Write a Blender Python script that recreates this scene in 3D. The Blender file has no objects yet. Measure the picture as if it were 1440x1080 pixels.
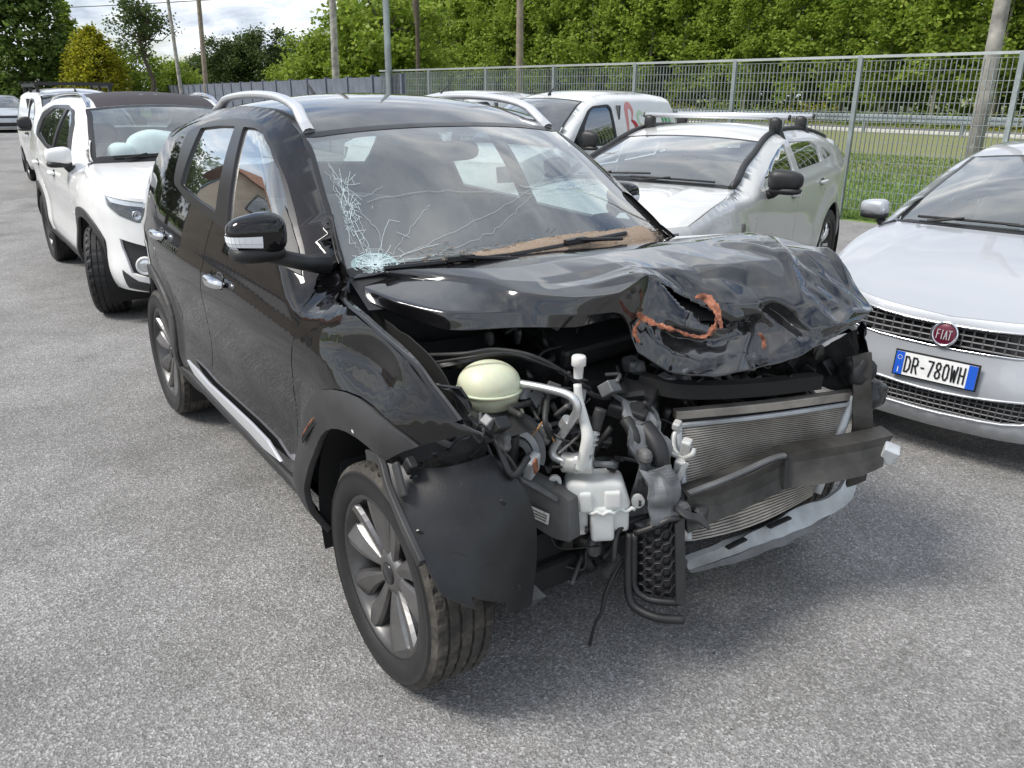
import bpy, bmesh, math, random
from mathutils import Vector, Matrix, noise
from mathutils.geometry import delaunay_2d_cdt
PI = math.pi
rnd = random.Random(7)
scene = bpy.context.scene
COL = scene.collection

# ---------------------------------------------------------------- camera
cam_d = bpy.data.cameras.new('camera')
cam = bpy.data.objects.new('camera', cam_d); COL.objects.link(cam)
cam_d.sensor_fit = 'HORIZONTAL'; cam_d.sensor_width = 36.0; cam_d.lens = 28.098
cam_d.clip_start = .05; cam_d.clip_end = 2000
_yaw, _pit, _rol = 2.5283, -.3475, .0067
_fw = Vector((math.cos(_yaw)*math.cos(_pit), math.sin(_yaw)*math.cos(_pit), math.sin(_pit)))
_r = _fw.cross(Vector((0, 0, 1))).normalized(); _u = _r.cross(_fw)
_R = _r*math.cos(_rol) + _u*math.sin(_rol); _U = _u*math.cos(_rol) - _r*math.sin(_rol)
cam.matrix_world = Matrix(((_R.x, _U.x, -_fw.x, 1.8696), (_R.y, _U.y, -_fw.y, -1.7209), (_R.z, _U.z, -_fw.z, 1.678), (0, 0, 0, 1)))
scene.camera = cam

# ---------------------------------------------------------------- sky, sun, exposure
SUN_EL, SUN_AZ = math.radians(52), math.radians(250)      # azimuth measured from +x towards +y
world = bpy.data.worlds.new('World'); scene.world = world; world.use_nodes = True
nt = world.node_tree; N = nt.nodes; L = nt.links
for n in list(N): N.remove(n)
w_out = N.new('ShaderNodeOutputWorld'); w_bg = N.new('ShaderNodeBackground'); w_bg.inputs['Strength'].default_value = .1
sky = N.new('ShaderNodeTexSky'); sky.sky_type = 'NISHITA'; sky.sun_disc = False
sky.sun_elevation = SUN_EL; sky.sun_rotation = PI/2 - SUN_AZ; sky.air_density = 1.0; sky.dust_density = 1.5; sky.altitude = 30
tc = N.new('ShaderNodeTexCoord'); sep = N.new('ShaderNodeSeparateXYZ'); L.new(tc.outputs['Generated'], sep.inputs[0])
def wmath(op, a, b=None, clamp=False):
    m = N.new('ShaderNodeMath'); m.operation = op; m.use_clamp = clamp
    for i, v in enumerate((a, b)):
        if v is None: continue
        if isinstance(v, (int, float)): m.inputs[i].default_value = v
        else: L.new(v, m.inputs[i])
    return m.outputs[0]
zc = wmath('ADD', wmath('ABSOLUTE', sep.outputs[2]), .12)
cb = N.new('ShaderNodeCombineXYZ')
L.new(wmath('DIVIDE', sep.outputs[0], zc), cb.inputs[0]); L.new(wmath('DIVIDE', sep.outputs[1], zc), cb.inputs[1])
def wnoise(scale, detail, rough, dist, off):
    mp = N.new('ShaderNodeMapping'); L.new(cb.outputs[0], mp.inputs[0]); mp.inputs['Location'].default_value = off; mp.inputs['Scale'].default_value = (1, 1.7, 1)
    t = N.new('ShaderNodeTexNoise'); t.inputs['Scale'].default_value = scale; t.inputs['Detail'].default_value = detail
    t.inputs['Roughness'].default_value = rough; t.inputs['Distortion'].default_value = dist
    L.new(mp.outputs[0], t.inputs['Vector']); return t.outputs['Fac']
n1 = wnoise(.75, 7, .55, .35, (3.1, 1.4, 0)); n2 = wnoise(1.5, 8, .6, .25, (7.7, 2.2, 3))
r1 = N.new('ShaderNodeValToRGB'); r1.color_ramp.elements[0].position = .36; r1.color_ramp.elements[1].position = .52; L.new(n1, r1.inputs[0])
r2 = N.new('ShaderNodeValToRGB'); L.new(n2, r2.inputs[0])
r2.color_ramp.elements[0].position = .34; r2.color_ramp.elements[0].color = (3.3, 3.75, 4.5, 1)
r2.color_ramp.elements[1].position = .66; r2.color_ramp.elements[1].color = (8.6, 8.6, 8.5, 1)
e = r2.color_ramp.elements.new(.5); e.color = (5.3, 5.7, 6.3, 1)
mx = N.new('ShaderNodeMixRGB'); L.new(r1.outputs[0], mx.inputs[0]); L.new(sky.outputs[0], mx.inputs[1]); L.new(r2.outputs[0], mx.inputs[2])
L.new(mx.outputs[0], w_bg.inputs[0]); L.new(w_bg.outputs[0], w_out.inputs[0])
sun_d = bpy.data.lights.new('sun', 'SUN'); sun_d.energy = 2.3; sun_d.angle = math.radians(20); sun_d.color = (1, .96, .9)
sun = bpy.data.objects.new('sun', sun_d); COL.objects.link(sun); sun.location = (0, 0, 30)
_s = Vector((math.cos(SUN_EL)*math.cos(SUN_AZ), math.cos(SUN_EL)*math.sin(SUN_AZ), math.sin(SUN_EL)))
sun.rotation_euler = (-_s).to_track_quat('-Z', 'Y').to_euler()
vs = scene.view_settings; vs.view_transform = 'Standard'; vs.look = 'None'; vs.gamma = 1; vs.exposure = .8; vs.use_curve_mapping = False
scene.cycles.max_bounces = 8; scene.cycles.transparent_max_bounces = 16; scene.cycles.sample_clamp_indirect = 6
scene.cycles.use_denoising = True

# ---------------------------------------------------------------- materials
MATS = {}
class NB:
    """small node builder around one principled material"""
    def __init__(s, name):
        m = bpy.data.materials.new(name); m.use_nodes = True; s.m = m; s.t = m.node_tree
        s.b = s.t.nodes['Principled BSDF']; s.out = s.t.nodes['Material Output']; MATS[name] = m
        s.tc = None
    def n(s, kind, **k):
        nd = s.t.nodes.new('ShaderNode' + kind)
        for a, v in k.items():
            if hasattr(nd, a): setattr(nd, a, v)
            else: s.put(nd.inputs[a.replace('_', ' ')], v)
        return nd
    def put(s, sock, v):
        if hasattr(v, 'is_output') or isinstance(v, bpy.types.NodeSocket): s.t.links.new(v, sock)
        else:
            if isinstance(v, tuple) and len(v) == 3 and sock.type == 'RGBA': v = v + (1,)
            sock.default_value = v
    def co(s):
        if s.tc is None: s.tc = s.t.nodes.new('ShaderNodeTexCoord')
        return s.tc.outputs['Object']
    def noise(s, scale, detail=4, rough=.55, vec=None, dist=0):
        nd = s.n('TexNoise', Scale=scale, Detail=detail, Roughness=rough, Distortion=dist); s.put(nd.inputs['Vector'], vec or s.co()); return nd.outputs['Fac']
    def vor(s, scale, vec=None, out='Color', feature='F1'):
        nd = s.n('TexVoronoi', Scale=scale); nd.feature = feature; s.put(nd.inputs['Vector'], vec or s.co()); return nd.outputs[out]
    def ramp(s, fac, stops, interp='LINEAR'):
        nd = s.n('ValToRGB'); cr = nd.color_ramp; cr.interpolation = interp
        while len(cr.elements) > len(stops): cr.elements.remove(cr.elements[-1])
        while len(cr.elements) < len(stops): cr.elements.new(.5)
        for e_, (p, c) in zip(cr.elements, stops):
            e_.position = p; e_.color = (c, c, c, 1) if isinstance(c, (int, float)) else tuple(c) + (1,)
        s.put(nd.inputs[0], fac); return nd.outputs[0]
    def mix(s, fac, a, b, mode='MIX'):
        nd = s.n('MixRGB'); nd.blend_type = mode; s.put(nd.inputs[0], fac); s.put(nd.inputs[1], a); s.put(nd.inputs[2], b); return nd.outputs[0]
    def math(s, op, a, b=0.0):
        nd = s.n('Math'); nd.operation = op; s.put(nd.inputs[0], a); s.put(nd.inputs[1], b); return nd.outputs[0]
    def bump(s, h, strength=.3, dist=.01):
        nd = s.n('Bump', Strength=strength, Distance=dist); s.put(nd.inputs['Height'], h); s.put(s.b.inputs['Normal'], nd.outputs[0])
    def set(s, **k):
        for a, v in k.items(): s.put(s.b.inputs[a.replace('_', ' ')], v)
        return s
def simple(name, col, rough=.5, metal=0., var=.0, scale=8., bump=0., bscale=60., **k):
    q = NB(name)
    if var:
        f = q.noise(scale, 5); lo = tuple(c*(1-var) for c in col); hi = tuple(min(1, c*(1+var)) for c in col)
        q.set(Base_Color=q.ramp(f, [(.3, lo), (.7, hi)]))
    else: q.set(Base_Color=col)
    q.set(Roughness=rough, Metallic=metal, **k)
    if bump: q.bump(q.noise(bscale, 3), bump, .004)
    return q.m
def paint(name, col, metal=0., rough=.35, dust=.25, dustcol=(.22, .2, .17), peel=0.02):
    q = NB(name); f = q.noise(2.3, 6, .65); f2 = q.noise(90, 3)
    d = q.math('MULTIPLY', q.ramp(f, [(.35, 0), (.75, dust)]), q.ramp(f2, [(.3, .5), (.7, 1)]))
    q.set(Base_Color=q.mix(d, col, dustcol), Metallic=metal, Roughness=q.math('ADD', rough, q.math('MULTIPLY', d, .6)))
    q.set(Specular_IOR_Level=.0 if max(col) < .05 else .4); q.set(Coat_Weight=1.0, Coat_Roughness=q.math('ADD', .02, q.math('MULTIPLY', d, .22)))
    if peel: q.bump(q.noise(3.2, 2), peel, .02)
    return q.m
def glass(name, tint=(.8, .86, .85), base=.07, gain=1.5, dust=.02):
    q = NB(name); t = q.t; t.nodes.remove(q.b)
    gm = q.n('NewGeometry'); fr = q.n('Fresnel', IOR=1.5); q.put(fr.inputs[0], q.math('SUBTRACT', 1.5, q.math('MULTIPLY', gm.outputs['Backfacing'], .8333)))   # thin pane: same from both faces
    tr = q.n('BsdfTransparent', Color=tint); gl = q.n('BsdfGlossy', Roughness=.015, Color=(1, 1, 1))
    df = q.n('BsdfDiffuse', Color=(.46, .50, .50))
    a = q.n('MixShader'); q.put(a.inputs[0], q.math('MINIMUM', q.math('ADD', q.math('MULTIPLY', fr.outputs[0], gain), base), 1.)); t.links.new(tr.outputs[0], a.inputs[1]); t.links.new(gl.outputs[0], a.inputs[2])
    b = q.n('MixShader'); q.put(b.inputs[0], q.math('MULTIPLY', q.ramp(q.noise(3, 6, .6), [(.3, .3), (.8, 1.)]), dust)); t.links.new(a.outputs[0], b.inputs[1]); t.links.new(df.outputs[0], b.inputs[2])
    t.links.new(b.outputs[0], q.out.inputs['Surface']); return q.m
def leafmat(name, c0, c1, c2):
    q = NB(name); oi = q.n('ObjectInfo'); g = q.n('NewGeometry')
    f = q.ramp(g.outputs['Random Per Island'], [(0, c0), (.5, c1), (1, c2)])
    f = q.mix(q.math('MULTIPLY', oi.outputs['Random'], .35), f, tuple(c*.72 for c in c1))
    q.set(Base_Color=f, Roughness=.55, Specular_IOR_Level=.3)
    tl = q.n('BsdfTranslucent'); q.put(tl.inputs[0], q.mix(.0, f, f)); ms = q.n('MixShader'); q.put(ms.inputs[0], .48)
    q.t.links.new(q.b.outputs[0], ms.inputs[1]); q.t.links.new(tl.outputs[0], ms.inputs[2]); q.t.links.new(ms.outputs[0], q.out.inputs['Surface']); return q.m

paint('black_paint', (.0045, .0045, .0055), 0, .25, .07, (.10, .085, .07), 0.)
paint('black_dusty', (.006, .006, .007), 0, .12, .07, (.20, .20, .20), 0.); MATS['black_dusty'].node_tree.nodes['Principled BSDF'].inputs['Specular IOR Level'].default_value = .5; MATS['black_dusty'].node_tree.nodes['Principled BSDF'].inputs['Coat IOR'].default_value = 1.55
paint('white_paint', (.80, .80, .79), 0, .35, .12, (.5, .47, .42))
paint('van_white', (.72, .73, .72), 0, .4, .3, (.5, .48, .44))
paint('silver_paint', (.45, .47, .50), .42, .36, .06, (.45, .43, .4))
paint('silver_green', (.64, .64, .62), .25, .38, .12, (.45, .43, .4))
paint('far_silver', (.5, .53, .56), .3, .4, .2)
simple('black_plastic', (.016, .016, .017), .48, 0, .3, 12, .08, 300)
simple('grey_cladding', (.03, .03, .031), .55, 0, .35, 7, .1, 300)
simple('satin_black', (.012, .012, .013), .3)
simple('rubber_seal', (.01, .01, .01), .7)
simple('chrome', (.75, .76, .78), .12, 1)
simple('silver_trim', (.72, .73, .75), .3, .6)
simple('alloy_grey', (.25, .244, .24), .36, .95, .12, 15)
simple('alloy_dark', (.11, .108, .106), .35, .8, .15, 15)
simple('alloy_bright', (.66, .66, .66), .24, .9, .1, 15)
simple('dark_metal', (.05, .05, .05), .5, .7, .4, 10)
simple('cabin_dark', (.03, .031, .033), .75, 0, .2, 6)
simple('cabin_grey', (.085, .085, .088), .85, 0, .2, 6)
simple('headliner', (.42, .42, .41), .9)
simple('underbody', (.012, .012, .012), .8)
simple('lamp_dark', (.02, .02, .022), .2)
simple('lamp_white', (.8, .82, .85), .15)
simple('airbag_cloth', (.88, .90, .91), .8, 0, .12, 9, .2, 30)
glass('wind_glass', (.82, .92, .91), .11, 1.9, .10)
glass('side_glass', (.42, .48, .48), .15, 2.2, .03)
glass('clear_side_glass', (.78, .86, .85), .15, 2.2, .03)
glass('dark_glass', (.12, .14, .14), .16, 2.2, .03)
glass('lamp_glass', (.85, .88, .9), .05, 1.5, .02)

# ---------------------------------------------------------------- object helpers
def tag(o, label=None, cat=None, group=None, kind=None):
    for k, v in (('label', label), ('category', cat), ('group', group), ('kind', kind)):
        if v: o[k] = v
    return o
def empty(name, loc=(0, 0, 0), rz=0., parent=None):
    o = bpy.data.objects.new(name, None); COL.objects.link(o); o.location = loc; o.rotation_euler = (0, 0, rz); o.empty_display_size = .2
    if parent: o.parent = parent
    return o
def mesh(name, V, F, mat=None, smooth=False):
    me = bpy.data.meshes.new(name); me.from_pydata([tuple(v) for v in V], [], [tuple(f) for f in F])
    if mat: me.materials.append(MATS[mat] if isinstance(mat, str) else mat)
    if smooth: me.polygons.foreach_set('use_smooth', [True]*len(me.polygons))
    me.update(); return me
def link(name, me, parent=None, loc=None):
    o = bpy.data.objects.new(name, me); COL.objects.link(o)
    if parent: o.parent = parent
    if loc: o.location = loc
    return o
def obj(name, V, F, mat, parent=None, smooth=False, solid=0, bev=0, sub=0, auto=None):
    o = link(name, mesh(name, V, F, mat, smooth), parent)
    if solid: m = o.modifiers.new('s', 'SOLIDIFY'); m.thickness = solid; m.offset = -1; m.use_even_offset = False
    if solid and smooth: m = o.modifiers.new('e', 'EDGE_SPLIT'); m.split_angle = .75
    if bev: m = o.modifiers.new('b', 'BEVEL'); m.width = bev; m.segments = 2; m.limit_method = 'ANGLE'; m.angle_limit = .6
    if sub: m = o.modifiers.new('u', 'SUBSURF'); m.levels = sub; m.render_levels = sub
    return o
class MB:
    """collects simple shapes into one mesh"""
    def __init__(s): s.V = []; s.F = []
    def add(s, V, F):
        k = len(s.V); s.V += [tuple(v) for v in V]; s.F += [tuple(i+k for i in f) for f in F]; return s
    def box(s, c, d, rot=None):
        V = []
        for sx in (-.5, .5):
            for sy in (-.5, .5):
                for sz in (-.5, .5):
                    v = Vector((sx*d[0], sy*d[1], sz*d[2]))
                    if rot is not None: v = rot @ v
                    V.append(v + Vector(c))
        return s.add(V, [(0, 1, 3, 2), (4, 6, 7, 5), (0, 4, 5, 1), (2, 3, 7, 6), (0, 2, 6, 4), (1, 5, 7, 3)])
    def beam(s, a, b, w, h, up=(0, 0, 1)):
        a = Vector(a); b = Vector(b); d = (b-a); l = d.length; d.normalize(); sd = d.cross(Vector(up))
        if sd.length < 1e-4: sd = d.cross(Vector((1, 0, 0)))
        sd.normalize(); u = sd.cross(d); M = Matrix((d, sd, u)).transposed()
        return s.box((a+b)/2, (l, w, h), M)
    def tube(s, pts, r, n=8, cap=True):
        V, F = tube_vf(pts, r, n, cap); return s.add(V, F)
    def lathe(s, prof, n=24, M=None, close=False):
        V = []; F = []; m = len(prof)
        for i in range(n):
            a = 2*PI*i/n
            for (rr, h) in prof:
                v = Vector((rr*math.cos(a), rr*math.sin(a), h)); V.append(M @ v if M else v)
        for i in range(n):
            j = (i+1) % n
            for k in range(m-1): F.append((i*m+k, j*m+k, j*m+k+1, i*m+k+1))
        return s.add(V, F)
    def obj(s, name, mat, parent=None, **k): return obj(name, s.V, s.F, mat, parent, **k)
def cat_rom(pts, sub=6, closed=False):
    P = [Vector(p) for p in pts]; n = len(P); out = []
    for i in range(n if closed else n-1):
        p0 = P[(i-1) % n] if closed or i > 0 else P[0]*2-P[1]; p1 = P[i]; p2 = P[(i+1) % n]; p3 = P[(i+2) % n] if closed or i+2 < n else P[-1]*2-P[-2]
        for k in range(sub):
            t = k/sub; out.append(.5*((2*p1) + (p2-p0)*t + (2*p0-5*p1+4*p2-p3)*t*t + (3*p1-p0-3*p2+p3)*t**3))
    if not closed: out.append(P[-1])
    return out
def tube_vf(pts, r, n=8, cap=True):
    P = [Vector(p) for p in pts]; V = []; F = []; m = len(P)
    R = r if isinstance(r, (list, tuple)) else [r]*m
    t0 = (P[1]-P[0]).normalized(); ref = Vector((0, 0, 1)) if abs(t0.z) < .9 else Vector((1, 0, 0)); u = t0.cross(ref).normalized()
    for i in range(m):
        t = (P[min(i+1, m-1)] - P[max(i-1, 0)])
        t = t.normalized() if t.length > 1e-9 else t0
        u = (u - t*u.dot(t)); u = u.normalized() if u.length > 1e-6 else t.orthogonal().normalized(); w = t.cross(u)
        for k in range(n):
            a = 2*PI*k/n; V.append(P[i] + (u*math.cos(a) + w*math.sin(a))*R[i])
    for i in range(m-1):
        for k in range(n): F.append((i*n+k, i*n+(k+1) % n, (i+1)*n+(k+1) % n, (i+1)*n+k))
    if cap: F.append(tuple(range(n))[::-1]); F.append(tuple(range((m-1)*n, m*n)))
    return V, F
def tube(name, pts, r, mat, parent=None, n=8, sub=6):
    if sub: pts = cat_rom(pts, sub)
    if isinstance(r, (list, tuple)):
        k = (len(r)-1)/(len(pts)-1); r = [r[min(int(i*k), len(r)-2)]*(1-(i*k-min(int(i*k), len(r)-2))) + r[min(int(i*k), len(r)-2)+1]*(i*k-min(int(i*k), len(r)-2)) for i in range(len(pts))]
    V, F = tube_vf(pts, r, n); return obj(name, V, F, mat, parent, smooth=True)
def superbox(d, n=4., seg=16, fn=None):
    """rounded box (superellipsoid) of half sizes d"""
    V = []; F = []; m = seg*2
    sp = lambda c, p: math.copysign(abs(c)**p, c)
    for i in range(seg+1):
        ph = -PI/2 + PI*i/seg
        for j in range(m):
            th = 2*PI*j/m
            v = Vector((d[0]*sp(math.cos(ph), 2/n)*sp(math.cos(th), 2/n), d[1]*sp(math.cos(ph), 2/n)*sp(math.sin(th), 2/n), d[2]*sp(math.sin(ph), 2/n)))
            V.append(fn(v) if fn else v)
    for i in range(seg):
        for j in range(m): F.append((i*m+j, i*m+(j+1) % m, (i+1)*m+(j+1) % m, (i+1)*m+j))
    return V, F
#<<PURE
import math
def smoothstep(a, b, x):
    t = max(0, min(1, (x-a)/(b-a))); return t*t*(3-2*t)
def pchip(keys):
    X = [k[0] for k in keys]; Y = [k[1] for k in keys]; n = len(X)
    if X[0] > X[-1]: X = X[::-1]; Y = Y[::-1]
    h = [X[i+1]-X[i] for i in range(n-1)]; d = [(Y[i+1]-Y[i])/h[i] for i in range(n-1)]; m = [0.]*n
    if n > 1: m[0] = d[0]; m[-1] = d[-1]
    for i in range(1, n-1):
        if d[i-1]*d[i] > 0:
            w1 = 2*h[i]+h[i-1]; w2 = h[i]+2*h[i-1]; m[i] = (w1+w2)/(w1/d[i-1]+w2/d[i])
    def f(x):
        if x <= X[0]: return Y[0]
        if x >= X[-1]: return Y[-1]
        i = 0
        while x > X[i+1]: i += 1
        t = (x-X[i])/h[i]; t2 = t*t; t3 = t2*t
        return Y[i]*(2*t3-3*t2+1) + h[i]*m[i]*(t3-2*t2+t) + Y[i+1]*(3*t2-2*t3) + h[i]*m[i+1]*(t3-t2)
    return f
#PURE>>

# ================================================================ SETTING
# asphalt
q = NB('asphalt'); c = q.co()
stone = q.vor(150, out='Color'); st = q.n('SeparateColor'); q.put(st.inputs[0], stone)
stone2 = q.vor(330, out='Color'); st2 = q.n('SeparateColor'); q.put(st2.inputs[0], stone2)
v = q.ramp(st.outputs[0], [(0, (.10, .097, .092)), (.35, (.17, .166, .16)), (.62, (.255, .25, .243)), (.86, (.36, .355, .347)), (1, (.56, .555, .545))])
v2 = q.ramp(st2.outputs[1], [(0, (.09, .088, .085)), (.6, (.23, .226, .22)), (1, (.46, .455, .445))])
v = q.mix(.4, v, v2); v = q.mix(.08, v, (.262, .257, .248))
big = q.noise(.55, 6, .6); mid = q.noise(3.1, 5, .6)
v = q.mix(1., v, q.ramp(big, [(.3, (.76, .76, .76)), (.5, (.97, .97, .97)), (.72, (1.14, 1.14, 1.16))]), 'MULTIPLY')
v = q.mix(1., v, q.ramp(mid, [(.3, (.82, .82, .82)), (.6, (1.05, 1.05, 1.06))]), 'MULTIPLY')
oil = q.ramp(q.noise(.9, 3, .5, dist=.6), [(.60, 0), (.74, .42)])
v = q.mix(oil, v, (.075, .072, .068))
q.set(Base_Color=v, Roughness=.88, Specular_IOR_Level=.35)
h = q.math('ADD', q.vor(150, out='Distance'), q.math('MULTIPLY', q.noise(40, 3), .6)); q.bump(h, .55, .006)
# grass ground, dry towards the road
q = NB('grass_ground'); g = q.n('NewGeometry'); sp = q.n('SeparateXYZ'); q.put(sp.inputs[0], g.outputs['Position'])
f = q.noise(1.3, 6, .65, vec=g.outputs['Position']); f2 = q.noise(14, 4, .6, vec=g.outputs['Position'])
green = q.ramp(f2, [(.3, (.08, .14, .03)), (.55, (.15, .23, .05)), (.8, (.23, .29, .09))])
dry = q.ramp(f2, [(.3, (.12, .12, .05)), (.55, (.20, .19, .09)), (.8, (.29, .26, .14))])
dd = q.ramp(q.math('ADD', sp.outputs[1], q.math('MULTIPLY', q.math('SUBTRACT', f, .5), 12.)), [(0, 0), (1, 1)])
mr = q.n('MapRange'); q.put(mr.inputs['Value'], q.math('ADD', sp.outputs[1], q.math('MULTIPLY', q.math('SUBTRACT', f, .5), 9.)))
mr.inputs['From Min'].default_value = 14.; mr.inputs['From Max'].default_value = 17.5
q.set(Base_Color=q.mix(q.math('MULTIPLY', mr.outputs[0], .78), green, dry), Roughness=.95); q.bump(f2, .8, .05)
leafmat('grass_blade', (.09, .16, .03), (.16, .26, .055), (.26, .33, .10))
simple('forest_floor', (.05, .06, .025), .95, 0, .4, 3)
simple('road_asphalt', (.14, .14, .145), .9, 0, .2, 5)
simple('kerb_concrete', (.55, .54, .5), .9, 0, .2, 6)
simple('galvanised', (.30, .335, .335), .42, .55, .25, 3)
simple('galvanised_rail', (.50, .53, .52), .36, .6, .15, 3)
simple('guard_steel', (.36, .40, .44), .4, .6, .2, 2)
simple('panel_concrete', (.115, .135, .165), .85, 0, .25, 2.5, .3, 40)
simple('pole_concrete', (.30, .285, .255), .92, 0, .45, 5, .8, 25)
simple('pole_wood', (.22, .18, .14), .9, 0, .3, 6, .4, 30)
simple('bark', (.085, .07, .05), .95, 0, .4, 9, .5, 20)
simple('bark_pale', (.22, .21, .16), .9, 0, .35, 9, .4, 20)
leafmat('leaf_poplar', (.13, .20, .025), (.235, .335, .038), (.37, .45, .08))
leafmat('leaf_yellow', (.15, .18, .014), (.32, .32, .02), (.50, .46, .04))
leafmat('leaf_conifer', (.06, .105, .018), (.11, .18, .032), (.19, .27, .06))
leafmat('leaf_dark', (.045, .075, .022), (.08, .125, .035), (.14, .18, .06))

def sheet(name, P, z, mat, kind='structure'):
    o = obj(name, [(x, y, z) for x, y in P], [tuple(range(len(P)))], mat); tag(o, kind=kind); return o
GB = (Vector((10.9, 11.5)), Vector((-3.1, 9.25)), Vector((-16.0, 7.7)), Vector((-110., 17.2)))     # foot of the fences
sheet('ground', [(-900, -900), (900, -900), (900, 900), (-900, 900)], -.012, 'grass_ground')
sheet('asphalt_lot', [(40, -60), (40, 15.3), (10.9, 11.4), (-3.1, 9.15), (-16, 7.6), (-60, 11.9), (-62, -60)], 0., 'asphalt')
sheet('road', [(-140, 46), (40, 37.2), (40, 41.5), (-140, 50.5)], -.006, 'road_asphalt')
sheet('woodland_floor', [(-160, 53), (60, 45.5), (90, 140), (-200, 140)], -.008, 'forest_floor')
k_a, k_b = Vector((-140, 42.9, 0)), Vector((40, 35.6, 0))
for i in range(60):
    a = k_a.lerp(k_b, i/60); b = k_a.lerp(k_b, (i+1)/60); d = (b-a).normalized()*.01
    o = MB().beam(a+d+Vector((0, 0, .06)), b-d+Vector((0, 0, .06)), .32, .16).obj('kerb', 'kerb_concrete', None, bev=.015); tag(o, kind='structure')

# grass blades beyond the fence, many tiny tufts as one mass
def grass_mass():
    V = []; F = []; r = random.Random(3)
    n = 0
    while n < 40000:
        x = r.uniform(-16, 2); t = r.random(); base = 9.35 + (x+3.1)*.12
        y = base + (t**1.6)*14 + .05
        hgt = r.uniform(.03, .11)*(1.0 if y < 15 else .7); a = r.uniform(0, 2*PI); w = r.uniform(.005, .012)*(1+(y-9)*.12)
        lx, ly = r.gauss(0, .05), r.gauss(0, .05); k = len(V)
        V += [(x-w*math.cos(a), y-w*math.sin(a), -.012), (x+w*math.cos(a), y+w*math.sin(a), -.012), (x+lx, y+ly, hgt)]; F.append((k, k+1, k+2)); n += 1
    tag(obj('grass', V, F, 'grass_blade'), 'green grass growing behind the galvanised mesh fence', 'grass', kind='stuff')
grass_mass()

# ---------------------------------------------------------------- mesh fence
def mesh_fence():
    root = empty('mesh_fence', (GB[1].x, GB[1].y, 0)); tag(root, 'tall galvanised steel grating fence with bright top rail behind parked cars', 'fence')
    o0 = Vector((GB[1].x, GB[1].y, 0)); d = Vector((GB[2].x-GB[1].x, GB[2].y-GB[1].y, 0)).normalized(); nrm = Vector((-d.y, d.x, 0))
    ang = math.atan2(d.y, d.x)
    V = MB()
    bw = 1.94
    for k in range(31):                                   # flat upright bars
        V.box((.03 + bw*k/30, 0, 1.14), (.007, .022, 1.98))
    for z in [.16 + .132*j for j in range(16)]: V.box((1.0, 0, z), (bw, .007, .007))
    grille = mesh('grille_panel', V.V, V.F, 'galvanised')
    post = mesh('post', *_bx((.06, .06, 2.2), (0, 0, 1.1)), 'galvanised')
    rail = mesh('top_rail', *_bx((1.995, .05, .035), (1.0, 0, 2.195)), 'galvanised_rail')
    for i in range(-7, 7):
        p = d*(2.0*i)
        for nm, me in (('grille_panel', grille), ('post', post), ('top_rail', rail)):
            o = link(nm, me, root); o.location = p if nm != 'post' else p - d*.0; o.rotation_euler = (0, 0, ang)
            if nm == 'grille_panel': o['kind'] = 'stuff'
    return root
def _bx(d, c):
    m = MB().box(c, d); return m.V, m.F
mesh_fence()
# ---------------------------------------------------------------- precast concrete fence
def slab_fence():
    root = empty('concrete_fence', (GB[2].x, GB[2].y, 0)); tag(root, 'dark grey fence of stacked precast concrete slabs between posts', 'fence')
    d = Vector((GB[3].x-GB[2].x, GB[3].y-GB[2].y, 0)).normalized(); ang = math.atan2(d.y, d.x)
    sm = MB().box((1.0, 0, .26), (1.9, .05, .512)); slab = mesh('slab', sm.V, sm.F, 'panel_concrete')
    pm = MB().box((0, 0, 1.06), (.12, .13, 2.12)); post = mesh('post', pm.V, pm.F, 'panel_concrete')
    for i in range(24):
        b = link('post', post, root); b.location = d*(2.0*i+.05); b.rotation_euler = (0, 0, ang)
        for j in range(4):
            s = link('slab', slab, root); s.location = d*(2.0*i+.05) + Vector((0, 0, .52*j)) + Vector((-d.y, d.x, 0))*rnd.uniform(-.008, .008); s.rotation_euler = (0, 0, ang)
slab_fence()
# ---------------------------------------------------------------- guard rail
def guard_rail():
    a, b = Vector((-90, 39.5, 0)), Vector((30, 34.9, 0)); d = (b-a).normalized(); nrm = Vector((d.y, -d.x, 0))
    root = empty('guard_rail', a); tag(root, 'long corrugated steel guard rail along the road behind the fence', 'guard rail')
    prof = [(.0, .42), (.07, .45), (.07, .52), (.0, .56), (.0, .60), (.07, .64), (.07, .72), (.0, .75)]
    n = 24; Ln = (b-a).length
    for i in range(n):
        V = []; F = []
        for t in (i/n, (i+1)/n - .0004):
            for o_, z in prof: V.append(d*(Ln*t) + nrm*(o_+.06) + Vector((0, 0, z+.12)))
        m = len(prof); F = [(k, k+1, m+k+1, m+k) for k in range(m-1)]
        obj('rail_panel', V, F, 'guard_steel', root, solid=.008)
        V = MB().box(d*(Ln*(i+.5)/n) + Vector((0, 0, .44)), (.14, .12, .88)); V.obj('post', 'guard_steel', root)
guard_rail()
# ---------------------------------------------------------------- poles and wires
def pole(name, label, loc, h, r0, r1, mat, lean=(0, 0), extra=None):
    o = empty(name, loc); tag(o, label, 'pole')
    top = Vector((lean[0], lean[1], h)); V, F = tube_vf([top*(k/6) for k in range(7)], [r0+(r1-r0)*k/6 for k in range(7)], 14)
    obj('shaft', V, F, mat, o, smooth=True)
    if extra: extra(o, top)
    return o
def crossarm(o, top):
    MB().beam(top+Vector((-.1, -.8, -.5)), top+Vector((-.1, .8, -.5)), .09, .1).obj('crossarm', 'pole_wood', o)
    for y in (-.7, 0, .7): MB().lathe([(0, -.1), (.05, -.1), (.06, 0), (.03, .05), (.05, .09), (0, .12)], 10, Matrix.Translation(top+Vector((-.1, y, -.34)))).obj('insulator', 'lamp_white', o)
def cap(o, top): MB().lathe([(0, .06), (.05, .05), (.09, 0), (.09, -.04)], 12, Matrix.Translation(top)).obj('cap', 'galvanised', o)
POLE = {}
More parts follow.
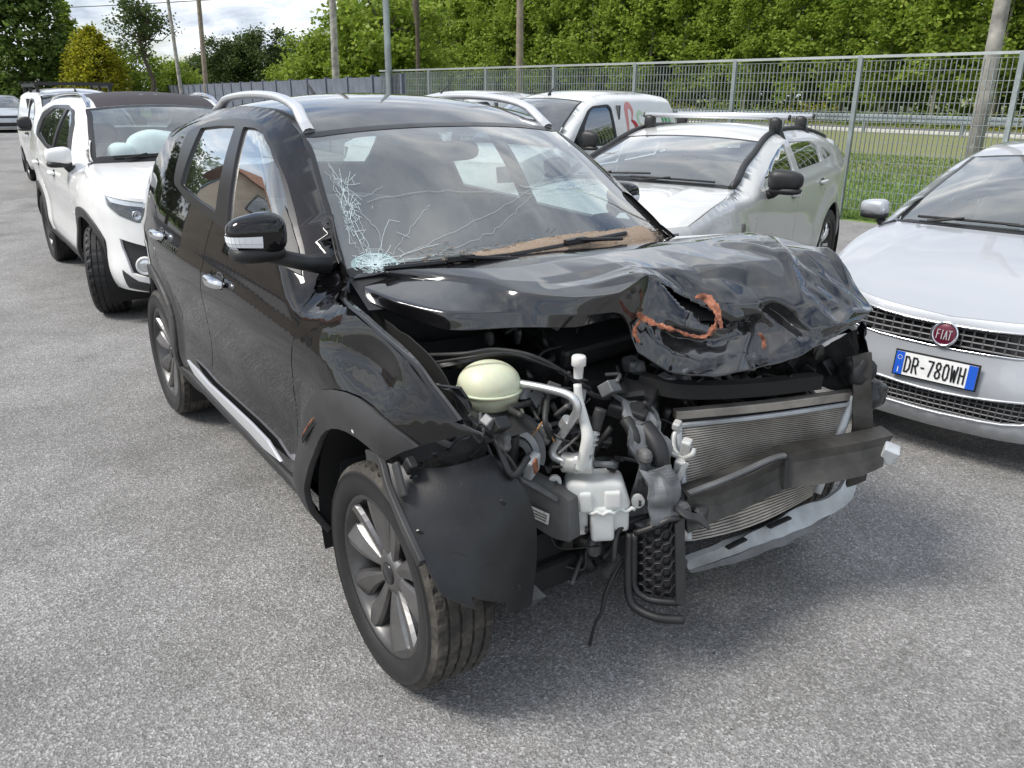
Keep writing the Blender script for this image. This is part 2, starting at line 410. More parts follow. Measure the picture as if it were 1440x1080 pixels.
P_ = lambda deg, dist: (1.8696 + math.cos(math.radians(deg))*dist, -1.7209 + math.sin(math.radians(deg))*dist, 0)
pole('utility_pole', 'thick weathered concrete pole just behind the mesh fence', P_(115.9, 12.9), 9.5, .105, .075, 'pole_concrete', (-.02, .0), cap)
pole('utility_pole', 'brown wooden pole standing against the middle of the poplar wood', P_(144.5, 27), 10, .12, .09, 'pole_wood', (0, 0), crossarm)
pole('lamp_post', 'slim pale steel post where mesh fence meets concrete fence', P_(153.2, 20.6), 8.5, .085, .06, 'galvanised', (0.05, 0), cap)
pole('utility_pole', 'pale concrete pole at the end of the poplar wood', P_(156.7, 33), 9.5, .15, .10, 'pole_concrete', (0, .2), cap)
POLE['a'] = pole('utility_pole', 'dark wooden pole carrying wires above the concrete fence', P_(164.8, 46), 11.5, .13, .09, 'pole_wood', (0, .35), crossarm)
pole('utility_pole', 'thin leaning pale pole beside the small dark tree', P_(166.2, 50), 8.2, .11, .08, 'pole_concrete', (0, -.15), cap)
for i, (a, b, s) in enumerate([((P_(164.8, 46)[0]-.1, P_(164.8, 46)[1]-.85, 11.2), (-25, 36, 12.5), 1.0), ((P_(164.8, 46)[0]-.1, P_(164.8, 46)[1]+.55, 11.2), (-24, 38, 12.5), 1.0),
        ((-110, -8, 11), (P_(164.8, 46)[0]-.1, P_(164.8, 46)[1]-.15, 11.2), .8), ((-75, 6, 7.6), (-10, 36, 8.2), .6)]):
    a = Vector(a); b = Vector(b); pts = [a.lerp(b, t/16) - Vector((0, 0, s*4*(t/16)*(1-t/16))) for t in range(17)]
    tag(tube('overhead_wire', pts, .026, 'satin_black', None, 4, 0), ('upper overhead wire running from the dark wooden pole to the poplars', 'second overhead wire running from the dark wooden pole to the poplars', 'overhead wire reaching the dark wooden pole from behind the conifer', 'low overhead wire crossing in front of the poplar wood')[i], 'wire')

# ---------------------------------------------------------------- trees
def leaf_cloud(r, pts, size, flat=.5):
    """pts: (centre, spread) clumps -> little folded leaf faces"""
    V = []; F = []
    for c, s in pts:
        p = Vector((c[0]+r.gauss(0, s), c[1]+r.gauss(0, s), c[2]+r.gauss(0, s*.8)))
        u = Vector((r.gauss(0, 1), r.gauss(0, 1), r.gauss(0, flat))).normalized(); w = u.orthogonal().normalized()
        w = (Matrix.Rotation(r.uniform(0, 2*PI), 3, u) @ w); k = len(V); z = size*r.uniform(.6, 1.3)
        V += [p - u*z*.5, p + w*z*.36, p + u*z*.6, p - w*z*.36]; F.append((k, k+1, k+2, k+3))
    return V, F
def poplar_meshes(seed):
    r = random.Random(seed); H = r.uniform(10.4, 12.2); tv = MB(); clumps = []
    tv.tube([(r.gauss(0, .05)*k, r.gauss(0, .05)*k, H*.9*k/6) for k in range(7)], [.13*(1-k/7.5) for k in range(7)], 6)
    for i in range(34):
        z = H*(.13 + .80*(i/33)**.9); a = r.uniform(0, 2*PI); ln = (1.0-.55*(z/H))*r.uniform(1.5, 2.6); ln *= .85; e = Vector((math.cos(a)*ln, math.sin(a)*ln, z + ln*r.uniform(.4, .9)))
        s = Vector((0, 0, z)); m = s.lerp(e, .5) + Vector((0, 0, -.1)); tv.tube([s, m, e], [.035, .022, .008], 4)
        for t in (.35, .55, .75, .9, 1.05):
            p = s.lerp(e, t)
            for q_ in range(3): clumps.append((p + Vector((r.gauss(0, .32), r.gauss(0, .32), r.gauss(0, .3))), .22))
    for i in range(8): clumps.append((Vector((r.gauss(0, .25), r.gauss(0, .25), H*(.88+.015*i))), .3))
    pts = [c for c in clumps for _ in range(14)]
    V, F = leaf_cloud(r, pts, .25)
    return mesh('trunk', tv.V, tv.F, 'bark_pale'), mesh('crown', V, F, 'leaf_poplar')
def plant(name, trunk, crown, loc, rz, sc, label, cat='tree', group=None):
    o = empty(name, loc, rz); o.scale = sc if isinstance(sc, tuple) else (sc, sc, sc)
    if trunk: link('trunk', trunk, o)
    link('crown', crown, o); tag(o, label, cat, group); return o
PV = [poplar_meshes(11+i) for i in range(4)]
r = random.Random(5)
for row in range(5):
    for i in range(37):
        x = -118 + i*3.7 + (row % 2)*1.8 + r.uniform(-.35, .35); y = 49.0 - (x+30)*.042 + row*4.0 + r.uniform(-.5, .5)
        if row > 2 and i % 2: continue
        tr, cr = PV[r.randrange(4)]; s = r.uniform(.9, 1.12)*(1.3 if x < -48 else 1.)
        plant('poplar_tree', tr, cr, (x, y, 0), r.uniform(0, 6.28), (s*1.05, s*1.05, s), 'slim leafy green poplar in the dense wood beyond the road', 'tree', 'poplars of the wood beyond the road')
def wood_mass():
    r = random.Random(9); pts = []
    for i in range(60000):
        x = r.uniform(-210, 75); y = 64-(x+30)*.042+r.uniform(0, 7); pts.append(((x, y, 10.5*r.random()**.9), .3))
    V, F = leaf_cloud(r, pts, .75); o = obj('woodland', V, F, 'leaf_poplar'); tag(o, 'deep green mass of trees far inside the poplar wood', 'woodland', kind='stuff')
wood_mass()
# understorey along the wood edge
def undergrowth(n, loc, size, mat, label, seed, group):
    r = random.Random(seed); pts = []
    for i in range(n):
        a = r.uniform(0, 2*PI); q_ = r.random()**.5
        pts.append(((math.cos(a)*q_*size[0], math.sin(a)*q_*size[1], r.random()*size[2]*(1-q_*.5)), .06))
    V, F = leaf_cloud(r, pts, .16)
    o = empty('bush', loc); obj('crown', V, F, mat, o); st = MB()
    for i in range(5): st.tube([(r.gauss(0, .1), r.gauss(0, .1), 0), (r.gauss(0, .4), r.gauss(0, .2), size[2]*.7)], [.02, .008], 5)
    st.obj('stem', 'bark', o); tag(o, label, 'bush', group)
for i in range(22):
    x = -70 + i*4.2; undergrowth(520, (x, 46.2-(x+30)*.042 + r.uniform(-.6, .6), 0), (2.3, .8, r.uniform(1.0, 2.1)), 'leaf_poplar' if i % 3 else 'leaf_yellow', 'low bush at the foot of the poplar wood beyond the guard rail', 50+i, 'bushes along the edge of the wood')

def cone_tree(seed, H, R, n, size, mat, p=1.0, base=.0, shape=None):
    r = random.Random(seed); tv = MB(); tv.tube([(0, 0, H*k/5) for k in range(6)], [.22*(1-k/5.5) for k in range(6)], 7); pts = []
    prof = shape or (lambda t: (1-t)**p)
    nb = 620
    for i in range(nb):
        t = base + (1-base)*(r.random()**1.25); a = r.uniform(0, 2*PI); rr = R*prof(t)*r.uniform(.72, 1.08)
        s = Vector((0, 0, H*t)); e = Vector((math.cos(a)*rr, math.sin(a)*rr, H*t - rr*.12 + r.uniform(-.1, .3)))
        for k in range(n//nb):
            u = r.uniform(.45, 1.02); pts.append((s.lerp(e, u), .10 + .10*r.random()*R*.4))
    V, F = leaf_cloud(r, pts, size, .35)
    return mesh('trunk', tv.V, tv.F, 'bark'), mesh('crown', V, F, mat)
def round_tree(seed, H, R, n, size, mat, squash=1., low=.3, nc=60):
    r = random.Random(seed); tv = MB(); tv.tube([(r.gauss(0, .04)*k, r.gauss(0, .04)*k, H*.75*k/5) for k in range(6)], [.2*(1-k/6.5) for k in range(6)], 7); pts = []
    for i in range(nc):
        v = Vector((r.gauss(0, 1), r.gauss(0, 1), r.gauss(0, 1))).normalized()*(r.random()**.4)
        c = Vector((v.x*R, v.y*R, H*(low+1)/2 + v.z*H*(1-low)/2*squash))
        tv.tube([(0, 0, min(c.z-.2, H*.6)), c*.6+Vector((0, 0, c.z*.3)), c], [.05, .03, .01], 4)
        for k in range(n//nc): pts.append((c, R*.15))
    V, F = leaf_cloud(r, pts, size)
    return mesh('trunk', tv.V, tv.F, 'bark'), mesh('crown', V, F, mat)
tr, cr = cone_tree(31, 11.5, 4.6, 40000, .24, 'leaf_conifer', .62, .02)
plant('conifer_tree', tr, cr, P_(174.6, 60), .3, 1., 'huge dense green conifer towering behind the far parked cars')
tr, cr = cone_tree(33, 7.6, 3.6, 20000, .26, 'leaf_conifer', .7, .02)
plant('conifer_tree', tr, cr, P_(177.3, 66), 1.3, 1., 'broad conifer at the yard end beside the huge one')
tr, cr = cone_tree(32, 7.2, 2.0, 11000, .22, 'leaf_poplar', .75, .02)
plant('conifer_tree', tr, cr, P_(172.1, 66), .8, 1., 'pointed light green conifer behind the yellow clipped shrub')
tr, cr = cone_tree(34, 5.0, 2.0, 26000, .15, 'leaf_yellow', 1, .0, lambda t: (max(0, 1-(max(t-.15, 0)/.85)**2.6))**.62)
plant('clipped_shrub', tr, cr, P_(170.9, 56), .2, 1., 'tall domed golden yellow clipped shrub by the fence end', 'shrub')
tr, cr = round_tree(35, 7.6, 1.7, 3200, .17, 'leaf_dark', 1.0, .42, 46)
plant('small_tree', tr, cr, P_(167.9, 55), .2, 1., 'small sparse dark tree with airy crown behind the concrete fence')
tr, cr = round_tree(36, 4.2, 2.2, 5000, .2, 'leaf_poplar', 1.0, .1, 40)
plant('bush', tr, cr, P_(168.9, 60), 0, 1., 'bright green bush below the small dark tree', 'bush')
plant('bush', tr, cr, P_(166.3, 62), 2, (.8, .8, .85), 'bright green bush behind the thin leaning pole', 'bush')
RT = [round_tree(40+i, 8.4+i, 3.4, 9000, .3, 'leaf_dark', 1., .12, 50) for i in range(2)]
for i, (dg, ds, s) in enumerate([(165.6, 92, .56), (163.6, 86, .70), (162.2, 88, .78), (160.8, 86, .80), (159.4, 90, .76), (164.7, 100, .6), (166.9, 96, .5)]):
    tr, cr = RT[i % 2]; plant('broadleaf_tree', tr, cr, P_(dg, ds), i*1.3, s, 'distant dark green rounded tree beyond the concrete fence', 'tree', 'distant rounded trees beyond the fence')
tr, cr = round_tree(50, 6.3, 2.6, 7000, .24, 'leaf_poplar', 1., .05, 50)
for i, (dg, ds, s) in enumerate([(159.9, 58, .58), (158.3, 55, .80), (156.7, 53, .98), (155.0, 52, 1.15), (153.2, 51, 1.3)]):
    plant('young_tree', tr, cr, P_(dg, ds), i*2.1, s, ('lowest bright green young tree at the end of the poplar wood', 'second lowest young tree, next to the lowest one at the wood end', 'middle sized young tree behind the pale concrete pole', 'tall young tree between the pale concrete pole and the slim steel post', 'tallest young tree behind the slim pale steel post')[i], 'tree', 'young trees at the end of the wood')
# hedge closing the yard end
tr, cr = round_tree(61, 2.6, 2.4, 5000, .2, 'leaf_dark', 1., .0, 40)
for i in range(6):
    plant('hedge_bush', None, cr, (-63, -16 + i*3.6, 0), i*1.1, (1, 1, r.uniform(.8, 1.1)), 'dark bush of the hedge closing the far end of the yard', 'bush', 'hedge bushes at the yard end')
# bare dead stub in the poplar wood
o = empty('dead_trunk', P_(151.3, 47)); tag(o, 'dead broken brown tree trunk in front of the poplars', 'dead tree')
V, F = tube_vf([(0, 0, 0), (.05, 0, 2.5), (0, .1, 5), (.05, 0, 6.2), (.0, 0, 6.9)], [.12, .11, .12, .2, .06], 9); obj('stump', V, F, 'bark', o, smooth=True)

# ---------------------------------------------------------------- house across the yard (seen mirrored in the side windows)
simple('render_beige', (.55, .46, .36), .9, 0, .12, 2, .2, 30); simple('roof_tile', (.26, .13, .085), .9, 0, .35, 6, .6, 14); simple('shutter_blue', (.10, .16, .24), .7)
def house():
    o = empty('house', (-27, -11.5, 0), .25); tag(o, 'beige two storey house with brown tiled hip roof beside the yard', 'house'); W_, D_, H_ = 11., 8., 5.2
    MB().box((0, 0, H_/2), (W_, D_, H_)).obj('wall', 'render_beige', o)
    V = [(-W_/2-.6, -D_/2-.6, H_), (W_/2+.6, -D_/2-.6, H_), (W_/2+.6, D_/2+.6, H_), (-W_/2-.6, D_/2+.6, H_), (-2.2, 0, H_+2.5), (2.2, 0, H_+2.5)]
    rf = obj('roof', V, [(0, 1, 5, 4), (2, 3, 4, 5), (1, 2, 5), (3, 0, 4), (3, 2, 1, 0)], 'roof_tile', o); MB().box((2.4, 1.2, H_+2.3), (.6, .6, 1.4)).obj('chimney', 'render_beige', rf)
    for z in (1.5, 4.0):
        for x in (-3.8, 0, 3.8):
            w_ = MB().box((x, D_/2+.03, z), (1.0, .06, 1.3)).obj('window', 'dark_metal', o); MB().box((x, D_/2+.07, z), (.86, .02, 1.16)).obj('pane', 'side_glass', w_)
            for k in (-1, 1): MB().box((x+k*.78, D_/2+.04, z), (.5, .05, 1.3)).obj('shutter', 'shutter_blue', w_)
        for y in (-2, 2):
            w_ = MB().box((W_/2+.03, y, z), (.06, 1.0, 1.3)).obj('window', 'dark_metal', o); MB().box((W_/2+.07, y, z), (.02, .86, 1.16)).obj('pane', 'side_glass', w_)
house()
tr, cr = round_tree(71, 7.5, 2.8, 7000, .26, 'leaf_dark', 1., .2, 50)
plant('broadleaf_tree', tr, cr, (-36, -7.5, 0), 0, 1., 'dark round tree standing next to the beige house')
plant('broadleaf_tree', tr, cr, (-24, -3.2-5.5, 0), 2, (.7, .7, .75), 'smaller dark tree in front of the beige house')

# loose grit and crumbs on the asphalt
def grit():
    r = random.Random(41); V = []; F = []
    for i in range(2600):
        x = r.uniform(-6, 2.6); y = r.uniform(-4.5, 2.2); z = r.uniform(.0012, .0045)*(1.6 if r.random() < .06 else 1); k = len(V)
        if r.random() < .25: x = r.gauss(.45, .35); y = r.gauss(.15, .5)
        a = r.uniform(0, 6.28); c, s_ = math.cos(a), math.sin(a)
        V += [(x+z*c, y+z*s_, .001), (x-z*s_, y+z*c, .001), (x-z*c*.8, y-z*s_*.8, .001), (x+z*s_*.9, y-z*c*.9, .001), (x+z*.1, y, .001+z*.9)]; F += [(k, k+1, k+4), (k+1, k+2, k+4), (k+2, k+3, k+4), (k+3, k, k+4)]
    q = NB('grit'); g = q.n('NewGeometry'); q.set(Base_Color=q.ramp(g.outputs['Random Per Island'], [(0, (.05, .05, .05)), (.4, (.18, .17, .16)), (.8, (.34, .33, .31)), (1, (.6, .62, .62))]), Roughness=.7)
    tag(obj('loose_grit', V, F, 'grit'), 'scattered loose grit and crumbs lying on the grey asphalt', 'grit', kind='stuff')
grit()

# ================================================================ CAR BUILDING
def inside(P, x, y):
    c = False; j = len(P)-1
    for i in range(len(P)):
        xi, yi = P[i][0], P[i][1]; xj, yj = P[j][0], P[j][1]
        if (yi > y) != (yj > y) and x < (xj-xi)*(y-yi)/(yj-yi)+xi: c = not c
        j = i
    return c
def densify(P, step, closed=False):
    out = []; n = len(P)
    for i in range(n if closed else n-1):
        a = P[i]; b = P[(i+1) % n]; l = math.hypot(b[0]-a[0], b[1]-a[1]); k = max(1, int(math.ceil(l/step)))
        out += [(a[0]+(b[0]-a[0])*t/k, a[1]+(b[1]-a[1])*t/k) for t in range(k)]
    if not closed: out.append((P[-1][0], P[-1][1]))
    return out
def smooth2(P, sub=5, closed=False): return [(p.x, p.y) for p in cat_rom([(a[0], a[1], 0) for a in P], sub, closed)]
def roundpoly(P, r):
    out = []; n = len(P)
    for i in range(n):
        a, b, c = Vector(P[i-1][:2]), Vector(P[i][:2]), Vector(P[(i+1) % n][:2]); d1 = a-b; d2 = c-b; k = min(r, d1.length*.42, d2.length*.42)
        p0 = b+d1.normalized()*k; p2 = b+d2.normalized()*k
        for t in (0, .25, .5, .75, 1): q_ = p0*(1-t)**2+b*2*t*(1-t)+p2*t*t; out.append((q_.x, q_.y))
    return out
def shrink(P, d):
    """move a closed polygon inwards by d"""
    n = len(P); ar = sum(P[i][0]*P[(i+1) % n][1]-P[(i+1) % n][0]*P[i][1] for i in range(n)); sg = 1 if ar > 0 else -1; out = []
    for i in range(n):
        a, b, c = Vector(P[i-1][:2]), Vector(P[i][:2]), Vector(P[(i+1) % n][:2])
        e1 = (b-a); e2 = (c-b)
        if e1.length < 1e-7 or e2.length < 1e-7: out.append((b.x, b.y)); continue
        e1.normalize(); e2.normalize(); n1 = Vector((-e1.y, e1.x))*sg; n2 = Vector((-e2.y, e2.x))*sg; m = n1+n2
        k = d/max(.35, m.length_squared/2); out.append((b.x+m.x*k, b.y+m.y*k))
    return out
def circ(x, z, r, n=48): return [(x+r*math.cos(2*PI*i/n), z+r*math.sin(2*PI*i/n)) for i in range(n)]
def zones(lines, classify, fmap, res, outward):
    """triangulate a 2D layout with feature lines, sort the triangles into zones, lift them to 3D"""
    pts = []; edges = []; hsh = set(); xs = []; ys = []
    for P, closed in lines:
        D = densify(P, res*.8, closed); k = len(pts)
        for p in D: pts.append(Vector(p)); hsh.add((round(p[0]/res*1.6), round(p[1]/res*1.6))); xs.append(p[0]); ys.append(p[1])
        m = len(D); edges += [(k+i, k+(i+1) % m) for i in range(m if closed else m-1)]
    x = min(xs); row = 0
    while x < max(xs):
        y = min(ys) + (res/2 if row % 2 else 0)
        while y < max(ys):
            if (round(x/res*1.6), round(y/res*1.6)) not in hsh: pts.append(Vector((x, y)))
            y += res
        x += res*.87; row += 1
    o = delaunay_2d_cdt(pts, edges, [], 0, 1e-5); V2, F2 = o[0], o[2]
    Z = {}
    for f in F2:
        cx = sum(V2[i].x for i in f)/len(f); cy = sum(V2[i].y for i in f)/len(f); z = classify(cx, cy)
        if z is not None: Z.setdefault(z, []).append(f)
    out = {}; e = 2e-3; cache = {}
    def lift(i):
        if i not in cache:
            x, y = V2[i]; p = Vector(fmap(x, y)); n = (Vector(fmap(x+e, y))-Vector(fmap(x-e, y))).cross(Vector(fmap(x, y+e))-Vector(fmap(x, y-e)))
            cache[i] = (p, n.normalized() if n.length > 1e-12 else Vector((0, 0, 1)))
        return cache[i]
    for z, fs in Z.items():
        mp = {}; V = []; F = []; NR = []
        for f in fs:
            g = []
            for i in f:
                if i not in mp: mp[i] = len(V); p, n = lift(i); V.append(p); NR.append(n)
                g.append(mp[i])
            F.append(tuple(g))
        s = 0; sn = 0
        for f in F[:400]: c_ = (V[f[1]]-V[f[0]]).cross(V[f[2]]-V[f[0]]); s += c_.dot(Vector(outward)); sn += c_.dot(NR[f[0]])
        if s*sn < 0: NR = [-n for n in NR]
        if s < 0: F = [f[::-1] for f in F]
        out[z] = (V, F, NR)
    return out
def skin(name, VFN, mat, parent, solid=0.):
    """panel with exact surface normals and a turned-in edge of depth solid"""
    V, F, NR = VFN; V = list(V); F = list(F); NR = list(NR)
    if solid:
        cnt = {}
        for f in F:
            for i in range(len(f)): a, b = f[i], f[(i+1) % len(f)]; cnt[(a, b)] = cnt.get((a, b), 0)+1
        for (a, b) in [k for k in cnt if (k[1], k[0]) not in cnt]:
            k = len(V); d = V[b]-V[a]; n = d.cross(NR[a]); n = n.normalized() if n.length > 1e-9 else NR[a]
            V += [V[a].copy(), V[b].copy(), V[b]-NR[b]*solid, V[a]-NR[a]*solid]; NR += [(n+NR[a]*.6).normalized(), (n+NR[b]*.6).normalized(), n, n]; F.append((k+1, k, k+3, k+2))
    me = mesh(name, V, F, mat, True)
    me.normals_split_custom_set_from_vertices([tuple(n) for n in NR])
    return link(name, me, parent)
def polypanel(name, P, fmap, mat, parent, res, outward, solid=0, holes=()):
    Z = zones([(P, True)] + [(h, True) for h in holes], lambda x, y: 'a' if inside(P, x, y) and not any(inside(h, x, y) for h in holes) else None, fmap, res, outward)
    if 'a' not in Z: return None
    return skin(name, Z['a'], mat, parent, solid)
def resamp(P, n):
    P = [Vector(p) for p in P]; d = [0]
    for i in range(1, len(P)): d.append(d[-1]+(P[i]-P[i-1]).length)
    out = []; k = 0
    for i in range(n+1):
        t = d[-1]*i/n
        while k < len(P)-2 and d[k+1] < t: k += 1
        s = (t-d[k])/max(1e-9, d[k+1]-d[k]); out.append(P[k].lerp(P[k+1], min(1, s)))
    return out
class Coons:
    def __init__(s, b, t, l, r, n=40, bulge=None):
        s.n = n; s.b, s.t, s.l, s.r = (resamp(c, n) for c in (b, t, l, r)); s.bulge = bulge
    def ev(s, C, u):
        u = max(0, min(1, u))*s.n; i = min(int(u), s.n-1); return C[i].lerp(C[i+1], u-i)
    def __call__(s, u, v):
        p = s.ev(s.b, u)*(1-v) + s.ev(s.t, u)*v + s.ev(s.l, v)*(1-u) + s.ev(s.r, v)*u
        p = p - (s.b[0]*(1-u)*(1-v) + s.b[-1]*u*(1-v) + s.t[0]*(1-u)*v + s.t[-1]*u*v)
        if s.bulge: p = p + Vector(s.bulge(u, v))
        return p
    def grid(s, name, nu, nv, mat, parent, solid=0, flip=False, off=0.):
        V = []; F = []
        for j in range(nv+1):
            for i in range(nu+1): V.append(s(i/nu, j/nv))
        for j in range(nv):
            for i in range(nu):
                a = j*(nu+1)+i; f = (a, a+1, a+nu+2, a+nu+1); F.append(f[::-1] if flip else f)
        return obj(name, V, F, mat, parent, smooth=True, solid=solid)
def cross_curve(a, b, bx=0., bz=0., n=16, p=2.):
    a = Vector(a); b = Vector(b); out = []
    for i in range(n+1):
        s = i/n; k = 1-abs(2*s-1)**p; out.append(a.lerp(b, s)+Vector((bx*k, 0, bz*k)))
    return out

# ---------------------------------------------------------------- wheels
def tyre_vf(R, r_in, w, seg=120, tread=True):
    """profile across the width (y), grooves round the tread and cuts in the shoulders"""
    h = w/2; pr = [(-h*.78, r_in), (-h*.96, r_in+(R-r_in)*.12), (-h*1.0, r_in+(R-r_in)*.30), (-h*1.012, r_in+(R-r_in)*.32), (-h*1.03, r_in+(R-r_in)*.55), (-h*1.02, r_in+(R-r_in)*.72), (-h*1.035, r_in+(R-r_in)*.73), (-h*.97, R-.022), (-h*.86, R-.006)]
    gz = [-.55, -.19, .19, .55]; gw = .045
    top = []
    for g in gz: top += [(h*(g-gw), R-.001, 0), (h*(g-gw*.8), R-.009, 1), (h*(g+gw*.8), R-.009, 1), (h*(g+gw), R-.001, 0)]
    P = [(a, b, 0) for a, b in pr] + [(-h*.80, R-.003, 2), (-h*.66, R-.001, 2)] + top + [(h*.66, R-.001, 2), (h*.80, R-.003, 2)] + [(-a, b, 0) for a, b in pr[::-1]]
    V = []; F = []; m = len(P)
    for i in range(seg):
        a = 2*PI*i/seg
        for y, rr, k in P:
            q = rr - (.009 if (tread and k == 2 and i % 3 == 0) else (.004 if tread and k == 0 and rr > R-.002 and i % 4 == 0 else 0)); V.append((q*math.cos(a), y, q*math.sin(a)))
    for i in range(seg):
        j = (i+1) % seg
        for k in range(m-1): F.append((i*m+k, i*m+k+1, j*m+k+1, j*m+k))
    return V, F
q = NB('tyre_rubber'); f = q.noise(9, 6, .7); q.set(Base_Color=q.ramp(f, [(.3, (.007, .007, .0075)), (.7, (.018, .0175, .017))]), Roughness=.55); q.bump(q.noise(120, 2), .2, .003)
q = NB('tyre_dusty'); f = q.noise(14, 7, .75); q.set(Base_Color=q.ramp(f, [(.28, (.02, .019, .018)), (.5, (.055, .05, .044)), (.75, (.14, .125, .105))]), Roughness=.92); q.bump(q.noise(120, 2), .3, .004)
_T = {}
def wheel(parent, x, side, ytr, R, w, rim_r, steer=0., style='five', seg=90, tyre='tyre_rubber', spoke='alloy_grey', blade='alloy_bright', camber=0.):
    """side -1 right, +1 left; built facing -y and turned round for the left"""
    o = empty('wheel', (x, side*ytr, R), 0, parent); o.rotation_euler = (camber, 0, steer + (0 if side < 0 else PI))
    key = (R, w, rim_r, seg, tyre)
    if key not in _T:
        me = mesh('tyre', *tyre_vf(R, rim_r, w, seg), 'tyre_rubber', True); me.materials.append(MATS[tyre])
        for p_ in me.polygons:
            if all(math.hypot(me.vertices[i].co.x, me.vertices[i].co.z) > R-.024 for i in p_.vertices): p_.material_index = 1; p_.use_smooth = False
        _T[key] = me
    link('tyre', _T[key], o)
    h = w/2; RX = Matrix.Rotation(PI/2, 4, 'X')                       # local z of lathe -> -y
    k2 = ('rim', rim_r, w)
    if k2 not in _T:
        m = MB().lathe([(rim_r+.004, h*.80), (rim_r+.012, h*.86), (rim_r+.010, h*.90), (rim_r-.006, h*.88), (rim_r-.012, h*.70), (rim_r-.03, h*.45), (rim_r-.035, -h*.5), (rim_r, -h*.8)], 60, RX); _T[k2] = mesh('rim', m.V, m.F, 'alloy_dark', True)
        m = MB().lathe([(rim_r*.62, -.045), (rim_r*.62, -.03), (.05, -.03)], 40, RX); _T[k2+('d',)] = mesh('brake_disc', m.V, m.F, 'dark_metal', True)
        m = MB().lathe([(.033, h*.60), (.033, h*.64), (.028, h*.66), (0, h*.665)], 24, RX); _T[k2+('c',)] = mesh('hub_cap', m.V, m.F, 'lamp_dark', True)
        m = MB().lathe([(.075, h*.35), (.072, h*.52), (.05, h*.6), (.036, h*.62), (.033, h*.6)], 30, RX); _T[k2+('h',)] = mesh('hub', m.V, m.F, spoke, True)
    for nm, kk in (('rim', k2), ('brake_disc', k2+('d',)), ('hub_cap', k2+('c',)), ('hub', k2+('h',))): link(nm, _T[kk], o)
    k3 = ('spoke', style, rim_r, w, spoke, blade)
    if k3 not in _T:
        def sp2(sg, mat):
            # broad twisted blade: raised spine on one flank, falling away to the other
            V = []; F = []; n = 9
            for i in range(n):
                t = i/(n-1); rr = .045+(rim_r-.002-.045)*t; ww = .024+.074*t; a = sg*(.05*math.sin(t*PI)-.05*t); y0 = -(h*.52+(h*.84-h*.52)*t**.8)
                for (du, dy) in ((-.5, .030*t+.006), (-.40, .020*t), (.15, -.002), (.40, 0.), (.5, .012), (.42, .045), (-.42, .055)):
                    px = sg*du*ww; V.append((rr*math.cos(a)-px*math.sin(a), y0+dy, rr*math.sin(a)+px*math.cos(a)))
            m = 7
            for i in range(n-1):
                for k in range(m): f = (i*m+k, i*m+(k+1) % m, (i+1)*m+(k+1) % m, (i+1)*m+k); F.append(f if sg > 0 else f[::-1])
            return mesh('spoke', V, F, mat)
        def sp(wi, wo, tw, yi, yo, mat, th=.02):
            V = []; n = 7
            for i in range(n):
                t = i/(n-1); rr = .055+(rim_r-.012-.055)*t; ww = wi+(wo-wi)*t**1.3; a = tw*t; yy = -(yi+(yo-yi)*t + .012*math.sin(t*PI))
                for (du, dy) in ((-.5, .010), (-.38, 0), (.38, 0), (.5, .010), (.42, th+.012), (-.42, th+.012)):
                    px = du*ww; V.append((rr*math.cos(a)-px*math.sin(a), yy+dy, rr*math.sin(a)+px*math.cos(a)))
            F = []
            for i in range(n-1):
                for k in range(6): F.append((i*6+k, i*6+(k+1) % 6, (i+1)*6+(k+1) % 6, (i+1)*6+k))
            return mesh('spoke', V, F, mat)
        if style == 'five': _T[k3] = [sp2(1, spoke), sp2(-1, spoke)]
        else: _T[k3] = [sp(.03, .05, .0, h*.58, h*.7, spoke, .02)]
    if style == 'five':
        for i in range(5):
            for me, da in zip(_T[k3], (.26, -.26)):
                s = link('spoke', me, o); s.rotation_euler = (0, -(2*PI*i/5+da+.25), 0)
    else:
        for i in range(10):
            s = link('spoke', _T[k3][0], o); s.rotation_euler = (0, -(2*PI*i/10+(.10 if i % 2 else -.10)), 0)
    return o

# ---------------------------------------------------------------- whole car
#<<PURE
def cr2(P, sub):
    n = len(P); out = []
    for i in range(n-1):
        a = P[i-1] if i else (2*P[0][0]-P[1][0], 2*P[0][1]-P[1][1]); b = P[i]; c = P[i+1]; d = P[i+2] if i+2 < n else (2*c[0]-b[0], 2*c[1]-b[1])
        for k in range(sub):
            t = k/sub; out.append(tuple(.5*(2*b[j]+(c[j]-a[j])*t+(2*a[j]-5*b[j]+4*c[j]-d[j])*t*t+(3*b[j]-a[j]-3*c[j]+d[j])*t**3) for j in (0, 1)))
    return out+[P[-1]]
def half_line(hd, ap, rf, turn):
    # wing top, pillar and roof edge as one line; each point carries how far and over what width the skin turns in
    w, b0, b1, wr, br = turn; n = len(hd)-1; m = len(ap)-1; out = []
    P = cr2(hd[:-1]+ap+rf[1:], 5)
    for i, (x, z) in enumerate(P):
        t = i/5.
        if t < n: k = t/n; b = .015+(b0-.015)*k**3; ww = .10+(w-.10)*k
        elif t < n+m: k = (t-n)/m; b = b0+(b1-b0)*k; ww = w+(wr-w)*max(0., k-.5)*2*.5
        else: k = min(1., (t-n-m)/1.5); b = b1+(br-b1)*k; ww = (w+wr)/2+(wr-(w+wr)/2)*k
        out.append((x, z, b, ww))
    return out
def pl_dist(P, x, z):
    best = 9.; bb = 0.; bw = 1.
    for i in range(len(P)-1):
        ax, az, ab, aw = P[i]; bx, bz, b2, w2 = P[i+1]; dx, dz = bx-ax, bz-az; l = dx*dx+dz*dz
        t = max(0., min(1., ((x-ax)*dx+(z-az)*dz)/l)) if l > 1e-12 else 0.
        d = math.hypot(x-ax-t*dx, z-az-t*dz)
        if d < best: best = d; bb = ab+(b2-ab)*t; bw = aw+(w2-aw)*t
    return best, bb, bw
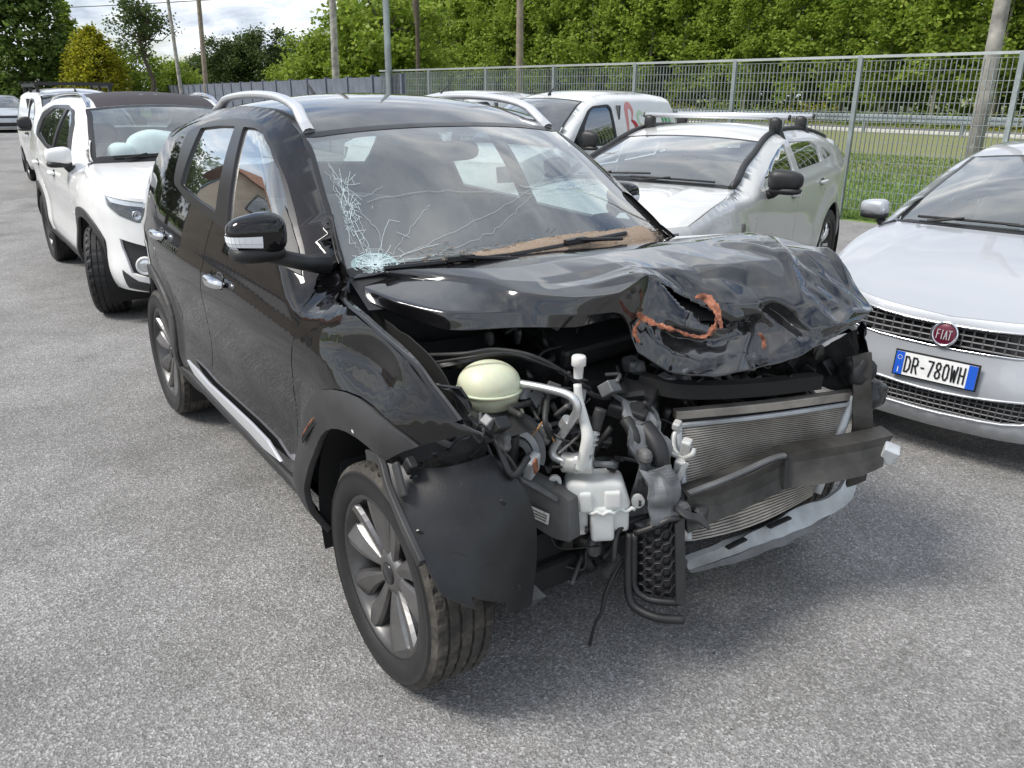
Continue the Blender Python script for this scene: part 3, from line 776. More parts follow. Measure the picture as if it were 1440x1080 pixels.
def body_Y(s, x, z):
    zb = s.belt(x); y = s.sec(min(1., z/zb))
    if z > zb: y -= s.tum(z-zb)
    y *= s.W(x)
    for a in s.arch:
        d = math.hypot(x-a[0], z-a[1]); y += s.flare*smoothstep(a[2]+.2, a[2]+.04, d)
    if z > zb-.16:                                   # pillars and cantrail turn in towards screen and roof
        d, bb, ww = pl_dist(s.line, x, z)
        if d < ww: y -= bb*(1-d/ww)**2*smoothstep(zb-.16, zb-.02, z)
    return y
#PURE>>
class Car:
    def __init__(s, name, label, cat, loc, yaw, sp, group=None):
        s.root = empty(name, loc, yaw); tag(s.root, label, cat, group); s.sp = sp
        s.sec = pchip(sp['sec']); s.W = pchip(sp['W']); s.belt = pchip(sp['belt']); s.tum = pchip(sp['tum']);  s.arch = sp['arch']; s.flare = sp.get('flare', .02); s.turn = sp.get('turn', (.11, .13, .09, .07, .05)); s.line = half_line(sp['edge']['hood'], sp['edge']['apil'], sp['edge']['roof'], s.turn)
        e = sp['edge']; s.outline = smooth2(e['hood'], 4)+smooth2(e['apil'], 5)[1:]+smooth2(e['roof'], 4)[1:]+smooth2(e['tail'], 4)[1:]
        s.res = sp.get('res', .06)
    def Y(s, x, z):
        sp = s.sp
        if 'Yfn' in sp: return sp['Yfn'](x, z)
        return body_Y(s, x, z)
    def pt(s, x, z, sd): return Vector((x, sd*s.Y(x, z), z))
    def e3(s, seg, sd): return [s.pt(x, z, sd) for x, z in smooth2(s.sp['edge'][seg], 6)]
    def sides(s, sides=(-1, 1)):
        sp = s.sp; out = densify(s.outline, .05) + sp.get('closing', [(sp['xr'], sp['sill']), (sp['xf'], sp['sill'])])
        dlo = roundpoly(sp['dlo'], .05) if sp.get('dlo') else None
        gl = [roundpoly(g, sp.get('corner', .03)) for g in sp['glass']]
        cuts = sp['cuts']; clad = sp.get('clad'); g = sp.get('gap', .004)
        cf = [pchip([(z, x) for x, z in c]) for c in cuts]
        names = sp.get('side_names', ['front_fender', 'front_door', 'rear_door', 'quarter_panel'])
        fz = fx = None
        if dlo: fz = (min(p[1] for p in dlo)+max(p[1] for p in dlo))/2; fx = min(p[0] for p in dlo)-.03
        lines = [(out, True)] + [(x, True) for x in gl]
        if dlo: lines.append((dlo, True))
        for (xc, zc, R, tw) in sp['arch']:
            lines.append((circ(xc, zc, R), True))
            if clad: lines.append((circ(xc, zc, R+tw), True))
        if clad: lines.append(([(sp['xf'], sp['sill']+clad[0]), (sp['xr'], sp['sill']+clad[0])], False))
        for c in cuts:
            for d in (-g, g): lines.append(([(x+d, z) for x, z in c], False))
        def cl(x, z):
            if not inside(out, x, z): return None
            for (xc, zc, R, tw) in sp['arch']:
                d = math.hypot(x-xc, z-zc)
                if d < R: return None
            for q_ in gl:
                if inside(q_, x, z): return None
            if dlo and inside(dlo, x, z): return 'window_frame'
            if clad:
                if z < sp['sill']+clad[0]: return 'sill_cladding'
                for k, (xc, zc, R, tw) in enumerate(sp['arch']):
                    if math.hypot(x-xc, z-zc) < R+tw: return 'wheel_arch_trim%d' % k
            if fz is not None and z > fz and x > fx: return 'pillar_frame'
            i = 0
            for k, f in enumerate(cf):
                zr = cuts[k]; lo = min(p[1] for p in zr); hi = max(p[1] for p in zr)
                d = x-f(z)
                if abs(d) < g and lo < z < hi: return None
                if d < 0: i = k+1
            return names[min(i, len(names)-1)]
        for sd in sides:
            Z = zones(lines, cl, lambda x, z: s.pt(x, z, sd), s.res, (0, sd, 0))
            for nm, VFN in Z.items():
                base = nm.rstrip('0123456789'); mat = sp['paint']
                if base in ('wheel_arch_trim', 'sill_cladding'): mat = sp.get('clad_mat', 'grey_cladding')
                if base == 'window_frame': mat = sp.get('frame_mat', 'satin_black')
                o = skin(base, VFN, mat, s.root, .022)
                if base in ('wheel_arch_trim', 'sill_cladding') and clad:
                    for v in o.data.vertices: v.co.y += sd*.012
            for i, q_ in enumerate(gl):
                polypanel('side_window', q_, lambda x, z: s.pt(x, z, sd)-Vector((0, sd*.012, 0)), sp.get('glass_mat', 'side_glass'), s.root, s.res*1.5, (0, sd, 0))
            # arch liners
            for (xc, zc, R, tw) in sp['arch'][sp.get('first_liner', 0):]:
                V = []; F = []; n = 20
                for i in range(n+1):
                    a = -.45 + (PI+.9)*i/n
                    for yy in (sd*(s.Y(xc, zc+R*.8)-.015), sd*.42): V.append((xc+(R+.012)*math.cos(a), yy, zc+(R+.012)*math.sin(a)))
                for i in range(n): F.append((2*i, 2*i+1, 2*i+3, 2*i+2))
                k = len(V); V += [(xc+(R+.012)*math.cos(-.45+(PI+.9)*i/n), sd*.42, zc+(R+.012)*math.sin(-.45+(PI+.9)*i/n)) for i in range(n+1)]; F.append(tuple(range(k, k+n+1)))
                obj('wheel_arch_liner', V, F, 'underbody', s.root)
    def top(s, screen_glass='wind_glass', hood=True, roof_mat=None):
        sp = s.sp; P = sp['paint']
        aR, aL = s.e3('apil', -1), s.e3('apil', 1); rR, rL = s.e3('roof', -1), s.e3('roof', 1); tR, tL = s.e3('tail', -1), s.e3('tail', 1)
        cow = cross_curve(aR[0], aL[0], sp['cowl'][0], sp['cowl'][1], 20, 2.2); head = cross_curve(aR[-1], aL[-1], sp['head'][0], sp['head'][1], 20, 2.2)
        s.ws = Coons(cow, head, aR, aL, 40, lambda u, v: (0.02*4*v*(1-v)*(1-(2*u-1)**2), 0, .025*4*v*(1-v)*(1-(2*u-1)**2)))
        wf = lambda x, y: s.ws(x/1.3, y)+Vector((0, 0, .002))
        ring = [(.0, 0), (1.3, 0), (1.3, 1), (0, 1)]; fb = sp.get('frit', (.05, .10, .06)); hole = smooth2([(fb[0], fb[1]+.06), (fb[0]+.05, fb[1]), (.65, fb[1]*.8), (1.25-fb[0], fb[1]), (1.3-fb[0], fb[1]+.06), (1.3-fb[0], .96-fb[2]), (1.26-fb[0], 1-fb[2]), (.65, 1-fb[2]), (fb[0]+.04, 1-fb[2]), (fb[0], .96-fb[2])], 3, True)
        w = polypanel('windscreen', hole, lambda x, y: s.ws(x/1.3, y), screen_glass, s.root, .09, (1, 0, 1))
        polypanel('windscreen_surround', ring, wf, 'satin_black', s.root, .09, (1, 0, 1), 0, [hole])
        rh = cross_curve(rR[-1], rL[-1], sp.get('rhead', (-.06, .04))[0], sp.get('rhead', (-.06, .04))[1], 20, 2.2)
        cr = sp.get('roof_crown', 0)
        s.roof = Coons(head, rh, rR, rL, 40, lambda u, v: (0, 0, cr*4*v*(1-v)*(1-(2*u-1)**2)))
        s.roof.grid('roof', 16, 16, roof_mat or P, s.root, .02)
        # tail
        tb = cross_curve(tR[-1], tL[-1], -.04, 0, 12)
        s.tg = Coons(rh, tb, tR, tL, 30)
        hole = [(.16, .08), (1.14, .08), (1.1, .42), (.2, .42)]; full = [(0, 0), (1.3, 0), (1.3, 1), (0, 1)]
        polypanel('tailgate', full, lambda x, y: s.tg(x/1.3, y), P, s.root, .12, (-1, 0, .3), .02, [hole])
        polypanel('rear_window', hole, lambda x, y: s.tg(x/1.3, y), sp.get('glass_mat', 'side_glass'), s.root, .15, (-1, 0, .3))
        xr = sp['xr']; V = []; F = []
        for i in range(9):
            t = -1+i/4; yy = s.Y(xr, .6)*t; 
            for z in (sp['sill'], .45, .7, tb[0].z): V.append((xr-.12*(1-t**4)-(.05 if .4 < z < .6 else 0), s.Y(xr, max(z, .3))*t, z))
        for i in range(8):
            for k in range(3): F.append((i*4+k, i*4+k+1, (i+1)*4+k+1, (i+1)*4+k))
        obj('rear_bumper', V, F, P, s.root, smooth=True)
        if hood and 'fplan' in sp:
            hR, hL = s.e3('hood', -1), s.e3('hood', 1)
            fr = [s.fas(-1+2*i/24, s.ztop(-1+2*i/24))-Vector((.014, 0, -.002)) for i in range(25)]
            rear = [p+Vector((.03, 0, -.01)) for p in cow]; hb = sp.get('hood_bulge', .03); hc = sp.get('hood_crease', 0)
            cre = lambda u: hc*math.exp(-((abs(2*u-1)-.62)/.07)**2)
            hd = Coons(fr, rear, hR, hL, 48, lambda u, v: (0, 0, hb*4*v*(1-v*.6)*(1-v)*(1-(2*u-1)**4)+cre(u)*(1-(2*v-1)**6)))
            s.hood = hd
            f2 = lambda x, y: hd(x/1.4, y)
            polypanel('hood', [(.016, .006), (1.384, .006), (1.384, .985), (.016, .985)], f2, P, s.root, .05 if s.res < .08 else .12, (0, 0, 1), .02)
            cw = Coons([p+Vector((.06, 0, -.03)) for p in rear], [p+Vector((-.02, 0, .004)) for p in cow], [rear[0]+Vector((.06, 0, -.03)), cow[0]], [rear[-1]+Vector((.06, 0, -.03)), cow[-1]]); cw.grid('cowl_panel', 12, 3, 'black_plastic', s.root)
    def ztop(s, t): return s.ztf(abs(t))
    def fas(s, t, z):
        a = min(1, abs(t)); x = s.px(a)+s.pf(z)*(1-a**4); y = s.py(a)*(s.Y(s.sp['xf'], z)/s.py(1)); return Vector((x, math.copysign(y, t), z))
    def fascia(s, holes, res=.05):
        """holes: (name, mat, polygon in (t*.9, z), depth)"""
        sp = s.sp; K = .9
        low = [(-1+2*i/20, sp['fbot'](abs(-1+2*i/20))) for i in range(21)]; up = [(-1+2*i/20, s.ztop(-1+2*i/20)) for i in range(21)]
        P = [(t*K, z) for t, z in low] + [(t*K, z) for t, z in up[::-1]]
        mp = lambda x, z: s.fas(x/K, z)
        polypanel('front_bumper', P, mp, sp['paint'], s.root, res, (1, 0, 0), .025, [h[2] for h in holes])
        R = []
        for (nm, mat, q_, dep) in holes: R.append(polypanel(nm, q_, lambda x, z: s.fas(x/K, z)-Vector((dep, 0, 0)), mat, s.root, res, (1, 0, 0)))
        return R
    def setup_front(s):
        sp = s.sp; fp = sp['fplan']; s.px = pchip([(t, x) for t, x, y in fp]); s.py = pchip([(t, y) for t, x, y in fp]); s.pf = pchip(sp['fprof']); s.ztf = pchip(sp['ztop'])
    def cabin(s, dashx=-.55, seatx=-1.25, zs=.62, left_drive=True, bag=False):
        sp = s.sp; o = s.root; w = s.Y(-1.2, .6)-.06
        MB().box(((sp['xf']+sp['xr'])/2-.1, 0, .30), (sp['xf']-sp['xr']-.55, 1.05, .16)).obj('underbody', 'underbody', o)
        MB().box((-1.35, 0, .36), (2.3, w*2, .05)).obj('cabin_floor', 'cabin_dark', o)
        MB().box((sp['edge']['apil'][0][0]+.02, 0, .62), (.05, w*2-.06, .62)).obj('firewall', 'cabin_dark', o)
        MB().box((sp['xr']+.55, 0, .66), (.05, w*2-.1, .6)).obj('rear_bulkhead', 'cabin_dark', o)
        a0 = sp['edge']['apil'][0]; zb = a0[1]
        V, F = superbox((.30, w-.05, .14), 3.5, 12, lambda v: Vector((v.x+dashx, v.y, v.z+zb-.13-.10*smoothstep(.0, .3, -v.x)))); obj('dashboard', V, F, 'cabin_dark', o, smooth=True)
        for sy in (-.36, .36):
            m = MB(); V, F = superbox((.27, .25, .09), 3.5, 10); m.add([Vector(v)+Vector((seatx, sy, zs-.12)) for v in V], F)
            V, F = superbox((.09, .24, .34), 3.5, 10, lambda v: Vector((v.x-.28*(v.z+.34), v.y*(1-.18*smoothstep(0, .34, v.z)), v.z))); m.add([Vector(v)+Vector((seatx-.24, sy, zs+.25)) for v in V], F)
            V, F = superbox((.05, .13, .09), 3, 8); m.add([Vector(v)+Vector((seatx-.50, sy, zs+.68)) for v in V], F); m.obj('front_seat', 'cabin_grey', o, smooth=True)
        m = MB(); V, F = superbox((.1, w-.12, .30), 4, 10, lambda v: Vector((v.x-.25*(v.z+.3), v.y, v.z))); m.add([Vector(v)+Vector((seatx-1.15, 0, zs+.2)) for v in V], F); m.obj('rear_seat', 'cabin_grey', o, smooth=True)
        sy = .36 if left_drive else -.36; T = Matrix.Translation((dashx-.34, sy, zb-.08)) @ Matrix.Rotation(-1.15, 4, 'Y')
        R_ = MB(); R_.tube([T @ Vector((.18*math.cos(2*PI*i/24), .18*math.sin(2*PI*i/24), 0)) for i in range(25)], .014, 8, False)
        for a in (PI*.5, PI*1.5, PI): R_.tube([T @ Vector((0, 0, -.02)), T @ Vector((.18*math.cos(a), .18*math.sin(a), 0))], .016, 6)
        V, F = superbox((.06, .07, .02), 3, 8); R_.add([T @ Vector(v) for v in V], F); R_.obj('steering_wheel', 'cabin_dark', o, smooth=True)
    def mirror(s, x, z, sd, mat_shell, mat_base='black_plastic', size=(.09, .125, .085), out=.14, foot=1., yc=None):
        y0 = s.Y(x, z-.03)
        if yc: out = yc-y0

        V, F = superbox((size[0], size[1], size[2]), 3.0, 14, lambda v: Vector((v.x*(1-.35*smoothstep(0, 1, (v.y/size[1]+1)/2)) if v.x > 0 else v.x*.45, v.y, v.z*(1-.22*smoothstep(0, 1, (v.y/size[1]+1)/2)))))
        m = MB().add([Vector((x+v[0], sd*(y0+out+v[1]), z+v[2]+.05)) for v in V], F if sd > 0 else [f[::-1] for f in F]); sh = m.obj('wing_mirror', mat_shell, s.root, smooth=True)
        V, F = superbox((size[0]*.8, size[1]*.96, .028), 3, 8); m = MB().add([Vector((x+v[0]*.9, sd*(y0+out+v[1]), z+v[2]-size[2]*.86+.05)) for v in V], F)
        m.tube([(x-.02, sd*(y0-.03), z-.07), (x-.01, sd*(y0+.05), z-.055), (x, sd*(y0+out-.04), z-.02)], [.042*foot, .030*foot, .028*foot], 8); m.obj('mirror_foot', mat_base, sh, smooth=True)
        V = [Vector((x-size[0]*.45-.004, sd*(y0+out+a*size[1]*.82), z+.05+b*size[2]*.74)) for a, b in circ(0, 0, 1, 20)]; obj('mirror_glass', V, [tuple(range(20))], 'chrome', sh)
        return sh
    def handle(s, x, z, sd, mat):
        y = s.Y(x, z); sg = MB()
        V, F = superbox((.10, .022, .020), 3, 8, lambda v: Vector((v.x, v.y+.02*(1-(v.x/.1)**2), v.z))); sg.add([Vector((x+v[0], sd*(y+.012+v[1]), z+v[2])) for v in V], F); sg.obj('door_handle', mat, s.root, smooth=True)
        V, F = superbox((.05, .004, .032), 3, 6); MB().add([Vector((x+v[0]+.01, sd*(s.Y(x+v[0]+.01, z+v[2])+.002+v[1]), z+v[2])) for v in V], F).obj('handle_recess', 'lamp_dark', s.root, smooth=True)
    def rails(s, x0, x1, hgt, mat, inset=.03, w=.03):
        for sd in (-1, 1):
            pts = []; n = 18
            ed = [p for p in s.e3('roof', sd)]
            seg = [p for p in ed if x1 <= p.x <= x0]
            if len(seg) < 3: seg = ed
            P = resamp(seg, n)
            for i, p in enumerate(P):
                t = i/n; lift = hgt*smoothstep(0, .14, min(t, 1-t)); pts.append(p+Vector((0, -sd*inset, .008+lift)))
            V = []; F = []; m = 8
            for i, p in enumerate(pts):
                d = (pts[min(i+1, n)]-pts[max(i-1, 0)]).normalized(); u = Vector((0, 1, 0)); v_ = d.cross(u).normalized()
                for k in range(m):
                    a = 2*PI*k/m; V.append(p + u*math.cos(a)*w*.62 + v_*math.sin(a)*w*.42)
            for i in range(n):
                for k in range(m): F.append((i*m+k, i*m+(k+1) % m, (i+1)*m+(k+1) % m, (i+1)*m+k))
            F += [tuple(range(m)), tuple(range(n*m, n*m+m))]
            obj('roof_rail', V, F, mat, s.root, smooth=True)
    def wiper(s, u0, v0, u1, v1, mat='rubber_seal'):
        n = Vector((.35, 0, .75)).normalized()
        P = [s.ws(u0+(u1-u0)*i/10, v0+(v1-v0)*i/10)+n*.018 for i in range(11)]
        m = MB().tube(P, .008, 6); pv = s.ws(u0+(u1-u0)*.15, max(0, v0-.02))+n*.03; m.tube([pv+Vector((.03, 0, -.02)), P[5]+n*.012], [.012, .007], 6); return m.obj('wiper', mat, s.root)
    def wheels(s, ytr, R, w, rim_r, steer=0., **k):
        for xc in (0., -s.sp['wb']):
            for sd in (-1, 1): wheel(s.root, xc, sd, ytr, R, w, rim_r, steer if xc == 0 else 0, **k)

# ================================================================ THE OTHER CARS
SUV_EDGE = dict(hood=[(.60, .93), (.3, 1.02), (0, 1.07), (-.3, 1.105), (-.48, 1.125)], apil=[(-.48, 1.125), (-.72, 1.30), (-.95, 1.455), (-1.10, 1.535)],
                roof=[(-1.10, 1.535), (-1.25, 1.585), (-1.5, 1.618), (-1.9, 1.625), (-2.4, 1.60), (-2.85, 1.53)], tail=[(-2.85, 1.53), (-3.1, 1.33), (-3.36, 1.05), (-3.46, .86)])
SUV = dict(xf=.60, xr=-3.46, sill=.27, wb=2.61, edge=SUV_EDGE,
           sec=[(.2, .80), (.26, .845), (.33, .885), (.41, .90), (.48, .892), (.565, .884), (.7, .896), (.8, .908), (.85, .906), (.885, .895), (.94, .878), (1, .858)],
           W=[(.75, .80), (.5, .90), (.2, .97), (-.2, 1.), (-2.4, 1.), (-2.9, .985), (-3.3, .93), (-3.5, .86)],
           belt=[(.6, 1.0), (0, 1.10), (-.4, 1.12), (-1.3, 1.16), (-1.9, 1.20), (-2.4, 1.27), (-3.5, 1.3)],
           tum=[(0, 0), (.2, .075), (.4, .185), (.5, .26)], turn=(.12, .15, .09, .08, .06),
           arch=[(0, .35, .42, .075), (-2.61, .35, .41, .07)], flare=.018, clad=(.13, .07), cowl=(.10, .01), head=(.06, .035), roof_crown=.02,
           cuts=[[(-.53, .3), (-.57, .62), (-.50, .92), (-.42, 1.05), (-.37, 1.12), (-.37, 1.16)], [(-1.60, .3), (-1.60, .75), (-1.52, 1.0), (-1.50, 1.15), (-1.42, 1.5), (-1.42, 1.56)], [(-2.18, .72), (-2.25, .8), (-2.42, .95), (-2.5, 1.2), (-2.46, 1.3), (-2.25, 1.5)]],
           dlo=[(-.66, 1.16), (-.80, 1.275), (-.98, 1.42), (-1.17, 1.525), (-1.45, 1.568), (-2.05, 1.56), (-2.40, 1.48), (-2.55, 1.36), (-2.5, 1.28), (-1.9, 1.185), (-1.2, 1.145)],
           glass=[[(-.83, 1.19), (-.93, 1.33), (-1.06, 1.44), (-1.2, 1.51), (-1.38, 1.535), (-1.44, 1.37), (-1.50, 1.19), (-1.2, 1.175)],
                  [(-1.58, 1.20), (-1.53, 1.37), (-1.47, 1.535), (-1.98, 1.53), (-2.24, 1.44), (-2.36, 1.30), (-2.0, 1.225)]],
           fplan=[(0, .86, 0), (.35, .85, .28), (.6, .80, .48), (.8, .73, .64), (.93, .66, .75), (1, .60, .80)],
           fprof=[(.2, -.10), (.35, -.01), (.5, 0), (.65, -.02), (.8, -.05), (.95, -.09)], ztop=[(0, .93), (.5, .93), (.8, .93), (1, .93)],
           fbot=lambda t: .24+.05*t*t, paint='white_paint')

def lowered(sp, z0, z1, d):
    g = lambda P: [(x, z-d*smoothstep(z0, z1, z)) for x, z in P]; o = dict(sp); o['edge'] = {k: g(v) for k, v in sp['edge'].items()}; o['dlo'] = g(sp['dlo']); o['glass'] = [g(q_) for q_ in sp['glass']]; return o
simple('roof_dark', (.045, .038, .038), .55, Specular_IOR_Level=.25)
WSUV = dict(SUV, xf=.40, edge=dict(SUV_EDGE, hood=[(.40, 1.0), (.2, 1.04), (0, 1.07), (-.3, 1.105), (-.48, 1.125)]), fplan=[(0, .86, 0), (.3, .85, .27), (.5, .81, .46), (.68, .74, .63), (.82, .63, .76), (.92, .51, .83), (1, .40, .86)], ztop=[(0, .93), (.5, .935), (.8, .965), (1, 1.0)])
def white_suv():
    c = Car('parked_suv', 'white suv with an inflated airbag behind its windscreen, parked behind the black wreck', 'car', (-5.16, .06, 0), .012, dict(WSUV, res=.038, glass_mat='side_glass'))
    c.setup_front(); c.sides(); c.top()
    K = .9
    hl = lambda s: [(s*x, z) for x, z in ([(.44, .90), (.58, .925), (.72, .945), (.88, .972), (.83, .90), (.755, .83), (.66, .785), (.50, .78), (.42, .82)])]
    fog = lambda s: [(s*x, z) for x, z in ([(.46, .57), (.60, .61), (.775, .67), (.77, .60), (.72, .42), (.62, .375), (.53, .41)])]
    gr = [(-.48, .88), (.48, .88), (.50, .80), (.42, .66), (-.42, .66), (-.50, .80)]; lo = [(-.5, .46), (.5, .46), (.44, .34), (-.44, .34)]
    c.fascia([('headlight_housing', 'lamp_dark', hl(-1), .03), ('headlight_housing', 'lamp_dark', hl(1), .03), ('fog_lamp_recess', 'black_plastic', fog(-1), .035), ('fog_lamp_recess', 'black_plastic', fog(1), .035), ('grille', 'black_plastic', gr, .03), ('lower_grille', 'black_plastic', lo, .03)])
    for sd in (-1, 1):
        polypanel('headlight', hl(sd), lambda x, z: c.fas(x/K, z)+Vector((.002, 0, 0)), 'lamp_glass', c.root, .05, (1, 0, 0))
        polypanel('daytime_lamp', [(sd*x, z) for x, z in [(.50, .902), (.62, .924), (.85, .962), (.80, .925), (.70, .905), (.56, .89)]], lambda x, z: c.fas(x/K, z)-Vector((.010, 0, 0)), 'lamp_white', c.root, .05, (1, 0, 0))
        for (t, z) in ((.53, .825), (.64, .835)):
            p = c.fas(sd*t/K, z)+Vector((-.022, 0, 0)); MB().lathe([(0, .004), (.02, .006), (.028, .012), (.034, .012), (.034, 0)], 20, Matrix.Translation(p) @ Matrix.Rotation(PI/2, 4, 'Y')).obj('projector_lens', 'chrome', c.root, smooth=True)
        p = c.fas(sd*.635/K, .475)+Vector((-.02, 0, 0)); A_ = Matrix.Translation(p) @ Matrix.Rotation(sd*.35, 4, 'Z') @ Matrix.Rotation(PI/2, 4, 'Y')
        MB().lathe([(.045, .01), (.055, .022), (.066, .022), (.07, 0)], 24, A_).obj('fog_lamp_ring', 'white_paint', c.root, smooth=True); MB().lathe([(0, .012), (.03, .012), (.046, .008)], 20, A_).obj('fog_lamp', 'chrome', c.root, smooth=True)
        m = MB()
        for i in range(5): 
            z = .66+.045*i; m.tube([c.fas(t/10*.5, z)-Vector((.02, 0, 0)) for t in range(-10, 11)] if False else [c.fas(-.5+i2*.1, z)-Vector((.02, 0, 0)) for i2 in range(11)], .008, 5)
        if sd > 0: m.obj('grille_bars', 'satin_black', c.root)
        c.mirror(-.56, 1.14, sd, 'white_paint', 'black_plastic', (.085, .10, .075), .115); c.handle(-1.30, 1.0, sd, 'white_paint'); c.handle(-2.28, 1.03, sd, 'white_paint')
        # arch trim runs on under the bumper
        polypanel('bumper_skirt', [(sd*x, z) for x, z in [(.78, .44), (.78, .30), (.5, .235), (.15, .24), (.15, .285), (.5, .30), (.7, .36)]], lambda x, z: c.fas(x/K, z)+Vector((.008, 0, 0)), 'grey_cladding', c.root, .05, (1, 0, 0), .02)
    c.wheels(.785, .35, .225, .235, .0, spoke='dark_metal', blade='alloy_grey')
    for o in [o for o in c.root.children if o.name.startswith('wheel') and o.type == 'EMPTY' and abs(o.location.x) < .1]: o.rotation_euler.z -= .30
    c.cabin(-.62, -1.35); c.rails(-1.12, -2.75, .03, 'chrome'); c.wiper(.12, .06, .48, .07); c.wiper(.52, .07, .86, .06)
    s = Coons(*[[c.roof(a_+(b_-a_)*i/12, p_+(q_-p_)*i/12)+Vector((0, 0, .004)) for i in range(13)] for a_, b_, p_, q_ in ((.07, .93, .004, .004), (.07, .93, .5, .5), (.07, .07, .004, .5), (.93, .93, .004, .5))], 20); s.grid('roof_glass_panel', 12, 8, 'roof_dark', c.root)
    rr = random.Random(3)
    for (y, rx, ry, rz, x, z) in ((-.12, .16, .25, .17, -.80, 1.20), (-.42, .12, .12, .10, -.76, 1.17)):
        V, F = superbox((rx, ry, rz), 2.3, 18, lambda v: v*(1+.06*noise.noise(v*7+Vector((y*9, 0, 0))))); MB().add([Vector(v)+Vector((x, y, z)) for v in V], F).obj('inflated_airbag', 'airbag_cloth', c.root, smooth=True)
    m = MB().lathe([(0, .05), (.02, .045), (.025, 0)], 8, Matrix.Translation(c.roof(.5, .85))); m.obj('antenna_base', 'white_paint', c.root)
    return c
white_suv()

# ---------------------------------------------------------------- silver hatchback with number plate
PUN = dict(xf=.48, xr=-3.08, sill=.22, wb=2.51,
           edge=dict(hood=[(.48, .80), (.2, .885), (-.05, .945), (-.22, .985)], apil=[(-.22, .985), (-.55, 1.17), (-.85, 1.32), (-1.05, 1.405)],
                     roof=[(-1.05, 1.405), (-1.25, 1.445), (-1.6, 1.475), (-2.2, 1.465), (-2.62, 1.40)], tail=[(-2.62, 1.40), (-2.85, 1.15), (-3.02, .9), (-3.08, .75)]),
           sec=[(.2, .76), (.3, .80), (.45, .83), (.6, .835), (.75, .84), (.85, .83), (.93, .815), (1, .79)], W=[(.9, .72), (.6, .88), (.3, .96), (-.1, 1), (-2.3, 1), (-2.7, .97), (-3.1, .86)],
           belt=[(.5, .85), (-.1, .95), (-.8, .98), (-2.6, 1.06)], tum=[(0, 0), (.2, .08), (.4, .2), (.55, .3)], turn=(.10, .11, .08, .08, .06), arch=[(0, .30, .35, .0), (-2.51, .30, .35, 0)], flare=.015,
           cowl=(.16, .02), head=(.07, .035), roof_crown=.01,
           cuts=[[(-.42, .25), (-.45, .7), (-.36, .95), (-.36, 1.0)], [(-1.55, .25), (-1.55, .9), (-1.45, 1.4)], [(-2.15, .6), (-2.3, 1.0), (-2.15, 1.42)]],
           dlo=[(-.55, 1.03), (-.85, 1.22), (-1.15, 1.37), (-1.6, 1.405), (-2.15, 1.38), (-2.4, 1.2), (-2.35, 1.10), (-1.5, 1.03)],
           glass=[[(-.66, 1.05), (-.9, 1.2), (-1.18, 1.34), (-1.48, 1.38), (-1.53, 1.06)], [(-1.62, 1.07), (-1.58, 1.38), (-2.08, 1.35), (-2.28, 1.2), (-2.26, 1.12)]],
           fplan=[(0, .86, 0), (.35, .845, .30), (.6, .79, .51), (.8, .69, .66), (.93, .57, .745), (1, .48, .78)], fprof=[(.15, -.09), (.24, .0), (.40, .01), (.55, -.02), (.70, -.05), (.85, -.14)],
           ztop=[(0, .715), (.4, .735), (.7, .775), (1, .80)], fbot=lambda t: .16+.05*t*t, hood_bulge=.035, hood_crease=.006, frit=(.03, .03, .02), paint='silver_paint')
simple('mesh_grey', (.12, .122, .125), .5, .4)
simple('plate_white', (.78, .79, .78), .45, 0, .06, 20)
simple('plate_blue', (.015, .10, .55), .4)
simple('plate_ink', (.012, .012, .014), .5)
simple('badge_red', (.11, .012, .03), .25, .2)
STROKES = {  # simple stroke lettering on a 0..1 box
    'D': [[(.1, 0), (.1, 1), (.55, 1), (.9, .75), (.9, .25), (.55, 0), (.1, 0)]], 'R': [[(.1, 0), (.1, 1), (.65, 1), (.9, .85), (.9, .6), (.65, .48), (.1, .48)], [(.5, .48), (.92, 0)]], '-': [[(.3, .45), (.7, .45)]],
    '7': [[(.1, 1), (.9, 1), (.4, 0)]], '8': [[(.5, .52), (.2, .65), (.15, .85), (.35, 1), (.65, 1), (.85, .85), (.8, .65), (.5, .52), (.15, .35), (.12, .12), (.35, 0), (.65, 0), (.88, .12), (.85, .35), (.5, .52)]],
    '0': [[(.35, 0), (.12, .2), (.12, .8), (.35, 1), (.65, 1), (.88, .8), (.88, .2), (.65, 0), (.35, 0)]], 'W': [[(.02, 1), (.25, 0), (.5, .75), (.75, 0), (.98, 1)]], 'H': [[(.12, 0), (.12, 1)], [(.88, 0), (.88, 1)], [(.12, .5), (.88, .5)]],
    'F': [[(.12, 0), (.12, 1), (.9, 1)], [(.12, .52), (.75, .52)]], 'I': [[(.5, 0), (.5, 1)]], 'A': [[(.02, 0), (.5, 1), (.98, 0)], [(.2, .35), (.8, .35)]], 'T': [[(.0, 1), (1, 1)], [(.5, 1), (.5, 0)]]}
def lettering(name, text, w, h, pitch, thick, mat, parent, fn, x0):
    m = MB()
    for i, ch in enumerate(text):
        for st in STROKES.get(ch, []):
            for a, b in zip(st[:-1], st[1:]):
                a = (x0+i*pitch+a[0]*w, (a[1]-.5)*h); b = (x0+i*pitch+b[0]*w, (b[1]-.5)*h); d = Vector((b[0]-a[0], b[1]-a[1])); l = d.length
                if l < 1e-6: continue
                d /= l; n = Vector((-d.y, d.x))*thick/2; e_ = d*thick*.45; k = len(m.V)
                m.V += [fn(a[0]-e_.x+n.x, a[1]-e_.y+n.y), fn(b[0]+e_.x+n.x, b[1]+e_.y+n.y), fn(b[0]+e_.x-n.x, b[1]+e_.y-n.y), fn(a[0]-e_.x-n.x, a[1]-e_.y-n.y)]; m.F.append((k, k+1, k+2, k+3))
    return m.obj(name, mat, parent)
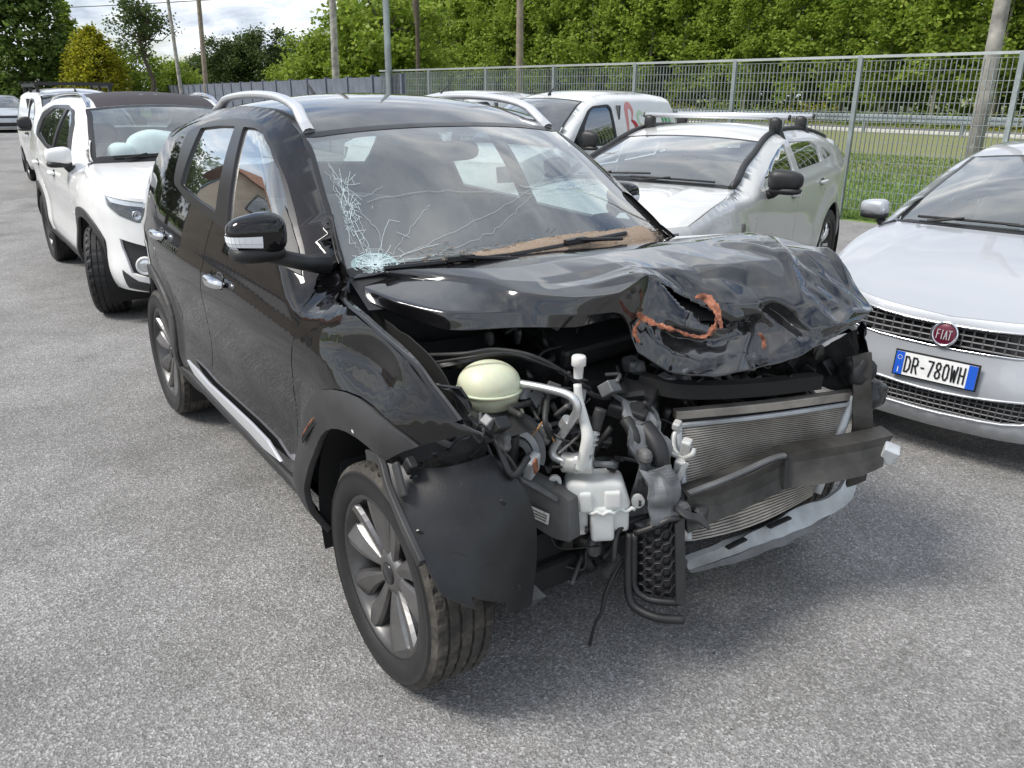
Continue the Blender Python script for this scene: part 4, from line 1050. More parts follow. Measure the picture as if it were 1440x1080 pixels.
def mesh_grille(c, poly, K, rows, cols, name, dep=.022, r=.0045):
    xs = [p[0] for p in poly]; zs = [p[1] for p in poly]; m = MB(); x0, x1, z0, z1 = min(xs), max(xs), min(zs), max(zs)
    def run(pts):
        cur = []
        for p in pts:
            if inside(poly, *p): cur.append(c.fas(p[0]/K, p[1])-Vector((dep, 0, 0)))
            else:
                if len(cur) > 1: m.tube(cur, r, 4, False)
                cur = []
        if len(cur) > 1: m.tube(cur, r, 4, False)
    for i in range(rows): z = z0+(z1-z0)*(i+.5)/rows; run([(x0+(x1-x0)*k/60, z) for k in range(61)])
    for i in range(cols): x = x0+(x1-x0)*(i+.5)/cols; run([(x, z0+(z1-z0)*k/16) for k in range(17)])
    o = m.obj(name, 'mesh_grey', c.root); return o
def punto():
    c = Car('parked_hatchback', 'silver grey hatchback with red round badge and white number plate, nose to the wreck', 'car', (-.06, 2.83, 0), math.radians(-79.8), dict(lowered(PUN, .98, 1.4, .085), res=.04, glass_mat='clear_side_glass'))
    c.setup_front(); c.sides(); c.top(); K = .9
    up = smooth2([(-.50, .705), (-.2, .682), (.2, .682), (.50, .705), (.525, .66), (.50, .60), (.2, .575), (-.2, .575), (-.50, .60), (-.525, .66)], 3, True)
    lo = smooth2([(-.50, .40), (-.15, .37), (.15, .37), (.50, .40), (.52, .37), (.42, .285), (.15, .262), (-.15, .262), (-.42, .285), (-.52, .37)], 3, True)
    hl = lambda s: [(s*x, z) for x, z in [(.60, .70), (.70, .76), (.86, .785), (.88, .70), (.80, .62), (.66, .60)]]
    c.fascia([('grille_recess', 'lamp_dark', up, .05), ('lower_grille_recess', 'lamp_dark', lo, .05), ('headlight_housing', 'lamp_dark', hl(1), .02), ('headlight_housing', 'lamp_dark', hl(-1), .02)])
    for sd in (-1, 1): polypanel('headlight', hl(sd), lambda x, z: c.fas(x/K, z)+Vector((.002, 0, 0)), 'lamp_glass', c.root, .05, (1, 0, 0))
    mesh_grille(c, up, K, 5, 22, 'upper_grille_mesh'); mesh_grille(c, lo, K, 6, 34, 'lower_grille_mesh', .02, .0035)
    for P_g in (up, lo):
        m = MB(); m.tube([c.fas(x/K, z)+Vector((.002, 0, 0)) for x, z in P_g+P_g[:1]], .006, 6, False); m.obj('grille_surround', 'chrome' if P_g is up else 'silver_paint', c.root, smooth=True)
    # badge
    T = Matrix.Translation(c.fas(0, .635)+Vector((.004, 0, 0))) @ Matrix.Rotation(PI/2-.25, 4, 'Y')
    MB().lathe([(.047, .0), (.05, .012), (.058, .012), (.060, 0)], 30, T).obj('badge_ring', 'chrome', c.root, smooth=True)
    b = MB().lathe([(0, .012), (.03, .011), (.048, .006)], 30, T).obj('badge', 'badge_red', c.root, smooth=True)
    p0 = c.fas(0, .635)+Vector((.018, 0, 0)); lettering('badge_lettering', 'FIAT', .013, .040, .017, .004, 'silver_trim', b, lambda x, z: p0+Vector((-z*.25, x, z)), -.032)
    # number plate (front plate 360 x 110 mm), reads from the car's right to its left
    zc_ = .470; x_p = c.fas(0, zc_).x+.016; rot = Matrix.Rotation(-.10, 3, 'Y')
    fn = lambda x, z, o=.0: Vector((x_p+o-z*.10, x, zc_+z))
    def plate_rect(name, xa, xb, za, zb, o, mat, par): return obj(name, [fn(xa, za, o), fn(xb, za, o), fn(xb, zb, o), fn(xa, zb, o)], [(0, 1, 2, 3)], mat, par, solid=.003)
    fr_ = plate_rect('plate_holder', -.188, .188, -.063, .063, .0, 'black_plastic', c.root); pl_ = plate_rect('number_plate', -.18, .18, -.055, .055, .006, 'plate_white', c.root)
    plate_rect('plate_blue_band', -.18, -.142, -.055, .055, .0085, 'plate_blue', pl_); plate_rect('plate_blue_band', .142, .18, -.055, .055, .0085, 'plate_blue', pl_)
    lettering('plate_lettering', 'DR-780WH', .026, .072, .0345, .0075, 'plate_ink', pl_, lambda x, z: fn(x, z, .0095), -.135)
    lettering('plate_country_letter', 'I', .012, .022, .02, .004, 'plate_white', pl_, lambda x, z: fn(x, z-.032, .0105), -.167)
    m = MB(); 
    for i in range(12): a = 2*PI*i/12; m.box(fn(-.161+.010*math.cos(a), .028+.010*math.sin(a), .0095), (.001, .003, .003))
    m.obj('plate_star_ring', 'plate_white', pl_)
    for sd in (-1, 1):
        c.mirror(-.50, .97, sd, 'silver_paint', 'black_plastic', (.075, .088, .055), .11); c.handle(-1.3, .9, sd, 'silver_paint'); c.handle(-2.1, .92, sd, 'silver_paint')
    c.wheels(.735, .30, .185, .205, 0, style='ten', spoke='alloy_bright'); c.cabin(-.45, -1.1, .56)
    c.wiper(.10, .045, .50, .05); c.wiper(.46, .045, .93, .03)
    return c
punto()

# ---------------------------------------------------------------- silver crossover with roof bars
CAL = dict(xf=.52, xr=-3.45, sill=.26, wb=2.635,
           edge=dict(hood=[(.52, .90), (.2, .98), (-.1, 1.02), (-.40, 1.045)], apil=[(-.40, 1.045), (-.72, 1.20), (-1.0, 1.32), (-1.22, 1.40)],
                     roof=[(-1.22, 1.40), (-1.45, 1.45), (-1.8, 1.475), (-2.3, 1.46), (-2.8, 1.38)], tail=[(-2.8, 1.38), (-3.1, 1.2), (-3.35, 1.02), (-3.45, .8)]),
           sec=[(.2, .80), (.3, .84), (.45, .862), (.6, .86), (.75, .865), (.88, .868), (.94, .86), (1, .83)], W=[(.9, .8), (.5, .93), (.2, .98), (-.1, 1), (-2.5, 1), (-3., .97), (-3.5, .86)],
           belt=[(.5, .95), (-.1, 1.03), (-.8, 1.05), (-2.6, 1.12)], tum=[(0, 0), (.2, .085), (.35, .18), (.5, .28)], turn=(.10, .12, .08, .08, .06), arch=[(0, .34, .41, .05), (-2.635, .34, .41, .05)], flare=.03,
           cowl=(.12, .02), head=(.06, .035), roof_crown=.01,
           cuts=[[(-.50, .3), (-.52, .8), (-.46, 1.05), (-.46, 1.08)], [(-1.52, .3), (-1.52, 1.0), (-1.45, 1.4)], [(-2.2, .75), (-2.42, 1.1), (-2.25, 1.42)]],
           dlo=[(-.66, 1.09), (-.95, 1.22), (-1.25, 1.36), (-1.6, 1.415), (-2.15, 1.40), (-2.5, 1.32), (-2.78, 1.22), (-2.66, 1.16), (-1.5, 1.09)],
           glass=[[(-.76, 1.10), (-1.0, 1.225), (-1.25, 1.34), (-1.44, 1.385), (-1.48, 1.11)], [(-1.60, 1.115), (-1.55, 1.395), (-2.1, 1.38), (-2.26, 1.33), (-2.28, 1.145)], [(-2.36, 1.155), (-2.34, 1.32), (-2.5, 1.28), (-2.66, 1.20)]], frame_mat='silver_green',
           fplan=[(0, .90, 0), (.35, .89, .28), (.6, .84, .48), (.8, .76, .64), (.93, .63, .76), (1, .52, .81)], fprof=[(.2, -.08), (.35, 0), (.6, 0), (.9, -.08)], ztop=[(0, .88), (.6, .885), (1, .90)], fbot=lambda t: .22+.05*t*t, hood_bulge=.035, hood_crease=.012, frit=(.03, .05, .03), paint='silver_green')
def caliber():
    c = Car('parked_crossover', 'pale silver crossover with two roof bars and black mirror, beyond the wreck hood', 'car', (-2.57, 2.35, 0), math.radians(-70.), dict(lowered(CAL, 1.07, 1.4, .065), res=.034, glass_mat='side_glass'))
    c.setup_front(); c.sides(); c.top(); K = .9
    hl = lambda s: [(s*x, z) for x, z in [(.58, .84), (.84, .865), (.85, .72), (.60, .70)]]
    gr = [(-.5, .84), (.5, .84), (.48, .66), (-.48, .66)]
    c.fascia([('headlight_housing', 'lamp_dark', hl(1), .02), ('headlight_housing', 'lamp_dark', hl(-1), .02), ('grille_recess', 'lamp_dark', gr, .04)])
    for sd in (-1, 1):
        polypanel('headlight', hl(sd), lambda x, z: c.fas(x/K, z)+Vector((.002, 0, 0)), 'lamp_glass', c.root, .06, (1, 0, 0))
        c.mirror(-.72, 1.05, sd, 'black_plastic', 'black_plastic', (.10, .125, .085), .14); c.handle(-1.40, .93, sd, 'silver_green'); c.handle(-2.2, .97, sd, 'silver_green')
        # black roof gutter strip running from pillar over the doors
        P_s = [c.pt(x, z, sd)+Vector((0, -sd*.012, .006)) for x, z in smooth2(SUVj(c), 3)]; 
        MB().tube(P_s, .027, 8).obj('roof_gutter_trim', 'black_plastic', c.root, smooth=True)
    m = MB()
    for z in (.70, .75, .80): m.tube([c.fas(-.5+i*.1, z)-Vector((.02, 0, 0)) for i in range(11)], .01, 5)
    m.tube([c.fas(0, .66)-Vector((.01, 0, 0)), c.fas(0, .84)-Vector((.01, 0, 0))], .02, 6); m.obj('grille_bars', 'chrome', c.root)
    for x in (-1.55, -2.25):
        i0 = 0
        zt = 1.515; b = MB().tube([(x, -.58, zt), (x, .70, zt)], .021, 10).obj('roof_bar', 'silver_trim', c.root, smooth=True)
        for sd in (-1, 1):
            yf = .60 if sd > 0 else .53; V, F = superbox((.045, .05, .07), 3, 8); MB().add([Vector(v)+Vector((x, sd*yf, zt-.065)) for v in V], F).obj('bar_foot', 'black_plastic', b, smooth=True)
            MB().tube([(x, sd*yf, zt-.05), (x, sd*(yf+.06), zt-.14), (x, sd*(yf+.09), zt-.18)], [.03, .02, .012], 6).obj('bar_clamp', 'black_plastic', b)
            MB().tube([(x, sd*(yf+.10 if sd > 0 else .58), zt), (x, sd*(yf+.112 if sd > 0 else .592), zt)], .023, 10).obj('bar_end_cap', 'black_plastic', b)
    V, F = superbox((.05, .05, .012), 2.5, 8)
    p = c.pt(-.18, .80, 1); MB().lathe([(0, .006), (.04, .005), (.045, 0)], 16, Matrix.Translation(p) @ Matrix.Rotation(-PI/2, 4, 'X')).obj('fender_badge', 'alloy_grey', c.root)
    c.wheels(.76, .34, .215, .225, 0, style='ten', spoke='alloy_bright'); c.cabin(-.6, -1.3, .58); c.wiper(.10, .05, .55, .10); c.wiper(.45, .04, .90, .05)
    MB().lathe([(0, .012), (.008, .01), (.01, 0)], 8, Matrix.Translation(c.hood(.5, .8))).obj('washer_nozzle', 'black_plastic', c.root)
    return c
def SUVj(c): return c.sp['edge']['apil']+c.sp['edge']['roof'][1:]
caliber()

# ---------------------------------------------------------------- small white vans
VAN = dict(xf=.50, xr=-3.10, sill=.25, wb=2.51,
           edge=dict(hood=[(.50, .92), (.2, 1.0), (.0, 1.04), (-.12, 1.06)], apil=[(-.12, 1.06), (-.45, 1.32), (-.75, 1.52), (-.92, 1.60)],
                     roof=[(-.92, 1.60), (-1.2, 1.665), (-1.6, 1.70), (-2.4, 1.70), (-2.95, 1.66)], tail=[(-2.95, 1.66), (-3.06, 1.4), (-3.09, 1.1), (-3.10, .8)]),
           sec=[(.2, .78), (.3, .82), (.45, .845), (.6, .85), (.8, .85), (.93, .845), (1, .83)], W=[(.9, .8), (.5, .94), (.2, .98), (-.1, 1), (-2.6, 1), (-3.1, .95)],
           belt=[(.5, .95), (0, 1.04), (-1.0, 1.05), (-3.1, 1.05)], tum=[(0, 0), (.3, .075), (.55, .16), (.65, .22)], turn=(.10, .10, .08, .10, .09), arch=[(0, .31, .37, 0), (-2.51, .31, .37, 0)], flare=.012,
           cowl=(.14, .03), head=(.08, .04), roof_crown=.0, rhead=(-.05, .04),
           cuts=[[(-.42, .3), (-.45, .8), (-.38, 1.05), (-.38, 1.1)], [(-1.48, .3), (-1.48, 1.0), (-1.475, 1.28)]], side_names=['front_fender', 'front_door', 'cargo_side'],
           dlo=[(-.42, 1.08), (-.62, 1.28), (-.86, 1.49), (-1.0, 1.545), (-1.36, 1.565), (-1.42, 1.52), (-1.44, 1.1), (-1.36, 1.05), (-.6, 1.05)], glass=[[(-.68, 1.09), (-.74, 1.30), (-.92, 1.48), (-1.02, 1.52), (-1.34, 1.535), (-1.385, 1.49), (-1.40, 1.12), (-1.34, 1.08)]],
           fplan=[(0, .78, 0), (.35, .77, .28), (.6, .74, .48), (.8, .68, .64), (.93, .59, .75), (1, .50, .80)], fprof=[(.2, -.05), (.35, .02), (.55, .02), (.9, -.08)], ztop=[(0, .90), (.6, .91), (1, .92)], fbot=lambda t: .22+.04*t*t, frit=(.03, .05, .03), paint='van_white')
simple('print_red', (.42, .03, .035), .5); simple('print_pink', (.60, .25, .24), .5); simple('print_yellow', (.55, .48, .10), .5); simple('print_green', (.03, .30, .10), .5); simple('print_pale_green', (.45, .60, .42), .5)
def van(label, loc, deg, logo=False, rack=None, res=.07, sc=1., sp=None, roof_writing=False):
    c = Car('parked_van', label, 'van', loc, math.radians(deg), dict(sp or VAN, res=res, glass_mat='side_glass')); c.root.scale = (sc, sc, sc)
    c.setup_front(); c.sides(); c.top(); K = .9
    hl = lambda s: [(s*x, z) for x, z in [(.58, .86), (.84, .89), (.85, .70), (.64, .68)]]; gr = [(-.5, .60), (.5, .60), (.46, .42), (-.46, .42)]
    c.fascia([('headlight_housing', 'lamp_dark', hl(1), .02), ('headlight_housing', 'lamp_dark', hl(-1), .02), ('grille_recess', 'black_plastic', gr, .04)], .08)
    for sd in (-1, 1):
        polypanel('headlight', hl(sd), lambda x, z: c.fas(x/K, z)+Vector((.002, 0, 0)), 'lamp_glass', c.root, .08, (1, 0, 0))
        c.mirror(-.60, 1.10, sd, 'black_plastic', 'black_plastic', (.09, .115, .12), .14); c.handle(-1.33, .95, sd, 'black_plastic')
    c.wheels(.735, .31, .185, .20, 0, style='ten', spoke='alloy_grey'); c.cabin(-.42, -1.05, .66)
    MB().box((-1.55, 0, 1.0), (.04, 1.5, 1.1)).obj('cargo_bulkhead', 'cabin_grey', c.root)
    p = c.roof(.5, .06); MB().tube([p, p+Vector((-.03, 0, .05)), p+Vector((-.25, 0, .17))], [.03, .012, .005], 6).obj('antenna', 'satin_black', c.root)
    c.wiper(.1, .05, .5, .06); c.wiper(.5, .05, .9, .05)
    if logo:
        def blob(name, pts, w, mat, o=.004):
            P = cat_rom([(a, b, 0) for a, b in pts], 6); V = []; F = []; n = len(P)
            for i, p in enumerate(P):
                d = (P[min(i+1, n-1)]-P[max(i-1, 0)]).normalized(); t = i/(n-1); ww = w*(.25+.75*math.sin(PI*min(1, max(0, t))))
                for k in (-.5, .5): V.append(c.pt(p.x-d.y*ww*k, p.y+d.x*ww*k, 1)+Vector((0, o, 0)))
            F = [(2*i, 2*i+1, 2*i+3, 2*i+2) for i in range(n-1)]; obj(name, V, F, mat, c.root)
        blob('painted_letter', [(-1.72, 1.10), (-1.74, 1.3), (-1.76, 1.50), (-1.83, 1.555), (-1.9, 1.48), (-1.86, 1.36)], .085, 'print_pink')
        blob('painted_letter', [(-1.84, 1.36), (-1.93, 1.30), (-1.96, 1.20), (-1.9, 1.10), (-1.74, 1.05)], .10, 'print_red', .005)
        blob('painted_letter', [(-2.16, 1.40), (-2.10, 1.46), (-2.02, 1.42), (-2.03, 1.33), (-2.10, 1.28)], .06, 'print_pale_green')
        blob('painted_letter', [(-2.08, 1.30), (-2.17, 1.22), (-2.16, 1.12), (-2.06, 1.06), (-1.98, 1.08)], .085, 'print_yellow', .005)
        for a, b in ((-2.62, 1.44), (-2.72, 1.42), (-2.82, 1.44)): blob('painted_leaf', [(a, b), (a-.04, b-.07), (a-.07, b-.15)], .055, 'print_green')
        blob('painted_swoosh', [(-2.5, 1.10), (-2.7, 1.2), (-2.86, 1.38), (-2.92, 1.30), (-2.9, 1.12)], .05, 'print_pale_green')
    if rack:
        zt = c.roof(.5, .4).z+.04
        for sd in (-1, 1):
            MB().beam((-1.0, sd*.62, zt), (-2.7, sd*.62, zt), .05, .06).obj('rack_rail', 'satin_black', c.root)
        for x in (-1.05, -1.9, -2.65):
            MB().beam((x, -.68, zt+.045), (x, .68, zt+.045), .06, .03).obj('rack_bar', 'satin_black', c.root)
            for sd in (-1, 1): MB().box((x, sd*.6, zt-.055), (.05, .05, .14)).obj('rack_foot', 'satin_black', c.root)
        MB().box((-1.0, 0, zt+.03), (.04, 1.30, .06)).obj('rack_wind_board', 'satin_black', c.root)
    return c
van('white van with red, yellow and green lettering painted on its side', (-6.97, 4.31, 0), -76, True, res=.04)
van('white van showing only its roof, beyond the black wreck roof', (-10.3, 4.6, 0), -74, res=.06)
van('white van with black roof rack parked behind the white suv', (-14.6, .72, 0), 2., False, True, res=.1, sc=1.0)
# ---------------------------------------------------------------- far cars
def far_car(label, loc, deg, paint_, sc=1.):
    c = Car('far_car', label, 'car', loc, math.radians(deg), dict(PUN, res=.12, glass_mat='side_glass', paint=paint_)); c.root.scale = (sc, sc, sc)
    c.setup_front(); c.sides(); c.top(); K = .9
    hl = lambda s: [(s*x, z) for x, z in [(.55, .70), (.84, .78), (.85, .66), (.6, .62)]]; gr = [(-.45, .69), (.45, .69), (.42, .60), (-.42, .60)]; lo = [(-.5, .42), (.5, .42), (.45, .26), (-.45, .26)]
    c.fascia([('headlight_housing', 'lamp_dark', hl(1), .02), ('headlight_housing', 'lamp_dark', hl(-1), .02), ('grille_recess', 'black_plastic', gr, .03), ('lower_grille_recess', 'black_plastic', lo, .03)], .1)
    for sd in (-1, 1): polypanel('headlight', hl(sd), lambda x, z: c.fas(x/K, z)+Vector((.002, 0, 0)), 'lamp_glass', c.root, .1, (1, 0, 0)); c.mirror(-.5, .97, sd, paint_)
    c.wheels(.735, .30, .185, .205, 0, style='ten', spoke='alloy_grey'); c.cabin(-.45, -1.1, .56); return c
far_car('small silver hatchback parked far off under the huge conifer', (-40.5, 1.3, 0), -2, 'far_silver')
far_car('dark hatchback beside the small silver one far off', (-43, -.75, 0), -4, 'black_paint')

# ================================================================ THE WRECKED BLACK SUV
#<<PURE
class Shape: pass
BS = Shape()
BS.sec = pchip([(.2, .80), (.26, .845), (.33, .885), (.41, .90), (.48, .892), (.565, .882), (.7, .896), (.8, .910), (.85, .907), (.885, .894), (.94, .878), (1, .858)])
BS.W = pchip([(.75, .78), (.5, .86), (.3, .93), (.1, .985), (-.2, 1.), (-1.8, 1.), (-2.4, .985), (-2.8, .945), (-3.2, .875), (-3.5, .80)])
BS.belt = pchip([(.6, 1.06), (0, 1.10), (-.4, 1.12), (-1.3, 1.15), (-3.5, 1.15)])
BS.tum = pchip([(0, 0), (.2, .075), (.4, .185), (.5, .26)]); BS.turn = (.12, .15, .09, .08, .06)
BS.line = half_line([(.4, .92), (.15, 1.04), (-.15, 1.118), (-.3, 1.13), (-.48, 1.125)], [(-.48, 1.125), (-.72, 1.30), (-.95, 1.455), (-1.10, 1.535)], [(-1.10, 1.535), (-1.25, 1.585), (-1.5, 1.618), (-1.9, 1.622), (-2.3, 1.59), (-2.62, 1.53)], BS.turn)
BS.arch = [(0, .35, .455), (-2.61, .35, .41)]; BS.flare = .016
def suv_Y(x, z):
    y = body_Y(BS, x, z)
    d = math.hypot((x+.01)/.21, (z-.995+.1*(x+.01))/.085)         # dent in the wing above the arch
    y -= .036*math.exp(-d*d*1.3)
    if x > .12: y -= .035*smoothstep(.12, .5, x)
    return y
#PURE>>
R_W = random.Random(21)
WR = empty('wrecked_suv', (0, 0, 0)); tag(WR, 'black suv with crushed front end, buckled hood and shattered windscreen', 'car')
BL = dict(SUV, edge=dict(SUV_EDGE, roof=[(-1.10, 1.535), (-1.25, 1.585), (-1.5, 1.618), (-1.9, 1.622), (-2.3, 1.59), (-2.62, 1.53)], tail=[(-2.62, 1.53), (-2.85, 1.33), (-3.2, 1.05), (-3.42, .86)]), res=.026, paint='black_paint', Yfn=suv_Y, xf=.5, glass_mat='clear_side_glass', clad=(.13, .07), frame_mat='satin_black',
          arch=[(0, .35, .45, .115), (-2.61, .35, .405, .07)], cowl=(.10, .01), first_liner=1,
          frit=(.022, .06, .05), corner=.012,
          cuts=[[(-.50, .3), (-.55, .5), (-.575, .62), (-.55, .76), (-.49, .90), (-.46, 1.0), (-.49, 1.07), (-.54, 1.12)], [(-1.56, .3), (-1.58, .65), (-1.56, .8), (-1.52, .95), (-1.50, 1.1), (-1.47, 1.2)], [(-2.18, .72), (-2.25, .8), (-2.42, .95), (-2.5, 1.2), (-2.46, 1.3)]],
          dlo=[(-2.30, 1.50), (-2.0, 1.557), (-1.7, 1.578), (-1.48, 1.578), (-1.3, 1.555), (-1.12, 1.49), (-.935, 1.392), (-.79, 1.297), (-.67, 1.208), (-.585, 1.135), (-.87, 1.16), (-1.37, 1.185), (-1.9, 1.225), (-2.23, 1.278), (-2.27, 1.385)],
          glass=[[(-1.505, 1.55), (-1.38, 1.55), (-1.27, 1.534), (-1.14, 1.488), (-1.0, 1.42), (-.875, 1.343), (-.78, 1.272), (-.705, 1.20), (-.96, 1.195), (-1.30, 1.208), (-1.39, 1.38)],
                 [(-2.09, 1.525), (-1.84, 1.543), (-1.61, 1.55), (-1.54, 1.40), (-1.47, 1.228), (-1.75, 1.247), (-2.09, 1.278), (-2.09, 1.387)]])
class Wreck(Car):
    def __init__(s, sp):
        s.root = WR; s.sp = sp; s.sec = BS.sec; s.W = BS.W; s.belt = BS.belt; s.res = sp['res']
        e = sp['edge']
        s.outline = [(0.405,0.92), (0.333,0.933), (0.239,0.991), (0.142,1.042), (-0.014,1.074), (-0.206,1.105), (-0.393,1.093), (-.45, 1.12)] + smooth2(e['apil'], 5)[1:]+smooth2(e['roof'], 4)[1:]+smooth2(e['tail'], 4)[1:]
wc = Wreck(BL)
# the panel outline ends in a bent tip ahead of the wheel instead of a bumper
BL['closing'] = [(-3.46, .27), (0, .27), (0, .55), (0.038,0.757), (0.127,0.771), (0.214,0.831), (0.266,0.861), (0.339,0.898)]
wc.sides((-1,))
wc.sp = dict(BL, cuts=[BL['cuts'][0], [(-1.56, .3), (-1.60, .65), (-1.62, 1.13)], [(-2.18, .72), (-2.42, .95), (-2.55, 1.15)]],
             dlo=[(-2.5, 1.50), (-2.1, 1.56), (-1.7, 1.578), (-1.45, 1.575), (-1.25, 1.52), (-1.06, 1.43), (-.88, 1.31), (-.72, 1.12), (-1.1, 1.10), (-2.3, 1.14), (-2.55, 1.25)],
             glass=[[(-1.71, 1.535), (-1.5, 1.54), (-1.32, 1.495), (-1.12, 1.405), (-.95, 1.29), (-.82, 1.145), (-1.1, 1.13), (-1.58, 1.145)], [(-2.36, 1.49), (-2.1, 1.525), (-1.81, 1.535), (-1.69, 1.16), (-2.28, 1.18)]])
wc.sides((1,)); wc.sp = BL
wc.top(hood=False, roof_mat='black_dusty')
wc.cabin(-.66, -1.38, .62)
wc.rails(-1.08, -2.35, .038, 'silver_trim', .035, .04)
WCOL = dict(tyre='tyre_dusty')
wheel(WR, 0, -1, .785, .343, .205, .240, 0, seg=150, **WCOL); wheel(WR, -2.61, -1, .785, .343, .205, .24, 0, seg=150, **WCOL)
wheel(WR, 0, 1, .785, .343, .205, .240, 0, seg=150, **WCOL); wheel(WR, -2.61, 1, .785, .343, .205, .24, 0, seg=150, **WCOL)
for sd in (-1, 1):
    mx_, mz_ = ((-.52, 1.235), (-1.04, 1.18))[sd > 0]
    mr_ = wc.mirror(mx_, mz_, sd, 'black_paint', 'black_plastic', (.078, .086, .066), .115, .85, .975 if sd < 0 else None)
    if sd < 0: polypanel('mirror_sail', [(-0.843,1.319), (-0.766,1.271), (-0.677,1.207), (-0.587,1.13), (-0.659,1.148), (-0.734,1.203)], lambda x, z: Vector((x, -(suv_Y(x, z)+.010), z)), 'black_plastic', WR, .04, (0, -1, 0), .012)
    me_ = mr_.data; cy_ = sum(v.co.y for v in me_.vertices)/len(me_.vertices); cz_ = sum(v.co.z for v in me_.vertices)/len(me_.vertices); V = []; F = []
    for f_ in me_.polygons:
        c_ = f_.center
        if c_.x > mx_-.01 and -.034 < c_.z-cz_ < -.008 and sd*(c_.y-cy_) > .0:
            k = len(V); V += [me_.vertices[i].co+f_.normal*.003 for i in f_.vertices]; F.append(tuple(range(k, k+len(f_.vertices))))
    if F: obj('indicator_lens', V, F, 'lamp_white', mr_, smooth=True)
    wc.handle(-1.27, .995, sd, 'chrome'); wc.handle(-2.27, 1.035, sd, 'chrome')
    lift = lambda x, z, o=.026: Vector((x, sd*(suv_Y(x, z)+o), z))
    polypanel('sill_trim_strip', [(-1.902,0.503), (-1.73,0.502), (-1.563,0.491), (-1.26,0.498), (-0.988,0.503), (-0.798,0.499), (-0.665,0.467), (-0.846,0.45), (-1.013,0.454), (-1.273,0.453), (-1.577,0.457), (-1.777,0.465)], lift, 'silver_trim', WR, .05, (0, sd, 0), .012)
    # bright flange along the wing top, turned inwards
    P = [Vector((x, sd*suv_Y(x, z), z)) for x, z in smooth2([(0.333,0.933), (0.239,0.991), (0.142,1.042), (-0.014,1.074), (-0.206,1.105), (-0.532,1.103)], 5)]
    V = []; 
    for p in P: V += [p, p+Vector((0, -sd*.022, .004)), p+Vector((0, -sd*.03, -.03))]
    obj('wing_flange', V, [(3*i+k, 3*i+k+1, 3*i+k+4, 3*i+k+3) for i in range(len(P)-1) for k in (0, 1)], 'black_paint', WR, smooth=True)

# ---------------------------------------------------------------- the buckled hood
H0 = [(-.47+.10*(1-(y/.72)**2), y, 1.125+.028*(1-(y/.72)**2)) for y in (-.70, -.58, -.47, -.36, -.24, -.12, 0, .12, .24, .37, .5, .62, .73)]
H2 = [(-0.504,-0.639,1.12), (-0.382,-0.53,1.12), (-0.25,-0.442,1.12), (-0.047,-0.34,1.115), (0.071,-0.223,1.11), (0.132,-0.108,1.12), (0.107,0.039,1.15), (0.137,0.163,1.09), (0.243,0.237,1.06), (0.274,0.372,1.05), (0.319,0.521,1.06), (0.384,0.643,1.04), (0.406,0.804,1.01)]
H3 = [(-0.428,-0.681,1.1), (-0.275,-0.638,1.08), (-0.115,-0.557,1.07), (-0.025,-0.355,1.06), (0.079,-0.228,1.06), (0.119,-0.107,1.06), (0.134,0.001,1.02), (0.242,0.064,0.99), (0.248,0.246,0.95), (0.285,0.374,0.95), (0.377,0.461,0.97), (0.432,0.586,0.98), (0.437,0.749,1)]
H4 = [(-0.385,-0.698,1.07), (-0.267,-0.627,1.04), (-0.108,-0.562,1.02), (-0.012,-0.364,1.02), (0.073,-0.221,1.02), (0.099,-0.057,1.03), (0.16,-0.042,0.93), (0.243,0.013,0.88), (0.315,0.127,0.86), (0.353,0.281,0.86), (0.394,0.399,0.89), (0.416,0.545,0.93), (0.414,0.766,0.98)]
H1 = [tuple(Vector(a).lerp(Vector(b), .33)+Vector((0, 0, .012))) for a, b in zip(H0[:6], H2[:6])] + [(-.15, .02, 1.17), (-.14, .14, 1.175), (-.13, .26, 1.175), (-.12, .39, 1.18), (-.11, .51, 1.18), (-.1, .63, 1.185), (-.09, .745, 1.19)]
H1b = [tuple(Vector(a).lerp(Vector(b), .70)+Vector((0, 0, .010))) for a, b in zip(H0[:6], H2[:6])] + [(.04, .03, 1.165), (.08, .15, 1.15), (.13, .27, 1.14), (.15, .40, 1.145), (.18, .53, 1.15), (.2, .66, 1.16), (.22, .785, 1.18)]
FOLDS = [((-0.039,0.744,1.15), (0.356,0.494,1.09), .016, .030), ((0.107,0.039,1.15), (0.269,0.181,1.08), .014, .035), ((-0.08,0.528,1.17), (0.302,0.659,1.15), .014, .05), ((0.241,0.591,1.14), (0.407,0.751,1.03), .014, .035),
         ((0.107,0.039,1.15), (0.037,-0.169,1.14), .010, .03), ((-0.013,0.603,1.16), (0.393,0.655,1.1), -.016, .04), ((-0.059,-0.259,1.14), (0.028,0.075,1.15), -.008, .05), ((0.097,0.166,1.14), (0.25,0.439,1.1), -.012, .05), ((0.167,0.805,1.18), (0.361,0.763,1.1), .016, .03)]
def lin_rom(P, sub):
    P = [Vector(p) for p in P]; return [P[i].lerp(P[i+1], k/sub) for i in range(len(P)-1) for k in range(sub)]+[P[-1]]
from mathutils.bvhtree import BVHTree
def facets(seed, step, amp):
    r = random.Random(seed); nx, ny = int(13/step)+2, int(6/step)+2
    P = [Vector(((i-.5)*step+r.uniform(-.38, .38)*step, (j-.5)*step+r.uniform(-.38, .38)*step, r.uniform(-1, 1)*amp)) for j in range(ny) for i in range(nx)]; F = []
    for j in range(ny-1):
        for i in range(nx-1):
            a = j*nx+i; F += [(a, a+1, a+nx+1), (a, a+nx+1, a+nx)] if r.random() < .5 else [(a, a+1, a+nx), (a+1, a+nx+1, a+nx)]
    t = BVHTree.FromPolygons(P, F)
    def f(u, v):
        h = t.ray_cast(Vector((u, v, 5)), Vector((0, 0, -1)))[0]; return h.z if h else 0.
    return f
